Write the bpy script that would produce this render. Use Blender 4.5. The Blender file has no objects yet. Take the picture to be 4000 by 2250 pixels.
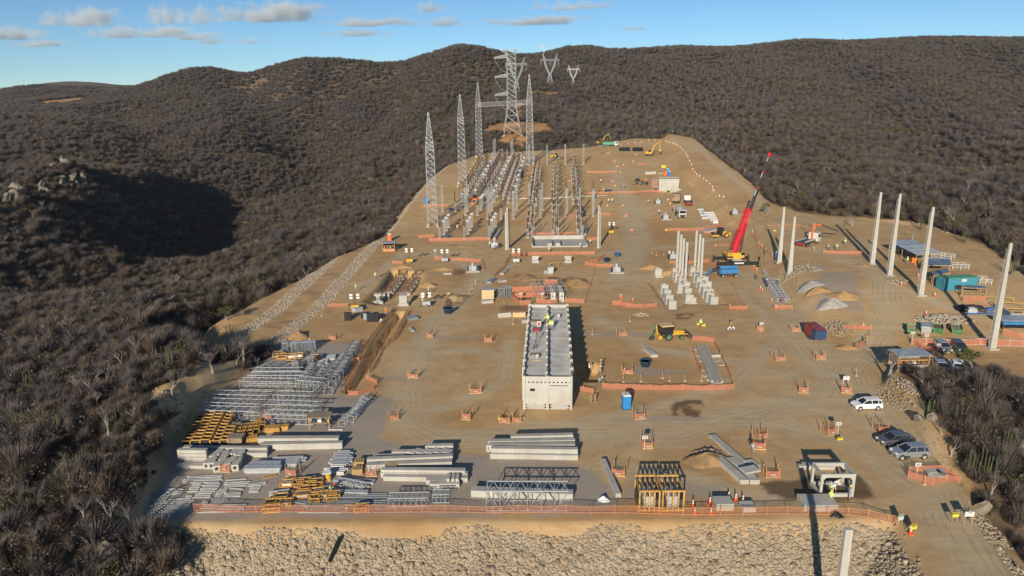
import bpy,bmesh,math,random
import numpy as np
from mathutils import Vector,Matrix
random.seed(7); np.random.seed(7)
R_ = math.radians
SC = bpy.context.scene
COL = SC.collection
#- camera, sky, sun, exposure
CAM_H,PITCH,ROLL,FPX = 44.0,15.7,0.8,1786.0          # metres,degrees,degrees,pixels of a 2576 wide picture
cam_d = bpy.data.cameras.new('camera'); cam = bpy.data.objects.new('camera',cam_d); COL.objects.link(cam)
cam_d.sensor_width = 36.0; cam_d.lens = 36.0 * FPX / 2576.0
cam_d.clip_start = 0.5; cam_d.clip_end = 30000
CM = Matrix.Rotation(R_(90 - PITCH),4,'X') @ Matrix.Rotation(R_(-ROLL),4,'Z')
cam.matrix_world = Matrix.Translation((0,0,CAM_H)) @ CM
SC.camera = cam
SUN_AZ,SUN_EL = 15.0,18.5      # shadows run 15 degrees to the right of +Y; the sun stands low behind the camera
wd = bpy.data.worlds.new('World'); SC.world = wd; wd.use_nodes = True
wn = wd.node_tree.nodes; wl = wd.node_tree.links; wn.clear()
sky = wn.new('ShaderNodeTexSky'); sky.sky_type = 'NISHITA'; sky.sun_disc = False
sky.sun_elevation = R_(SUN_EL); sky.sun_rotation = R_(180 + SUN_AZ)
sky.air_density = 1.0; sky.dust_density = 0.0; sky.ozone_density = 5.0; sky.altitude = 4000
bg = wn.new('ShaderNodeBackground'); bg.inputs['Strength'].default_value = 0.105
wo = wn.new('ShaderNodeOutputWorld')
tint = wn.new('ShaderNodeMix'); tint.data_type = 'RGBA'; tint.blend_type = 'MULTIPLY'; tint.inputs[0].default_value = 1.0; tint.inputs[7].default_value = (0.98,1.0,0.86,1)
wl.new(sky.outputs[0],tint.inputs[6]); wl.new(tint.outputs[2],bg.inputs[0]); wl.new(bg.outputs[0],wo.inputs[0])
sl = bpy.data.lights.new('sun','SUN'); sl.energy = 5.0; sl.angle = R_(0.55); sl.color = (1.0,0.89,0.72)
so = bpy.data.objects.new('sun',sl); COL.objects.link(so)
_d = Vector((math.sin(R_(SUN_AZ)) * math.cos(R_(SUN_EL)),math.cos(R_(SUN_AZ)) * math.cos(R_(SUN_EL)),-math.sin(R_(SUN_EL))))
so.rotation_euler = _d.to_track_quat('-Z','Y').to_euler()
so.location = (-40,-60,120)
vs = SC.view_settings; vs.view_transform = 'Standard'; vs.look = 'None'; vs.gamma = 1.0; vs.exposure = 0.13; vs.use_curve_mapping = False
SC.cycles.use_denoising = True
SC.cycles.max_bounces = 4; SC.cycles.diffuse_bounces = 2; SC.cycles.glossy_bounces = 2
SC.cycles.transparent_max_bounces = 16; SC.cycles.volume_bounces = 10
SC.cycles.use_adaptive_sampling = True; SC.cycles.adaptive_threshold = 0.02
#- pixels to rays
CM3 = CM.to_3x3()
CROP = {'S1': (1600,550,3.37),'S2': (2000,550,3.37),'S3': (2300,500,3.623),'S4': (2500,800,3.22),'S5': (3000,700,3.22),
  'S6': (3400,700,3.22),'M1': (800,900,3.22),'M2': (1300,900,3.22),'M3': (1850,900,3.22),'M4': (2400,1100,3.22),
  'M5': (2900,1100,3.22),'M6': (3400,1050,3.22),'M7': (600,1300,3.22),'M8': (1000,1300,3.22),'B1': (500,1650,3.22),
  'B2': (1050,1650,3.22),'B3': (1600,1650,2.415),'B4': (2400,1550,2.898),'B5': (2900,1600,3.22),'B6': (3300,1400,2.634),
  'B7': (3000,1900,2.576),'B8': (0,1600,2.229),'T1': (1600,150,3.22),'N1': (1950,1150,2.8975),'L1': (0,550,3.68)}
def pix(*a):
 if isinstance(a[0],str):
  x0,y0,s = CROP[a[0]]
  return ((x0 + a[1] / s) / 1.5528,(y0 + a[2] / s) / 1.5528)
 return a[0],a[1]
def ray(*a):
 x,y = pix(*a)
 return CM3 @ Vector(((x - 1288) / FPX,-(y - 724.5) / FPX,-1))
#- terrain height
def sstep(a,b,x):
 t = np.clip((x - a) / (b - a),0,1)
 return t * t * (3 - 2 * t)
def _hash(ix,iy,seed):
 h = (ix.astype(np.int64) * 374761393 + iy.astype(np.int64) * 668265263 + seed * 974711) & 0x7fffffff
 h = ((h ^ (h >> 13)) * 1274126177) & 0x7fffffff
 return ((h ^ (h >> 16)) & 0xffff) / 65535.0
def vnoise(x,y,seed=0):
 ix = np.floor(x); iy = np.floor(y); fx = x - ix; fy = y - iy
 fx = fx * fx * (3 - 2 * fx); fy = fy * fy * (3 - 2 * fy)
 a = _hash(ix,iy,seed); b = _hash(ix + 1,iy,seed); c = _hash(ix,iy + 1,seed); d = _hash(ix + 1,iy + 1,seed)
 return (a + (b - a) * fx) * (1 - fy) + (c + (d - c) * fx) * fy
def fbm(x,y,sc,o=4,seed=0):
 v = 0; amp = 1; tot = 0
 for k in range(o):
  v = v + amp * (vnoise(x / sc + 17.3 * k,y / sc - 9.1 * k,seed + k) - 0.5) * 2; tot += amp; amp *= 0.5; sc *= 0.5
 return v / tot
def base_plane(y):
 return 0.077 * np.clip((y - 232 + np.sqrt((y - 232) ** 2 + 150)) / 2,0,190)
def at_base(*a):
 d = ray(*a); t = (0 - CAM_H) / d.z
 for _ in range(40):
  t += 0.6 * ((float(base_plane(np.array(d.y * t))) - CAM_H) / d.z - t)
 return (d.x * t,d.y * t)
def poly_sd(P,x,y):
 n = len(P); d2 = np.full(x.shape,1e18); ins = np.zeros(x.shape,bool)
 for i in range(n):
  ax,ay = P[i]; bx,by = P[(i + 1) % n]
  ex,ey = bx - ax,by - ay
  wx,wy = x - ax,y - ay
  t = np.clip((wx * ex + wy * ey) / (ex * ex + ey * ey + 1e-12),0,1)
  d2 = np.minimum(d2,(wx - ex * t) ** 2 + (wy - ey * t) ** 2)
  c = ((ay <= y) & (by > y)) | ((by <= y) & (ay > y))
  xi = ax + (y - ay) / (ey if abs(ey) > 1e-12 else 1e-12) * ex
  ins ^= c & (x < xi)
 return np.where(ins,-1,1) * np.sqrt(d2)
def line_d(P,x,y):
 d2 = np.full(x.shape,1e18)
 for (ax,ay),(bx,by) in zip(P[:-1],P[1:]):
  ex,ey = bx - ax,by - ay
  t = np.clip(((x - ax) * ex + (y - ay) * ey) / (ex * ex + ey * ey + 1e-12),0,1)
  d2 = np.minimum(d2,(x - ax - ex * t) ** 2 + (y - ay - ey * t) ** 2)
 return np.sqrt(d2)
PAD = [at_base(*p) for p in [(352,1316),(700,1320),(1000,1318),(1600,1314),(2100,1312),(2262,1302),(2290,1345),(2345,1449),(2400,1560),
 (2590,1560),(2520,1430),(2440,1300),(2395,1205),(2330,1130),(2270,1040),(2210,970),(2235,930),(2330,948),(2480,950),(2700,1010),
 (2700,820),(2576,735),(2450,652),(2330,600),(2230,585),(2100,572),(1990,556),(1925,530),(1880,478),(1830,436),(1780,396),
 (1740,362),(1680,350),(1600,347),(1530,362),(1480,370),(1390,377),(1215,386),(1130,415),(1082,455),(1030,520),(985,580),
 (940,632),(900,680),(830,762),(715,858),(640,925),(560,990),(500,1040),(440,1120),(395,1215)]]
TER = [at_base(*p) for p in [(1655,345),(1685,385),(1700,440),(1745,480),(1790,540),(1850,585),(1895,640),(1935,700),(1990,770),(2060,830),
 (2140,875),(2200,890),(2700,900),(3200,800),(3200,500),(2300,420),(1900,330),(1750,320)]]
CTRL = {-500: [(60,1449),(79,1200),(107,1000),(160,800),(230,640),(300,500),(420,400),(600,320),(900,265)],
  0: [(59,1449),(78,1200),(106,1000),(160,800),(220,650),(300,500),(420,400),(600,320),(900,268),(1400,262),(2300,231),(3000,250)],
  200: [(58.5,1449),(75,1200),(97,1010),(150,800),(215,650),(310,480),(345,415),(420,420),(600,325),(900,268),(1500,255),(2300,209),(3000,230)],
  400: [(60,1449),(67.5,1300),(72,1200),(89,1000),(113,900),(145,800),(190,700),(245,600),(320,500),(430,400),(580,330),(750,280),(950,243),(1150,212),(1500,228),(2400,225)],
  540: [(95,960),(150,790),(200,700),(260,600),(340,500),(450,400),(600,330),(780,275),(980,232),(1200,186),(1500,205)],
  680: [(128,860),(165,750),(215,680),(270,600),(360,500),(480,400),(620,330),(780,270),(940,218),(1100,177),(1400,205)],
  800: [(176,700),(225,650),(275,600),(330,550),(400,500),(470,450),(560,400),(660,350),(780,300),(900,250),(1020,212),(1150,158),(1450,190)],
  910: [(225,610),(320,510),(420,430),(540,370),(660,310),(800,250),(940,205),(1080,164),(1400,200)],
  1000: [(225,585),(300,520),(380,460),(470,400),(570,350),(680,300),(800,250),(900,200),(1050,157),(1300,180)],
  1090: [(330,440),(420,390),(510,340),(620,290),(740,240),(850,185),(980,128),(1250,160)],
  1180: [(430,360),(520,320),(620,270),(740,222),(860,168),(980,113),(1250,150)],
  1290: [(410,370),(450,340),(530,300),(640,250),(760,200),(900,149),(1200,175)],
  1440: [(420,368),(480,330),(580,280),(720,215),(850,170),(1000,128),(1300,150)],
  1700: [(430,345),(520,300),(640,250),(780,200),(950,160),(1150,122),(1450,150)],
  2000: [(228,562),(262,500),(310,450),(370,400),(440,350),(540,300),(660,250),(800,200),(980,150),(1180,110),(1500,140)],
  2300: [(78,1150),(88,1030),(195,590),(240,520),(300,450),(360,400),(440,350),(540,300),(660,250),(800,200),(980,150),(1220,98),(1550,130)],
  2576: [(61.5,1449),(74,1200),(92,1000),(140,740),(168,650),(215,550),(290,450),(350,400),(430,350),(530,300),(650,250),(800,200),(970,150),(1230,97),(1550,130)],
  3100: [(60,1449),(94,1000),(140,740),(215,550),(290,450),(350,400),(430,350),(530,300),(650,250),(800,200),(970,150),(1230,100)]}
for _x,_y,_dist in ((470,194,1150),(600,206,1150),(640,194,1020),(760,158,1080),(860,158,1100),(960,172,1060),(1040,149,1000),(1225,123,950),(1262,145,930),(1340,143,950),(1560,133,1080)):
 CTRL.setdefault(_x,[]).append((_dist,_y))
_cp = []
for _x,L in CTRL.items():
 for _dist,_y in L:
  r = ray(_x,_y); k = _dist / r.y
  _cp.append((r.x * k,r.y * k,CAM_H + r.z * k))
_cp += [(-20,30,-14),(20,30,-14),(0,8,-18),(40,35,-10),(-45,25,-12),(60,25,-10),(-35,42,-9),(-62,45,-5),(-90,40,-6),(80,42,-7),(62,50,-8),(-60,5,-18),(60,5,-18),(-45,56,-1.2),(-54,62,1.4),(-47,66,2.2),(-60,78,2.0),(-58,86,2.8), (0,48,-12),(25,50,-10),(-20,50,-10)]  # left front points raised to shade the yard corner in place of trees
_cp = np.array(_cp)
def _warp(x,y):
 return np.arctan2(x,y + 25) * 2.2,np.log(np.hypot(x,y + 25) + 1)
_cu,_cv = _warp(_cp[:,0],_cp[:,1])
def _tps(r2):
 return 0.5 * r2 * np.log(r2 + 1e-9)
_n = len(_cp); _A = np.zeros((_n + 3,_n + 3))
_A[:_n,:_n] = _tps((_cu[:,None] - _cu) ** 2 + (_cv[:,None] - _cv) ** 2) + np.eye(_n) * 1e-4
_A[:_n,_n] = 1; _A[:_n,_n + 1] = _cu; _A[:_n,_n + 2] = _cv; _A[_n:,:_n] = _A[:_n,_n:].T
_w = np.linalg.solve(_A,np.concatenate([_cp[:,2],[0,0,0]]))
CRAG = []
for _x,_y,_f in ((-60,500,275),(60,475,295),(190,425,345),(340,375,420),(420,350,470)):
 _r = ray(_x,_y); CRAG.append((_r.x * _f / _r.y,_f))
RAV = []
for L,dep,w in (([(640,185,1080),(690,240,860),(680,310,690),(600,400,500),(520,500,350)],24,46),([(985,165,1040),(970,230,860),(900,310,690),(820,400,540)],24,44),([(300,250,900),(400,320,620),(470,400,460),(430,520,330),(330,640,230)],17,40),([(1270,160,900),(1200,230,740),(1100,300,600)],16,38),
 ([(1600,150,1040),(1650,210,780),(1750,290,570),(1850,380,410)],9,34),([(2050,140,1060),(2150,210,780),(2250,300,560),(2400,400,370)],10,36),([(2500,150,1000),(2560,250,680),(2700,350,440)],10,36),([(860,170,1080),(800,260,860),(760,330,690)],16,34)):
 RAV.append(([(ray(a,c).x * f / ray(a,c).y,f) for a,c,f in L],dep,w))
def natural(x,y):
 out = np.empty(x.shape); fx = x.ravel(); fy = y.ravel(); o = out.ravel()
 for i in range(0,fx.size,40000):
  u,v = _warp(fx[i:i + 40000],fy[i:i + 40000])
  o[i:i + 40000] = _tps((u[:,None] - _cu) ** 2 + (v[:,None] - _cv) ** 2) @ _w[:_n] + _w[_n] + _w[_n + 1] * u + _w[_n + 2] * v
 out = o.reshape(x.shape); d = np.hypot(x,y)
 out = out + (5.5 + 7.0 * fbm(x,y,38,3,91)) * np.exp(-(line_d(CRAG,x,y) / 24.0) ** 2) - (4.5 + 6.0 * fbm(x,y,50,3,93)) * np.exp(-(line_d([(a + 34,b + 52) for a,b in CRAG],x,y) / 36.0) ** 2)
 for P,dep,w in RAV: out = out - dep * np.exp(-(line_d(P,x,y) / w) ** 2)
 out = out + sstep(380,700,d) * (np.abs(fbm(x,y,230,2,15)) * 20 - 7.5) * (1 - .75 * sstep(0,200,x))
 out = out + fbm(x,y,120,3,5) * np.clip(d * 0.012,0.2,4.0) + fbm(x,y,22,3,9) * np.clip(d * 0.004,0.35,1.6)
 return out
LEFT_TER = [at_base(*p) for p in [(990,590),(840,640),(520,790),(600,850),(720,860),(950,640)]]
TRENCH = [([at_base('M2',850,1040),at_base('M2',690,1260),at_base('M8',1570,110),at_base('M8',1180,720)],0.6,1.3),
 ([at_base('M3',1080,700),at_base('M3',1080,890)],1.0,0.6)]
PITS = [([at_base(*p) for p in [('M2',720,490),('M2',1150,520),('M2',1150,620),('M2',1060,760),('M2',960,930),('M2',560,940),('M2',350,900),('M2',560,700)]],1.9,1.6),
  ([at_base(*p) for p in [('M3',890,470),('M3',1010,600),('M3',1180,640),('M3',1190,880),('M3',560,870),('M3',520,760),('M3',800,640)]],3.0,4.0),
  ([at_base(*p) for p in [('M4',420,0),('M4',560,200),('M4',680,350),('M4',800,350),('M4',900,275),('M4',1050,290),('M4',1430,285),('M4',1250,100),('S4',900,860),('S4',620,790),('S4',200,860)]],1.0,1.0),
  ([at_base(*p) for p in [('M2',1450,830),('M2',1660,830),('M2',1620,900),('M2',1520,990),('M2',1420,980)]],1.0,0.6),
  ([at_base(*p) for p in [('N1',830,780),('N1',1020,775),('N1',1159,800),('N1',1159,990),('N1',970,990),('N1',840,960)]],1.5,0.8)]
def pad_sd(x,y):
 return poly_sd(PAD,x,y)
def height(x,y,carve=True):
 x = np.asarray(x,float); y = np.asarray(y,float); shp = x.shape; x = x.ravel(); y = y.ravel()
 sd = poly_sd(PAD,x,y)
 ter = 3.4 * sstep(-6.0,0.0,-poly_sd(TER,x,y) - 6.0) * sstep(108,150,y)
 zp = base_plane(y) + ter + fbm(x,y,30,3,2) * 0.22 + fbm(x,y,3.0,2,3) * 0.05
 h = zp.copy()
 o = sd > 0
 if o.any():
  xo,yo,s = x[o],y[o],sd[o]
  N = natural(xo,yo)
  fill = 0.66 * s
  lt = sstep(12,-2,poly_sd(LEFT_TER,xo,yo))
  bench = 0.20 * np.clip(s,0,4.2) + 0.03 * np.clip(s - 4.2,0,5) + 0.17 * np.clip(s - 9.2,0,4.8) + 0.04 * np.clip(s - 14,0,4.5) + 0.09 * np.clip(s - 18.5,0,10) + 0.5 * np.clip(s - 28.5,0,400)
  fill = fill * (1 - lt) + bench * lt
  N = np.where(lt > 0.02,N - 9 * lt,N)
  cut = 0.25 + 1.1 * s
  cut = np.where(s < 1.5,cut * (s / 1.5),cut)
  ho = np.minimum(np.maximum(N,zp[o] - fill),zp[o] + cut)
  rough = sstep(0,3,s)
  h[o] = ho + rough * fbm(xo,yo,6,3,11) * np.where((xo < -30) & (yo < 125),0.85,0.35)
 if carve:
  for P,w,dep in TRENCH:
   h -= dep * sstep(w + 0.35,w - 0.35,line_d(P,x,y))
  for P,dep,w in PITS:
   h -= dep * sstep(0.0,w,-poly_sd(P,x,y))
 return h.reshape(shp)
_TS = np.concatenate([np.linspace(40,500,200),np.geomspace(506,4000,90)])
def at(*a,carve=True,z=None):
 d = ray(*a); n = math.hypot(d.x,d.y); k = _TS / n
 if z is not None:
  t = (z - CAM_H) / d.z; return Vector((d.x * t,d.y * t,z))
 X,Y,Z = d.x * k,d.y * k,CAM_H + d.z * k
 g = height(X,Y,carve) - Z
 i = int(np.argmax(g > 0))
 if i == 0: i = 1
 k2 = np.linspace(k[i - 1],k[i],40); g = height(d.x * k2,d.y * k2,carve) - CAM_H - d.z * k2; i = max(1,int(np.argmax(g > 0)))
 f = g[i - 1] / (g[i - 1] - g[i] + 1e-9); kk = k2[i - 1] + (k2[i] - k2[i - 1]) * f
 x,y = d.x * kk,d.y * kk
 return Vector((x,y,float(height(np.array([x]),np.array([y]),carve)[0])))
def zat(x,y):
 return float(height(np.array([x]),np.array([y]))[0])
def top_z(base,*a):
 d = ray(*a); n = math.hypot(d.x,d.y); k = math.hypot(base[0],base[1]) / n
 return CAM_H + d.z * k
#- materials
MATS = {}
def mat(name,rgb,rough=0.7,metal=0.0,var=0.12,scale=3.0,bump=0.0,alpha=1.0,spec=0.4,dirt=None,dirt_amt=0.0,coord='Object',rnd=0.0):
 if name in MATS: return MATS[name]
 m = bpy.data.materials.new(name); m.use_nodes = True; nt = m.node_tree; N = nt.nodes; L = nt.links
 b = N['Principled BSDF']; b.inputs['Roughness'].default_value = rough; b.inputs['Metallic'].default_value = metal
 b.inputs['Specular IOR Level'].default_value = spec
 tc = N.new('ShaderNodeTexCoord'); no = N.new('ShaderNodeTexNoise'); no.inputs['Scale'].default_value = scale; no.inputs['Detail'].default_value = 5
 L.new(tc.outputs[coord],no.inputs['Vector'])
 cr = N.new('ShaderNodeValToRGB'); e = cr.color_ramp.elements
 e[0].position = 0.3; e[1].position = 0.7
 e[0].color = tuple(max(0,c * (1 - var * 1.6)) for c in rgb) + (1,); e[1].color = tuple(min(1,c * (1 + var)) for c in rgb) + (1,)
 L.new(no.outputs['Fac'],cr.inputs[0]); out = cr.outputs[0]
 if dirt:
  n2 = N.new('ShaderNodeTexNoise'); n2.inputs['Scale'].default_value = scale * 0.45; n2.inputs['Detail'].default_value = 8; L.new(tc.outputs[coord],n2.inputs['Vector'])
  r2 = N.new('ShaderNodeMapRange'); r2.inputs[1].default_value = 0.45; r2.inputs[2].default_value = 0.72; r2.inputs[4].default_value = dirt_amt; L.new(n2.outputs['Fac'],r2.inputs[0])
  mx = N.new('ShaderNodeMix'); mx.data_type = 'RGBA'; mx.inputs[7].default_value = dirt + (1,); L.new(r2.outputs[0],mx.inputs[0]); L.new(out,mx.inputs[6]); out = mx.outputs[2]
 if rnd:
  oi = N.new('ShaderNodeObjectInfo'); mr = N.new('ShaderNodeMapRange'); mr.inputs[3].default_value = 1 - rnd; mr.inputs[4].default_value = 1 + rnd; L.new(oi.outputs['Random'],mr.inputs[0])
  mm = N.new('ShaderNodeMix'); mm.data_type = 'RGBA'; mm.blend_type = 'MULTIPLY'; mm.inputs[0].default_value = 1
  L.new(out,mm.inputs[6]); L.new(mr.outputs[0],mm.inputs[7]); out = mm.outputs[2]
 L.new(out,b.inputs['Base Color'])
 if bump:
  bp = N.new('ShaderNodeBump'); bp.inputs['Strength'].default_value = bump; bp.inputs['Distance'].default_value = 0.05; L.new(no.outputs['Fac'],bp.inputs['Height']); L.new(bp.outputs[0],b.inputs['Normal'])
 if alpha < 1:
  b.inputs['Alpha'].default_value = alpha
 MATS[name] = m; return m
DUST = (0.42,0.29,0.17)
def M(k):
 return MATS[k]
mat('concrete',(0.44,0.42,0.38),0.85,var=0.10,scale=0.8,bump=0.15,dirt=DUST,dirt_amt=0.25)
mat('concrete_white',(0.46,0.445,0.40),0.8,var=0.06,scale=0.7,bump=0.1,dirt=(0.27,0.235,0.19),dirt_amt=0.42,rnd=0.06)
mat('concrete_roof',(0.66,0.63,0.57),0.9,var=0.16,scale=0.5,bump=0.1,dirt=(0.33,0.28,0.22),dirt_amt=0.4)
mat('galvanised',(0.50,0.52,0.53),0.42,0.35,var=0.08,scale=2,rnd=0.08)
mat('galvanised_dull',(0.33,0.36,0.38),0.5,0.35,var=0.12,scale=2,rnd=0.12)
mat('porcelain',(0.075,0.035,0.022),0.25,var=0.1,spec=0.6)
mat('equipment_grey',(0.42,0.44,0.45),0.5,0.1,var=0.08)
mat('orange_post',(0.52,0.26,0.12),0.8)
mat('wood',(0.50,0.33,0.16),0.85,var=0.2,scale=4,rnd=0.15)
mat('wood_yellow',(0.52,0.29,0.08),0.8,var=0.2,scale=4,rnd=0.12)
mat('plywood',(0.30,0.23,0.16),0.85,var=0.15,scale=2)
mat('plywood_light',(0.62,0.45,0.24),0.85,var=0.12,scale=2)
mat('yellow_paint',(0.62,0.36,0.03),0.5,var=0.1,dirt=DUST,dirt_amt=0.6)
mat('sign_yellow',(0.68,0.60,0.04),0.5,var=0.03)
mat('white_paint',(0.60,0.59,0.57),0.45,var=0.04,dirt=DUST,dirt_amt=0.15)
mat('red_paint',(0.62,0.03,0.025),0.4,var=0.06)
mat('crane_red',(0.60,0.02,0.035),0.4,var=0.08,dirt=DUST,dirt_amt=0.2)
mat('maroon_paint',(0.30,0.03,0.05),0.45,var=0.08,dirt=DUST,dirt_amt=0.2)
mat('orange_paint',(0.80,0.17,0.03),0.5,var=0.06)
mat('cone_orange',(0.85,0.12,0.03),0.5,var=0.05)
mat('blue_plastic',(0.03,0.22,0.55),0.4,var=0.06)
mat('blue_dark',(0.03,0.07,0.14),0.4,var=0.1)
mat('blue_tarp',(0.05,0.15,0.42),0.5,var=0.2,scale=2)
mat('lift_blue',(0.03,0.19,0.44),0.45,var=0.1,dirt=DUST,dirt_amt=0.25)
mat('teal_paint',(0.045,0.26,0.36),0.5,var=0.08,dirt=DUST,dirt_amt=0.15)
mat('green_paint',(0.035,0.20,0.09),0.5,var=0.12,dirt=DUST,dirt_amt=0.3)
mat('truck_green',(0.07,0.33,0.18),0.5,var=0.08,dirt=DUST,dirt_amt=0.35)
mat('black_rubber',(0.02,0.02,0.022),0.8,var=0.3,dirt=DUST,dirt_amt=0.25)
mat('black_plastic',(0.016,0.016,0.018),0.5,var=0.2)
mat('dark_steel',(0.06,0.06,0.065),0.5,0.3,var=0.15,dirt=DUST,dirt_amt=0.25)
mat('rust',(0.16,0.075,0.04),0.9,var=0.3,scale=5)
mat('glass',(0.02,0.025,0.03),0.05,var=0.0,spec=0.8)
mat('car_silver',(0.50,0.51,0.53),0.25,0.6,var=0.03,dirt=DUST,dirt_amt=0.1)
mat('car_grey',(0.22,0.23,0.25),0.25,0.6,var=0.03,dirt=DUST,dirt_amt=0.1)
mat('car_blue',(0.10,0.13,0.18),0.25,0.6,var=0.03,dirt=DUST,dirt_amt=0.1)
mat('car_white',(0.82,0.82,0.80),0.25,var=0.02,dirt=DUST,dirt_amt=0.08)
mat('tin_roof',(0.55,0.59,0.61),0.45,0.4,var=0.18,scale=0.8,dirt=(0.25,0.27,0.3),dirt_amt=0.5)
mat('tin_blue',(0.20,0.26,0.34),0.45,0.3,var=0.18,scale=0.8)
mat('skin',(0.30,0.16,0.10),0.6)
mat('hiviz',(0.62,0.80,0.20),0.7,var=0.05)
mat('cloth_white',(0.75,0.76,0.74),0.8,var=0.05)
mat('cloth_grey',(0.25,0.28,0.31),0.85,var=0.08)
mat('cloth_navy',(0.03,0.04,0.07),0.85,var=0.1)
mat('hat_white',(0.85,0.85,0.83),0.35,var=0.02)
mat('hat_yellow',(0.85,0.62,0.02),0.35,var=0.02)
mat('hat_red',(0.7,0.04,0.03),0.35,var=0.02)
mat('stone',(0.31,0.25,0.17),0.9,var=0.25,scale=0.9,bump=0.3,rnd=0.3)
mat('stone_grey',(0.40,0.37,0.31),0.9,var=0.25,scale=0.9,bump=0.3,rnd=0.25)
mat('boulder',(0.26,0.22,0.165),0.95,var=0.35,scale=0.5,bump=0.4,dirt=(0.10,0.09,0.08),dirt_amt=0.5)
mat('soil',(0.34,0.215,0.105),0.95,var=0.22,scale=0.6,bump=0.5)
mat('soil_dark',(0.19,0.12,0.065),0.95,var=0.22,scale=0.6,bump=0.5)
mat('sand_orange',(0.44,0.27,0.12),0.95,var=0.12,scale=0.6,bump=0.3)
mat('gravel_grey',(0.40,0.37,0.33),0.95,var=0.18,scale=3,bump=0.5)
mat('lamp_glass',(0.85,0.85,0.8),0.2,var=0.02)
mat('bark',(0.30,0.26,0.23),0.9,var=0.25,scale=2)
mat('bark_pale',(0.36,0.32,0.28),0.9,var=0.2,scale=2)
mat('twig',(0.155,0.125,0.11),0.95,var=0.25,scale=0.6,rnd=0.3)
mat('cactus',(0.085,0.10,0.045),0.8,var=0.2,scale=1)
mat('leaf_green',(0.085,0.11,0.025),0.8,var=0.3,scale=0.8,rnd=0.2)
mat('black_pipe',(0.012,0.014,0.02),0.35,var=0.2)
def net_mat(name,rgb,a):
 m = bpy.data.materials.new(name); m.use_nodes = True; nt = m.node_tree; N = nt.nodes; L = nt.links
 b = N['Principled BSDF']; b.inputs['Roughness'].default_value = 0.7; b.inputs['Base Color'].default_value = rgb + (1,)
 tc = N.new('ShaderNodeTexCoord'); no = N.new('ShaderNodeTexNoise'); no.inputs['Scale'].default_value = 14; no.inputs['Detail'].default_value = 2
 L.new(tc.outputs['Object'],no.inputs[0])
 mr = N.new('ShaderNodeMapRange'); mr.inputs[1].default_value = 0.35; mr.inputs[2].default_value = 0.65; mr.inputs[3].default_value = a - 0.2; mr.inputs[4].default_value = min(1,a + 0.2)
 L.new(no.outputs['Fac'],mr.inputs[0]); L.new(mr.outputs[0],b.inputs['Alpha'])
 MATS[name] = m
net_mat('orange_net',(0.60,0.22,0.125),0.56)
net_mat('orange_net_thin',(0.55,0.20,0.10),0.26)
net_mat('grille',(0.5,0.5,0.5),0.5)
#- mesh helpers
class MB:
 def __init__(s): s.v = []; s.f = []
 def add(s,vs,fs):
  o = len(s.v); s.v += [tuple(p) for p in vs]; s.f += [tuple(i + o for i in f) for f in fs]; return s
 def box(s,x0,x1,y0,y1,z0,z1,M4=None):
  vs = [Vector(p) for p in ((x0,y0,z0),(x1,y0,z0),(x1,y1,z0),(x0,y1,z0),(x0,y0,z1),(x1,y0,z1),(x1,y1,z1),(x0,y1,z1))]
  if M4: vs = [M4 @ p for p in vs]
  return s.add(vs,((0,3,2,1),(4,5,6,7),(0,1,5,4),(1,2,6,5),(2,3,7,6),(3,0,4,7)))
 def cbox(s,c,d,rz=0,M4=None):
  T = Matrix.Translation(c) @ Matrix.Rotation(rz,4,'Z')
  if M4: T = M4 @ T
  return s.box(-d[0] / 2,d[0] / 2,-d[1] / 2,d[1] / 2,-d[2] / 2,d[2] / 2,T)
 def bar(s,a,b,r,n=4,r2=None,cap=True):
  a = Vector(a); b = Vector(b); d = b - a
  if d.length < 1e-6: return s
  q = d.to_track_quat('Z','Y'); r2 = r if r2 is None else r2
  ring = [(math.cos(2 * math.pi * (i + .5) / n),math.sin(2 * math.pi * (i + .5) / n)) for i in range(n)]
  vs = [a + q @ Vector((c * r,e * r,0)) for c,e in ring] + [b + q @ Vector((c * r2,e * r2,0)) for c,e in ring]
  fs = [(i,(i + 1) % n,n + (i + 1) % n,n + i) for i in range(n)]
  if cap: fs += [tuple(range(n - 1,-1,-1)),tuple(range(n,2 * n))]
  return s.add(vs,fs)
 def path(s,pts,r,n=4):
  for a,b in zip(pts[:-1],pts[1:]): s.bar(a,b,r,n)
  return s
 def lathe(s,prof,c=(0,0,0),n=10,axis='Z'):
  vs = []; c = Vector(c)
  for r,z in prof:
   for i in range(n):
    a = 2 * math.pi * i / n
    p = Vector((r * math.cos(a),r * math.sin(a),z))
    if axis == 'X': p = Vector((p.z,p.x,p.y))
    if axis == 'Y': p = Vector((p.x,p.z,p.y))
    vs.append(c + p)
  fs = [(k * n + i,k * n + (i + 1) % n,(k + 1) * n + (i + 1) % n,(k + 1) * n + i) for k in range(len(prof) - 1) for i in range(n)]
  fs += [tuple(range(n - 1,-1,-1)),tuple(range((len(prof) - 1) * n,len(prof) * n))]
  return s.add(vs,fs)
 def extrude(s,prof,y0,y1,M4=None):
  n = len(prof)
  vs = [Vector((x,y0,z)) for x,z in prof] + [Vector((x,y1,z)) for x,z in prof]
  if M4: vs = [M4 @ p for p in vs]
  return s.add(vs,[(i,(i + 1) % n,n + (i + 1) % n,n + i) for i in range(n)] + [tuple(range(n - 1,-1,-1)),tuple(range(n,2 * n))])
 def quad(s,a,b,c,d): return s.add([a,b,c,d],((0,1,2,3),))
 def mesh(s,name):
  me = bpy.data.meshes.new(name); me.from_pydata(s.v,[],s.f); me.update(); return me
 def build(s,name,m,parent=None,smooth=False):
  me = s.mesh(name); me.materials.append(MATS[m] if isinstance(m,str) else m)
  if smooth: me.polygons.foreach_set('use_smooth',[True] * len(me.polygons))
  return put(name,me,parent)
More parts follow.
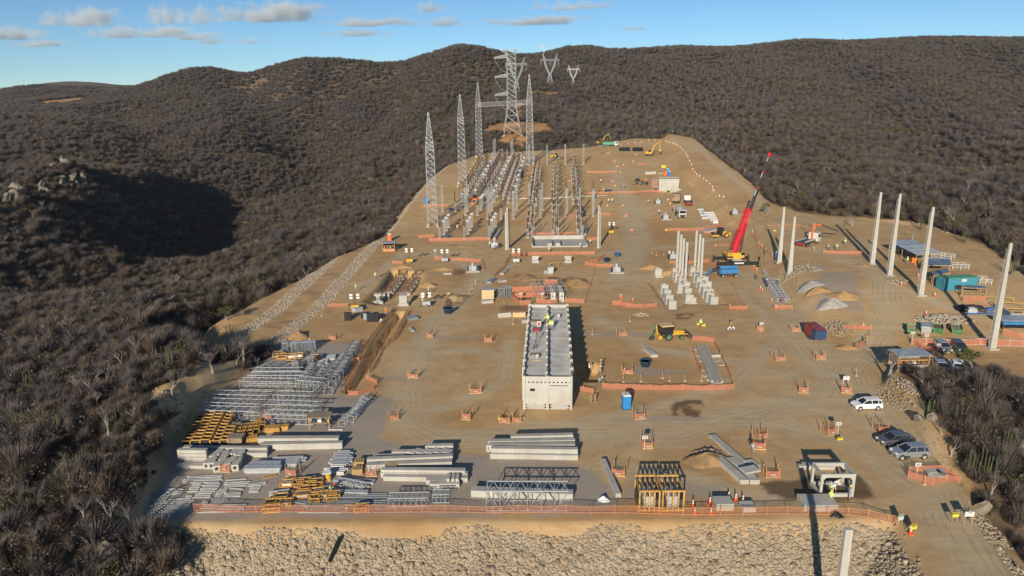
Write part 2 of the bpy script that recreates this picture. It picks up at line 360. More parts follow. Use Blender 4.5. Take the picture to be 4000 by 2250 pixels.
def put(name,me,parent=None):
 o = bpy.data.objects.new(name,me); COL.objects.link(o)
 if parent is not None: o.parent = parent
 return o
def tag(o,label=None,cat=None,group=None,kind=None):
 if label: o['label'] = label
 if cat: o['category'] = cat
 if group: o['group'] = group
 if kind or cat: o['kind'] = kind or 'thing'
 return o
def thing(name,label,cat,loc=(0,0,0),rz=0.0,group=None):
 o = bpy.data.objects.new(name,None); COL.objects.link(o); o.empty_display_size = 0.3
 o.location = loc; o.rotation_euler = (0,0,rz)
 return tag(o,label,cat,group)
def dup(root,loc,rz=0.0,label=None,scale=None,parent=None):
 r = root.copy(); COL.objects.link(r)
 if parent is None:
  r.location = loc; r.rotation_euler = (0,0,rz)
  if scale: r.scale = (scale,) * 3 if isinstance(scale,(int,float)) else scale
  if label: r['label'] = label
 else: r.parent = parent
 for ch in list(root.children): dup(ch,None,parent=r)
 return r
class Kind:
 def __init__(s,root): s.root = root; s.used = False
 def __call__(s,loc,rz=0.0,label=None,scale=None):
  if s.used: return dup(s.root,loc,rz,label,scale)
  s.used = True; s.root.location = loc; s.root.rotation_euler = (0,0,rz)
  if scale: s.root.scale = (scale,) * 3 if isinstance(scale,(int,float)) else scale
  if label: s.root['label'] = label
  return s.root
def yaw(a,b): return math.atan2(b[1] - a[1],b[0] - a[0])
#- ground sheet
def _axis(segs):
 out = []
 for a,b,st in segs:
  n = max(1,int(round((b - a) / st))); out += list(np.linspace(a,b,n,endpoint=False))
 return np.array(out + [segs[-1][1]])
gx = _axis([(-3000,-1400,70),(-1400,-600,22),(-600,-250,9),(-250,-110,2.6),(-110,-75,1.0),(-75,95,0.5),(95,140,1.0),(140,260,2.6),(260,600,9),(600,1400,22),(1400,3000,70)])
gy = _axis([(-60,20,8),(20,52,1.6),(52,60,0.8),(60,200,0.5),(200,430,0.95),(430,560,2.6),(560,1300,8),(1300,3000,34)])
GX,GY = np.meshgrid(gx,gy)
GZ = height(GX,GY)
nx,ny = len(gx),len(gy)
gm = bpy.data.meshes.new('ground')
gm.vertices.add(nx * ny); gm.vertices.foreach_set('co',np.stack([GX,GY,GZ],-1).astype(np.float32).ravel())
ii = np.arange((ny - 1) * nx).reshape(ny - 1,nx)[:,:-1].ravel()
quads = np.stack([ii,ii + 1,ii + nx + 1,ii + nx],-1)
gm.loops.add(quads.size); gm.loops.foreach_set('vertex_index',quads.ravel().astype(np.int32))
gm.polygons.add(len(quads)); gm.polygons.foreach_set('loop_start',(np.arange(len(quads)) * 4).astype(np.int32)); gm.polygons.foreach_set('loop_total',np.full(len(quads),4,np.int32))
gm.update(calc_edges=True)
gm.polygons.foreach_set('use_smooth',np.ones(len(quads),bool))
fxx,fyy = GX.ravel(),GY.ravel()
SD = pad_sd(fxx,fyy)
def clear_dist(x,y,sd):
 lt = poly_sd(LEFT_TER,x,y)
 w = np.where((x < -30) & (y < 125),0.1,2.0) + 1.6 * fbm(x,y,14,3,21)  # scrub starts at the cut bank, its dark colour also painting that face's shade
 w = np.where(lt < 3,np.maximum(w,40),w)
 w = np.where((y < 66) & (x > -33 - (66 - y) * 0.2) & (x < 52),60,w)
 s = sd - w
 for (cx,cy,rx,ry) in CLEAR:
  s = np.minimum(s,(np.hypot((x - cx) / rx,(y - cy) / ry) - 1 + 0.25 * fbm(x,y,9,2,31)) * min(rx,ry))
 return s
CLEAR = []
_p = at(1292,322); CLEAR.append((_p.x + 3,_p.y,22,26))
_p2 = at(1308,262); CLEAR += [(_p.x + (_p2.x - _p.x) * t,_p.y + (_p2.y - _p.y) * t,5,14) for t in (0.35,0.55,0.75,0.95)]
_p = at(1330,235); CLEAR.append((_p.x,_p.y,26,12))
_p = at(165,254); CLEAR.append((_p.x,_p.y,38,40))
_p = at(1290,352); CLEAR.append((_p.x,_p.y,8,14))
_p = at(590,985); CLEAR.append((_p.x - 1,_p.y,5,7))
_p = at(450,1020); CLEAR.append((_p.x,_p.y,5,5))
GRAVEL = [at_base(*p) for p in [(690,880),(760,852),(905,868),(850,990),(985,1000),(975,1060),(955,1095),(1010,1130),(1200,1140),(1430,1165),(1510,1200),(1570,1265),
 (1480,1296),(365,1306),(400,1215),(445,1120),(560,1000)]]
GREY_PATCH = [[at_base(*p) for p in L] for L in (
 [('M5',940,60),('M5',1400,60),('M5',1480,500),('M5',960,440)],
 [('M4',0,640),('M4',500,645),('M4',500,690),('M4',0,700)],
 [('M4',230,1030),('M4',560,1090),('M4',1000,1140),('M4',980,1160),('M4',480,1190),('M4',250,1160)],
 [('B4',0,240),('B4',1060,240),('B4',1060,270),('B4',0,295)],
 [('M8',1540,560),('M8',1932,545),('M8',1932,600),('M8',1560,600)],
 [('M2',1260,1320),('M2',1850,1340),('M2',1800,1375),('M2',1260,1350)],
 [('B4',120,960),('B4',300,900),('B4',860,950),('B4',1250,1000),('B4',1150,1150),('B4',100,1150)],
 [('S5',380,1270),('S5',600,1240),('S5',800,1300),('S5',520,1380)],
 [('M3',1400,1260),('M3',1932,1290),('M3',1900,1340),('M3',1400,1330)])]
WET = [[at_base(*p) for p in L] for L in (
 [('B4',630,130),('B4',700,60),('B4',860,38),('B4',1000,45),('B4',1010,100),('B4',930,85),('B4',850,100),('B4',720,125),('B4',700,160),('B4',720,220),('B4',680,225)],
 [('B4',740,130),('B4',830,105),('B4',880,145),('B4',980,170),('B4',965,230),('B4',800,222),('B4',770,180)],
 [('B5',240,930),('B5',420,900),('B5',560,900),('B5',900,830),('B5',1450,830),('B5',1600,960),('B5',1640,1100),('B5',1500,1150),('B5',700,1150),('B5',300,1060)],
 [('M4',790,410),('M4',950,410),('M4',960,470),('M4',800,470)])]
ROADS = [([at_base(*p) for p in [(2500,1500),(2420,1350),(2330,1210),(2240,1080),(2180,1000),(2130,930),(2060,880),(1990,800),(1920,720),(1880,690)]],3.2),
 ([at_base(*p) for p in [(2180,1000),(2080,1010),(1900,1030),(1700,1090),(1400,1100),(1100,1110),(1020,1060),(1010,980),(1050,880),(1150,760),(1220,690)]],3.0),
 ([at_base(*p) for p in [(2080,1000),(2130,930),(2190,880),(2240,800),(2200,720),(2050,660)]],3.0),
 ([at_base(*p) for p in [(1930,560),(1900,520),(1860,480),(1800,430),(1750,385),(1690,362)]],1.8),
 ([at_base(*p) for p in [(1560,700),(1600,640),(1600,560),(1560,470),(1540,420)]],4.0)]
for pts in ([(1020,1060),(1150,1010),(1260,960),(1290,860)],[(1060,900),(1160,880),(1280,900)],[(1480,1060),(1650,1030),(1850,960),(1960,860)],[(1500,800),(1640,880),(1800,900),(2000,950)],[(1000,1130),(1300,1080),(1620,1060),(1900,1060),(2150,1120),(2330,1260)],
   [(1560,700),(1700,690),(1850,730),(1990,860),(2100,960)],[(1500,640),(1700,620),(1800,600)],[(1230,690),(1100,640),(1010,640),(900,730)],[(1560,560),(1640,520),(1680,500)],[(2050,660),(2150,700),(2250,760),(2400,800)],[(1500,1180),(1700,1200),(1900,1260),(2150,1200)]):
 ROADS.append(([at_base(*p) for p in pts],1.7))
def inside(Ps,w,sc=3.0):
 m = np.zeros(fxx.shape)
 sel = np.abs(SD) < 400
 sel &= (fxx > -120) & (fxx < 160) & (fyy > 40) & (fyy < 450)
 x,y = fxx[sel],fyy[sel]; jx = x + fbm(x,y,sc,3,41) * w * 2; jy = y + fbm(x,y,sc,3,43) * w * 2
 for P in Ps:
  m[sel] = np.maximum(m[sel],sstep(w,-w,poly_sd(P,jx,jy)))
 return m
A = {}
A['scrub'] = sstep(-1.0,2.5,clear_dist(fxx,fyy,SD))
_or = np.full(fxx.shape,9.0)
for (cx,cy,rx,ry) in CLEAR[:8]: _or = np.minimum(_or,np.hypot((fxx - cx) / rx,(fyy - cy) / ry))
A['orange'] = sstep(1.5,0.9,_or)
_lt = poly_sd(LEFT_TER,fxx,fyy)
A['gravel'] = np.maximum(0.75 * (_lt < 5) * np.maximum(sstep(-.4,.2,SD) * sstep(4.6,4.0,SD),sstep(8.8,9.4,SD) * sstep(14.3,13.7,SD)),np.maximum(inside([GRAVEL],0.5),0.75 * inside(GREY_PATCH,0.6)))
A['gravel'] = np.maximum(A['gravel'],0.75 * (fyy < 67) * (fxx > -36) * (fxx < 50) * sstep(.5,2.2,SD + fbm(fxx,fyy,5,3,83) * 1.1))
A['wet'] = inside(WET,0.25,1.2)
rd = np.zeros(fxx.shape); rdist = np.full(fxx.shape,9.0); _s = (fxx > -120) & (fxx < 160) & (fyy > 40) & (fyy < 450)
tr = np.zeros(fxx.shape)
for P,w in ROADS:
 dl = line_d(P,fxx[_s] + fbm(fxx[_s],fyy[_s],9,2,51) * 1.2,fyy[_s])
 rd[_s] = np.maximum(rd[_s],sstep(w * 1.5,w * 0.4,dl))
 tr[_s] = np.maximum(tr[_s],sstep(w * 1.15,w * 0.7,dl)); rdist[_s] = np.minimum(rdist[_s],dl)
A['road'] = rd; A['track'] = tr; A['rdist'] = rdist
A['bench'] = sstep(2,-1,poly_sd(LEFT_TER,fxx,fyy)) * sstep(0,1,SD)
for k,a in A.items():
 at_ = gm.attributes.new(k,'FLOAT','POINT'); at_.data.foreach_set('value',a.astype(np.float32))
def ground_material():
 m = bpy.data.materials.new('earth'); m.use_nodes = True; nt = m.node_tree; N = nt.nodes; L = nt.links
 b = N['Principled BSDF']; b.inputs['Roughness'].default_value = 0.95; b.inputs['Specular IOR Level'].default_value = 0.15
 tc = N.new('ShaderNodeTexCoord')
 def noise(sc,det=6,vec=None,rough=0.6):
  n = N.new('ShaderNodeTexNoise'); n.inputs['Scale'].default_value = sc; n.inputs['Detail'].default_value = det; n.inputs['Roughness'].default_value = rough
  L.new(vec if vec else tc.outputs['Object'],n.inputs['Vector']); return n.outputs['Fac']
 def ramp(v,stops):
  r = N.new('ShaderNodeValToRGB'); e = r.color_ramp.elements
  while len(e) < len(stops): e.new(0.5)
  for q,(p,c) in zip(e,stops): q.position = p; q.color = c + (1,)
  L.new(v,r.inputs[0]); return r.outputs[0]
 def mix(f,a,c,mode='MIX'):
  x = N.new('ShaderNodeMix'); x.data_type = 'RGBA'; x.blend_type = mode
  if isinstance(f,float): x.inputs[0].default_value = f
  else: L.new(f,x.inputs[0])
  for s,v in ((6,a),(7,c)):
   if isinstance(v,tuple): x.inputs[s].default_value = v + (1,)
   else: L.new(v,x.inputs[s])
  return x.outputs[2]
 def attr(k):
  n = N.new('ShaderNodeAttribute'); n.attribute_name = k; return n.outputs['Fac']
 def mul(a,k):
  n = N.new('ShaderNodeMath'); n.operation = 'MULTIPLY'; L.new(a,n.inputs[0])
  if isinstance(k,float): n.inputs[1].default_value = k
  else: L.new(k,n.inputs[1])
  return n.outputs[0]
 mp = N.new('ShaderNodeMapping'); mp.inputs['Scale'].default_value = (0.16,1.0,1.0); mp.inputs['Rotation'].default_value = (0,0,0.25); L.new(tc.outputs['Object'],mp.inputs[0])
 big = noise(0.035,6); mid = noise(0.35,8,None,0.65); fine = noise(6.0,4,None,0.7); streak = noise(0.8,5,mp.outputs[0])
 dirt = ramp(big,[(0.36,(0.49,0.295,0.13)),(0.5,(0.58,0.38,0.185)),(0.64,(0.63,0.445,0.245))])
 dirt = mix(mul(ramp(mid,[(0.42,(0,0,0)),(0.62,(1,1,1))]),0.42),dirt,(0.38,0.235,0.105))
 dirt = mix(mul(ramp(streak,[(0.52,(0,0,0)),(0.66,(1,1,1))]),0.5),dirt,(0.60,0.45,0.27))
 road = mix(mul(ramp(streak,[(0.4,(0,0,0)),(0.6,(1,1,1))]),0.6),(0.54,0.415,0.25),(0.64,0.51,0.33))
 dirt = mix(mul(attr('road'),0.85),dirt,road)
 wv = N.new('ShaderNodeMath'); wv.operation = 'MULTIPLY_ADD'; wv.inputs[1].default_value = 7.5; L.new(attr('rdist'),wv.inputs[0]); L.new(mul(noise(0.12,3),5.0),wv.inputs[2])
 sn = N.new('ShaderNodeMath'); sn.operation = 'SINE'; L.new(wv.outputs[0],sn.inputs[0])
 rut = mul(mul(ramp(sn.outputs[0],[(0.25,(0,0,0)),(0.75,(1,1,1))]),attr('track')),ramp(noise(0.12,4),[(0.42,(0,0,0)),(0.58,(1,1,1))]))
 dirt = mix(mul(rut,0.42),dirt,(0.36,0.25,0.135))
 peb = N.new('ShaderNodeTexVoronoi'); peb.inputs['Scale'].default_value = 1.1; L.new(tc.outputs['Object'],peb.inputs['Vector'])
 dirt = mix(mul(ramp(peb.outputs['Distance'],[(0.05,(1,1,1)),(0.14,(0,0,0))]),0.55),dirt,(0.25,0.17,0.10))
 grav = ramp(noise(7.0,3,None,0.8),[(0.35,(0.34,0.28,0.225)),(0.65,(0.48,0.405,0.33))])
 dirt = mix(attr('gravel'),dirt,grav)
 dirt = mix(mul(attr('wet'),0.8),dirt,(0.085,0.048,0.028))
 dirt = mix(mul(attr('bench'),0.5),dirt,(0.47,0.30,0.145))
 dirt = mix(mul(attr('orange'),0.8),dirt,(0.50,0.245,0.10))
 scrub = ramp(noise(0.22,7,None,0.7),[(0.35,(0.10,0.075,0.055)),(0.55,(0.165,0.115,0.07)),(0.72,(0.24,0.155,0.085))])
 col = mix(attr('scrub'),dirt,scrub)
 col = mix(mul(ramp(fine,[(0.3,(1,1,1)),(0.55,(0,0,0))]),0.25),col,(0.16,0.105,0.06))
 L.new(col,b.inputs['Base Color'])
 bp = N.new('ShaderNodeBump'); bp.inputs['Strength'].default_value = 0.55; bp.inputs['Distance'].default_value = 0.12
 ad = N.new('ShaderNodeMath'); ad.operation = 'ADD'; L.new(mid,ad.inputs[0]); L.new(mul(fine,0.5),ad.inputs[1])
 L.new(ad.outputs[0],bp.inputs['Height']); L.new(bp.outputs[0],b.inputs['Normal'])
 return m
gm.materials.append(ground_material())
ground = tag(put('ground',gm),kind='structure')
#- scrub woodland, scattered over the hills
def scrub_material(name,cols):
 m = bpy.data.materials.new(name); m.use_nodes = True; nt = m.node_tree; N = nt.nodes; L = nt.links
 b = N['Principled BSDF']; b.inputs['Roughness'].default_value = 0.95; b.inputs['Specular IOR Level'].default_value = 0.1
 oi = N.new('ShaderNodeObjectInfo'); cr = N.new('ShaderNodeValToRGB'); cr.color_ramp.interpolation = 'LINEAR'; e = cr.color_ramp.elements
 while len(e) < len(cols): e.new(0.5)
 for i,(q,c) in enumerate(zip(e,cols)): q.position = i / (len(cols) - 1); q.color = c + (1,)
 nz = N.new('ShaderNodeTexNoise'); nz.inputs['Scale'].default_value = 0.014; nz.inputs['Detail'].default_value = 4; L.new(oi.outputs['Location'],nz.inputs[0])
 mr = N.new('ShaderNodeMapRange'); mr.inputs[1].default_value = .3; mr.inputs[2].default_value = .7; L.new(nz.outputs['Fac'],mr.inputs[0])
 ma = N.new('ShaderNodeMath'); ma.operation = 'MULTIPLY_ADD'; ma.inputs[1].default_value = .45; L.new(oi.outputs['Random'],ma.inputs[0])
 mb = N.new('ShaderNodeMath'); mb.operation = 'MULTIPLY'; mb.inputs[1].default_value = .55; L.new(mr.outputs[0],mb.inputs[0]); L.new(mb.outputs[0],ma.inputs[2])
 L.new(ma.outputs[0],cr.inputs[0]); L.new(cr.outputs[0],b.inputs['Base Color']); MATS[name] = m
scrub_material('scrub_twig',[(0.118,0.102,0.102),(0.098,0.084,0.084),(0.132,0.110,0.10),(0.108,0.094,0.092),(0.150,0.113,0.086),(0.112,0.096,0.078),(0.100,0.092,0.066),(0.165,0.122,0.075)])
scrub_material('scrub_green',[(0.075,0.08,0.038),(0.095,0.095,0.045),(0.11,0.10,0.045),(0.065,0.068,0.036)])
scrub_material('scrub_pale',[(0.28,0.245,0.22),(0.20,0.175,0.155),(0.33,0.295,0.26)])
def shrub_mesh(name,seed,nf,ns,flat,m,leaf=0.17):
 rg = random.Random(seed); b = MB()
 lobes = [(rg.uniform(-.5,.5),rg.uniform(-.5,.5),rg.uniform(.45,.8),rg.uniform(.35,.6)) for _ in range(6)]
 def pt():
  lx,ly,lz,lr = rg.choice(lobes)
  while 1:
   p = Vector((rg.uniform(-1,1),rg.uniform(-1,1),rg.uniform(-1,1)))
   if 0.3 < p.length < 1: break
  return Vector((lx + p.x * lr,ly + p.y * lr,max(0.08,(lz + p.z * lr * 0.8) * flat)))
 for _ in range(nf):
  p = pt(); u = Vector((rg.gauss(0,1),rg.gauss(0,1),rg.gauss(0,1))).normalized(); w = u.cross(Vector((rg.gauss(0,1),rg.gauss(0,1),rg.gauss(0,1)))).normalized()
  s = leaf * rg.uniform(.6,1.4)
  b.add([p - u * s,p + u * s * .9 + w * s * .2,p + w * s],((0,1,2),))
 for _ in range(ns):
  p = pt(); o = Vector((p.x * .2,p.y * .2,0.1 * flat)); d = (p - o); e = p + d.normalized() * rg.uniform(.08,.5)
  a = p - d * rg.uniform(.3,.6); w = d.cross(Vector((0,0,1))).normalized() * rg.uniform(.010,.020)
  b.add([a - w,a + w,e],((0,1,2),))
 for _ in range(3):
  p = pt(); b.bar((0,0,-.1),(p.x * .6,p.y * .6,p.z * .8),.035,3,.012,cap=False)
 me = b.mesh(name); me.materials.append(MATS[m]); return me
def pale_mesh(name,seed):
 rg = random.Random(seed); b = MB()
 def grow(p,d,l,r,k):
  e = p + d * l; b.bar(p,e,r,3,r * .65,cap=False)
  if k == 0: return
  for _ in range(rg.choice((2,3))):
   nd = (d + Vector((rg.uniform(-.8,.8),rg.uniform(-.8,.8),rg.uniform(-.1,.5)))).normalized(); grow(e,nd,l * rg.uniform(.6,.85),r * .62,k - 1)
 grow(Vector((0,0,-.05)),Vector((rg.uniform(-.2,.2),rg.uniform(-.2,.2),1)).normalized(),.42,.045,4)
 me = b.mesh(name); me.materials.append(MATS['scrub_pale']); return me
def cactus_mesh(name,seed,n=14):
 rg = random.Random(seed); b = MB()
 for _ in range(n):
  a = rg.uniform(0,6.28); r = rg.uniform(.05,.5); x,y = r * math.cos(a),r * math.sin(a); h = rg.uniform(.6,1.35)
  b.bar((x * .3,y * .3,0),(x,y,.3),.05,5,.06); b.bar((x,y,.3),(x * 1.15,y * 1.15,h),.06,5,.045)
 me = b.mesh(name); me.materials.append(MATS['cactus']); return me
def scatter(name,me,pts,sc,rot,label,cat):
 src = bpy.data.objects.new(name + '_source',me)
 pm = bpy.data.meshes.new(name); pm.vertices.add(len(pts)); pm.vertices.foreach_set('co',np.asarray(pts,np.float32).ravel()); pm.update()
 a = pm.attributes.new('scl','FLOAT_VECTOR','POINT'); a.data.foreach_set('vector',np.asarray(sc,np.float32).ravel())
 a = pm.attributes.new('rot','FLOAT_VECTOR','POINT'); a.data.foreach_set('vector',np.asarray(rot,np.float32).ravel())
 o = put(name,pm); tag(o,label,cat,kind='stuff')
 ng = bpy.data.node_groups.new(name,'GeometryNodeTree')
 ng.interface.new_socket('Geometry',in_out='INPUT',socket_type='NodeSocketGeometry'); ng.interface.new_socket('Geometry',in_out='OUTPUT',socket_type='NodeSocketGeometry')
 gi = ng.nodes.new('NodeGroupInput'); go = ng.nodes.new('NodeGroupOutput'); ip = ng.nodes.new('GeometryNodeInstanceOnPoints'); oi = ng.nodes.new('GeometryNodeObjectInfo')
 oi.inputs['Object'].default_value = src; oi.inputs['As Instance'].default_value = True
 def na(k):
  n = ng.nodes.new('GeometryNodeInputNamedAttribute'); n.data_type = 'FLOAT_VECTOR'; n.inputs['Name'].default_value = k; return n.outputs[0]
 K = ng.links.new
 K(gi.outputs[0],ip.inputs['Points']); K(oi.outputs['Geometry'],ip.inputs['Instance']); K(na('rot'),ip.inputs['Rotation']); K(na('scl'),ip.inputs['Scale']); K(ip.outputs[0],go.inputs[0])
 md = o.modifiers.new('scatter','NODES'); md.node_group = ng
 return o
rgn = np.random.default_rng(11)
PX,PY,PS = [],[],[]
r = 44.0
while r < 2500:
 s = 1.9 + r / 340.0
 n = int(2 * R_(47) * r / s)
 az = (np.arange(n) + rgn.uniform(0,1,n)) / n * 2 * R_(47) - R_(47)
 rr = r + rgn.uniform(-.5,.5,n) * s
 PX.append(rr * np.sin(az)); PY.append(rr * np.cos(az)); PS.append(np.full(n,s)); r += s
_n2 = 9000; _r2 = np.sqrt(rgn.uniform(50 ** 2,190 ** 2,_n2)); _a2 = rgn.uniform(-R_(47),R_(47),_n2); PX.append(_r2 * np.sin(_a2)); PY.append(_r2 * np.cos(_a2)); PS.append(rgn.uniform(1.1,2.0,_n2))
PX = np.concatenate(PX); PY = np.concatenate(PY); PS = np.concatenate(PS)
_sd = pad_sd(PX,PY); _cl = clear_dist(PX,PY,_sd)
dens = 0.5 + 0.5 * fbm(PX,PY,35,3,61)
keep = (_cl > np.where((PX < -30) & (PY < 125),-0.3,0.8)) & (rgn.uniform(0,1,len(PX)) < np.clip(0.45 + dens * 1.05,0,1)) & ~((PY < 58) & (PX > -36) & (PX < 70)) & (np.hypot(PX,PY) > 50)
PX,PY,PS,_cl = PX[keep],PY[keep],PS[keep],_cl[keep]
PZ = height(PX,PY)
rad = PS * np.clip(rgn.lognormal(-.24,.33,len(PX)),.35,1.7) * np.clip(_cl / 4 + 0.5,0.5,1)
near = np.hypot(PX,PY) < 140
hgt = rad * rgn.uniform(0.7,1.05,len(PX)); hgt = np.clip(hgt,0.5,4.2)
pick = rgn.uniform(0,1,len(PX)); vz = fbm(PX,PY,60,2,71)
pick = np.clip(pick + vz * 0.06,0,1)
defs = [('dry_scrub',shrub_mesh('dry_scrub',1,170,620,1.0,'scrub_twig',.08),0.00,0.24),('dry_scrub',shrub_mesh('dry_scrub',2,120,700,1.1,'scrub_twig',.07),0.24,0.48),
  ('dry_scrub',shrub_mesh('dry_scrub',3,260,480,0.8,'scrub_twig',.075),0.48,0.70),('dry_scrub',shrub_mesh('dry_scrub',4,70,700,1.25,'scrub_twig',.065),0.70,0.885),
  ('green_scrub',shrub_mesh('green_scrub',5,260,40,0.95,'scrub_green',.11),0.885,0.925),('pale_scrub',pale_mesh('pale_scrub',6),0.925,0.965),
  ('pale_scrub',pale_mesh('pale_scrub',8),0.965,0.99),('cactus_scrub',cactus_mesh('cactus_scrub',7),0.99,1.01)]
labs = {'dry_scrub': 'dense grey brown leafless scrub covering the hills around the site','green_scrub': 'scattered dull green bushes among the leafless scrub on the hills',
  'pale_scrub': 'pale bare branched small trees dotted through the scrub on the hills','cactus_scrub': 'clumps of columnar cactus dotted through the scrub on the hills'}
for nm,me,a,b_ in defs:
 k = (pick >= a) & (pick < b_)
 rr = rad[k]; hh = hgt[k]
 if nm == 'pale_scrub': rr = np.clip(rr * 1.1,1.2,3.2); hh = np.clip(hh * 1.5,1.8,4.5)
 if nm == 'cactus_scrub': rr = np.clip(rr,.8,1.6); hh = np.clip(hh,1.5,2.6)
 rot = np.zeros((k.sum(),3)); rot[:,2] = rgn.uniform(0,6.28,k.sum()); rot[:,0] = rgn.normal(0,.06,k.sum())
 scatter(nm,me,np.stack([PX[k],PY[k],PZ[k] - 0.05],-1),np.stack([rr,rr,hh],-1),rot,labs[nm],'scrub' if 'cactus' not in nm else 'cactus')
#- stones
def rock_mesh(seed,sub=1):
 bm = bmesh.new(); bmesh.ops.create_icosphere(bm,subdivisions=sub,radius=1.0); rg = random.Random(seed)
 pl = [(Vector((rg.gauss(0,1),rg.gauss(0,1),rg.gauss(0,1))).normalized(),rg.uniform(.55,.85)) for _ in range(7)]
 for v in bm.verts:
  for n,d in pl:
   e = v.co.dot(n) - d
   if e > 0: v.co -= n * e
  if sub < 3: v.co *= rg.uniform(.93,1.07)
  else:
   a,c,e = v.co * 2.3; v.co *= 1 + .09 * math.sin(a * 1.7 + c) * math.cos(e * 2.1 - a) + .05 * math.sin(c * 4.1 + e * 3) + rg.uniform(-.012,.012)
 vs = np.array([v.co[:] for v in bm.verts]); fs = np.array([[v.index for v in f.verts] for f in bm.faces]); bm.free(); return vs,fs
ROCKS = [rock_mesh(s,1) for s in range(5)]; ROCKS2 = [rock_mesh(s + 20,3) for s in range(4)]
def rock_object_mesh(name,k,m):
 vs,fs = (ROCKS2 if k >= 10 else ROCKS)[k % 10]
 me = bpy.data.meshes.new(name); me.from_pydata(vs.tolist(),[],fs.tolist()); me.materials.append(MATS[m]); return me
def rot3(rg):
 a,b,c = rg.uniform(0,6.28,3)
 return np.array(Matrix.Rotation(a,3,'Z') @ Matrix.Rotation(b,3,'X') @ Matrix.Rotation(c,3,'Y'))
def rock_field(name,pts,sizes,m,seed=1,flat=0.7):
 rg = np.random.default_rng(seed); V = []; Fc = []; o = 0
 for p,s in zip(pts,sizes):
  vs,fs = ROCKS[rg.integers(0,5)]
  v = (vs * (s * rg.uniform(.75,1.25,3))) @ rot3(rg).T
  v[:,2] *= flat; V.append(v + p); Fc.append(fs + o); o += len(vs)
 V = np.concatenate(V); Fc = np.concatenate(Fc)
 me = bpy.data.meshes.new(name); me.vertices.add(len(V)); me.vertices.foreach_set('co',V.astype(np.float32).ravel())
 me.loops.add(Fc.size); me.loops.foreach_set('vertex_index',Fc.ravel().astype(np.int32)); me.polygons.add(len(Fc))
 me.polygons.foreach_set('loop_start',(np.arange(len(Fc)) * 3).astype(np.int32)); me.polygons.foreach_set('loop_total',np.full(len(Fc),3,np.int32)); me.update(calc_edges=True)
 me.materials.append(MATS[m]); return me
def piece_mat(name,cols,rough=0.95,sc=1.6):
 m = bpy.data.materials.new(name); m.use_nodes = True; N = m.node_tree.nodes; L = m.node_tree.links; b = N['Principled BSDF']; b.inputs['Roughness'].default_value = rough; b.inputs['Specular IOR Level'].default_value = 0.2
 g = N.new('ShaderNodeNewGeometry'); cr = N.new('ShaderNodeValToRGB'); e = cr.color_ramp.elements
 while len(e) < len(cols): e.new(.5)
 for i,(q,c) in enumerate(zip(e,cols)): q.position = i / (len(cols) - 1); q.color = c + (1,)
 L.new(g.outputs['Random Per Island'],cr.inputs[0])
 n = N.new('ShaderNodeTexNoise'); n.inputs['Scale'].default_value = sc * 4; n.inputs['Detail'].default_value = 5; tc = N.new('ShaderNodeTexCoord'); L.new(tc.outputs['Object'],n.inputs[0])
 x = N.new('ShaderNodeMix'); x.data_type = 'RGBA'; x.blend_type = 'MULTIPLY'; x.inputs[0].default_value = 0.6
 r2 = N.new('ShaderNodeValToRGB'); r2.color_ramp.elements[0].color = (.55,.5,.45,1); r2.color_ramp.elements[0].position = .3; r2.color_ramp.elements[1].color = (1.15,1.1,1.05,1); r2.color_ramp.elements[1].position = .65
 L.new(n.outputs['Fac'],r2.inputs[0]); L.new(cr.outputs[0],x.inputs[6]); L.new(r2.outputs[0],x.inputs[7]); L.new(x.outputs[2],b.inputs['Base Color']); MATS[name] = m
piece_mat('riprap',[(0.37,0.29,0.19),(0.30,0.26,0.195),(0.42,0.36,0.27),(0.28,0.26,0.215),(0.35,0.265,0.165),(0.36,0.325,0.265),(0.42,0.33,0.21)])
piece_mat('crushed',[(0.38,0.34,0.27),(0.34,0.32,0.28),(0.44,0.38,0.30),(0.38,0.32,0.23),(0.33,0.315,0.285)])
rg3 = np.random.default_rng(5)
fx = rg3.uniform(-36,54,60000); fy = rg3.uniform(54,67,60000); fs_ = pad_sd(fx,fy)
band = 0.25 + 0.9 * sstep(-0.3,0.6,fbm(fx,fy,5,3,81)) * 1.3
k = (fs_ > band) & (fs_ < 8.0) & (fx < 48 - (66 - fy) * -0.2)
fx,fy,fs_ = fx[k],fy[k],fs_[k]; fz = height(fx,fy)
sz = np.clip(np.exp(rg3.normal(-2.08,0.46,len(fx))),0.05,0.4) * (0.75 + 0.25 * sstep(.5,3,fs_))
order = np.argsort(-sz); seen = order[(fs_[order] < 5.0)][:290]
rip = thing('riprap_slope','bank of loose tan rubble stones below the front edge of the site','riprap',(0,0,0))
meshes = [rock_object_mesh('stone',i,'stone') for i in range(5)]
msk = np.ones(len(fx),bool); msk[seen] = False
for i in seen:
 o = put('stone',meshes[int(i) % 5],rip); o.location = (fx[i],fy[i],fz[i] + sz[i] * .15)
 o.rotation_euler = tuple(rg3.uniform(0,6.28,3)); o.scale = tuple(sz[i] * rg3.uniform(.8,1.25,3))
o = put('rubble',rock_field('rubble',np.stack([fx[msk],fy[msk],fz[msk] + sz[msk] * .1],-1),sz[msk],'riprap',3),rip); tag(o,kind='stuff')
def band_rocks(name,label,n,xr,yr,cond,smin,smax,m,seed,parent=None):
 rg = np.random.default_rng(seed); x = rg.uniform(*xr,n); y = rg.uniform(*yr,n); s = pad_sd(x,y); kk = cond(x,y,s); x,y = x[kk],y[kk]; z = height(x,y)
 sz_ = rg.uniform(smin,smax,len(x)) ** 1.0
 o = put(name,rock_field(name,np.stack([x,y,z],-1),sz_,m,seed),parent); tag(o,label,'rubble',kind='stuff'); return o
lt_ = lambda x,y: poly_sd(LEFT_TER,x,y)
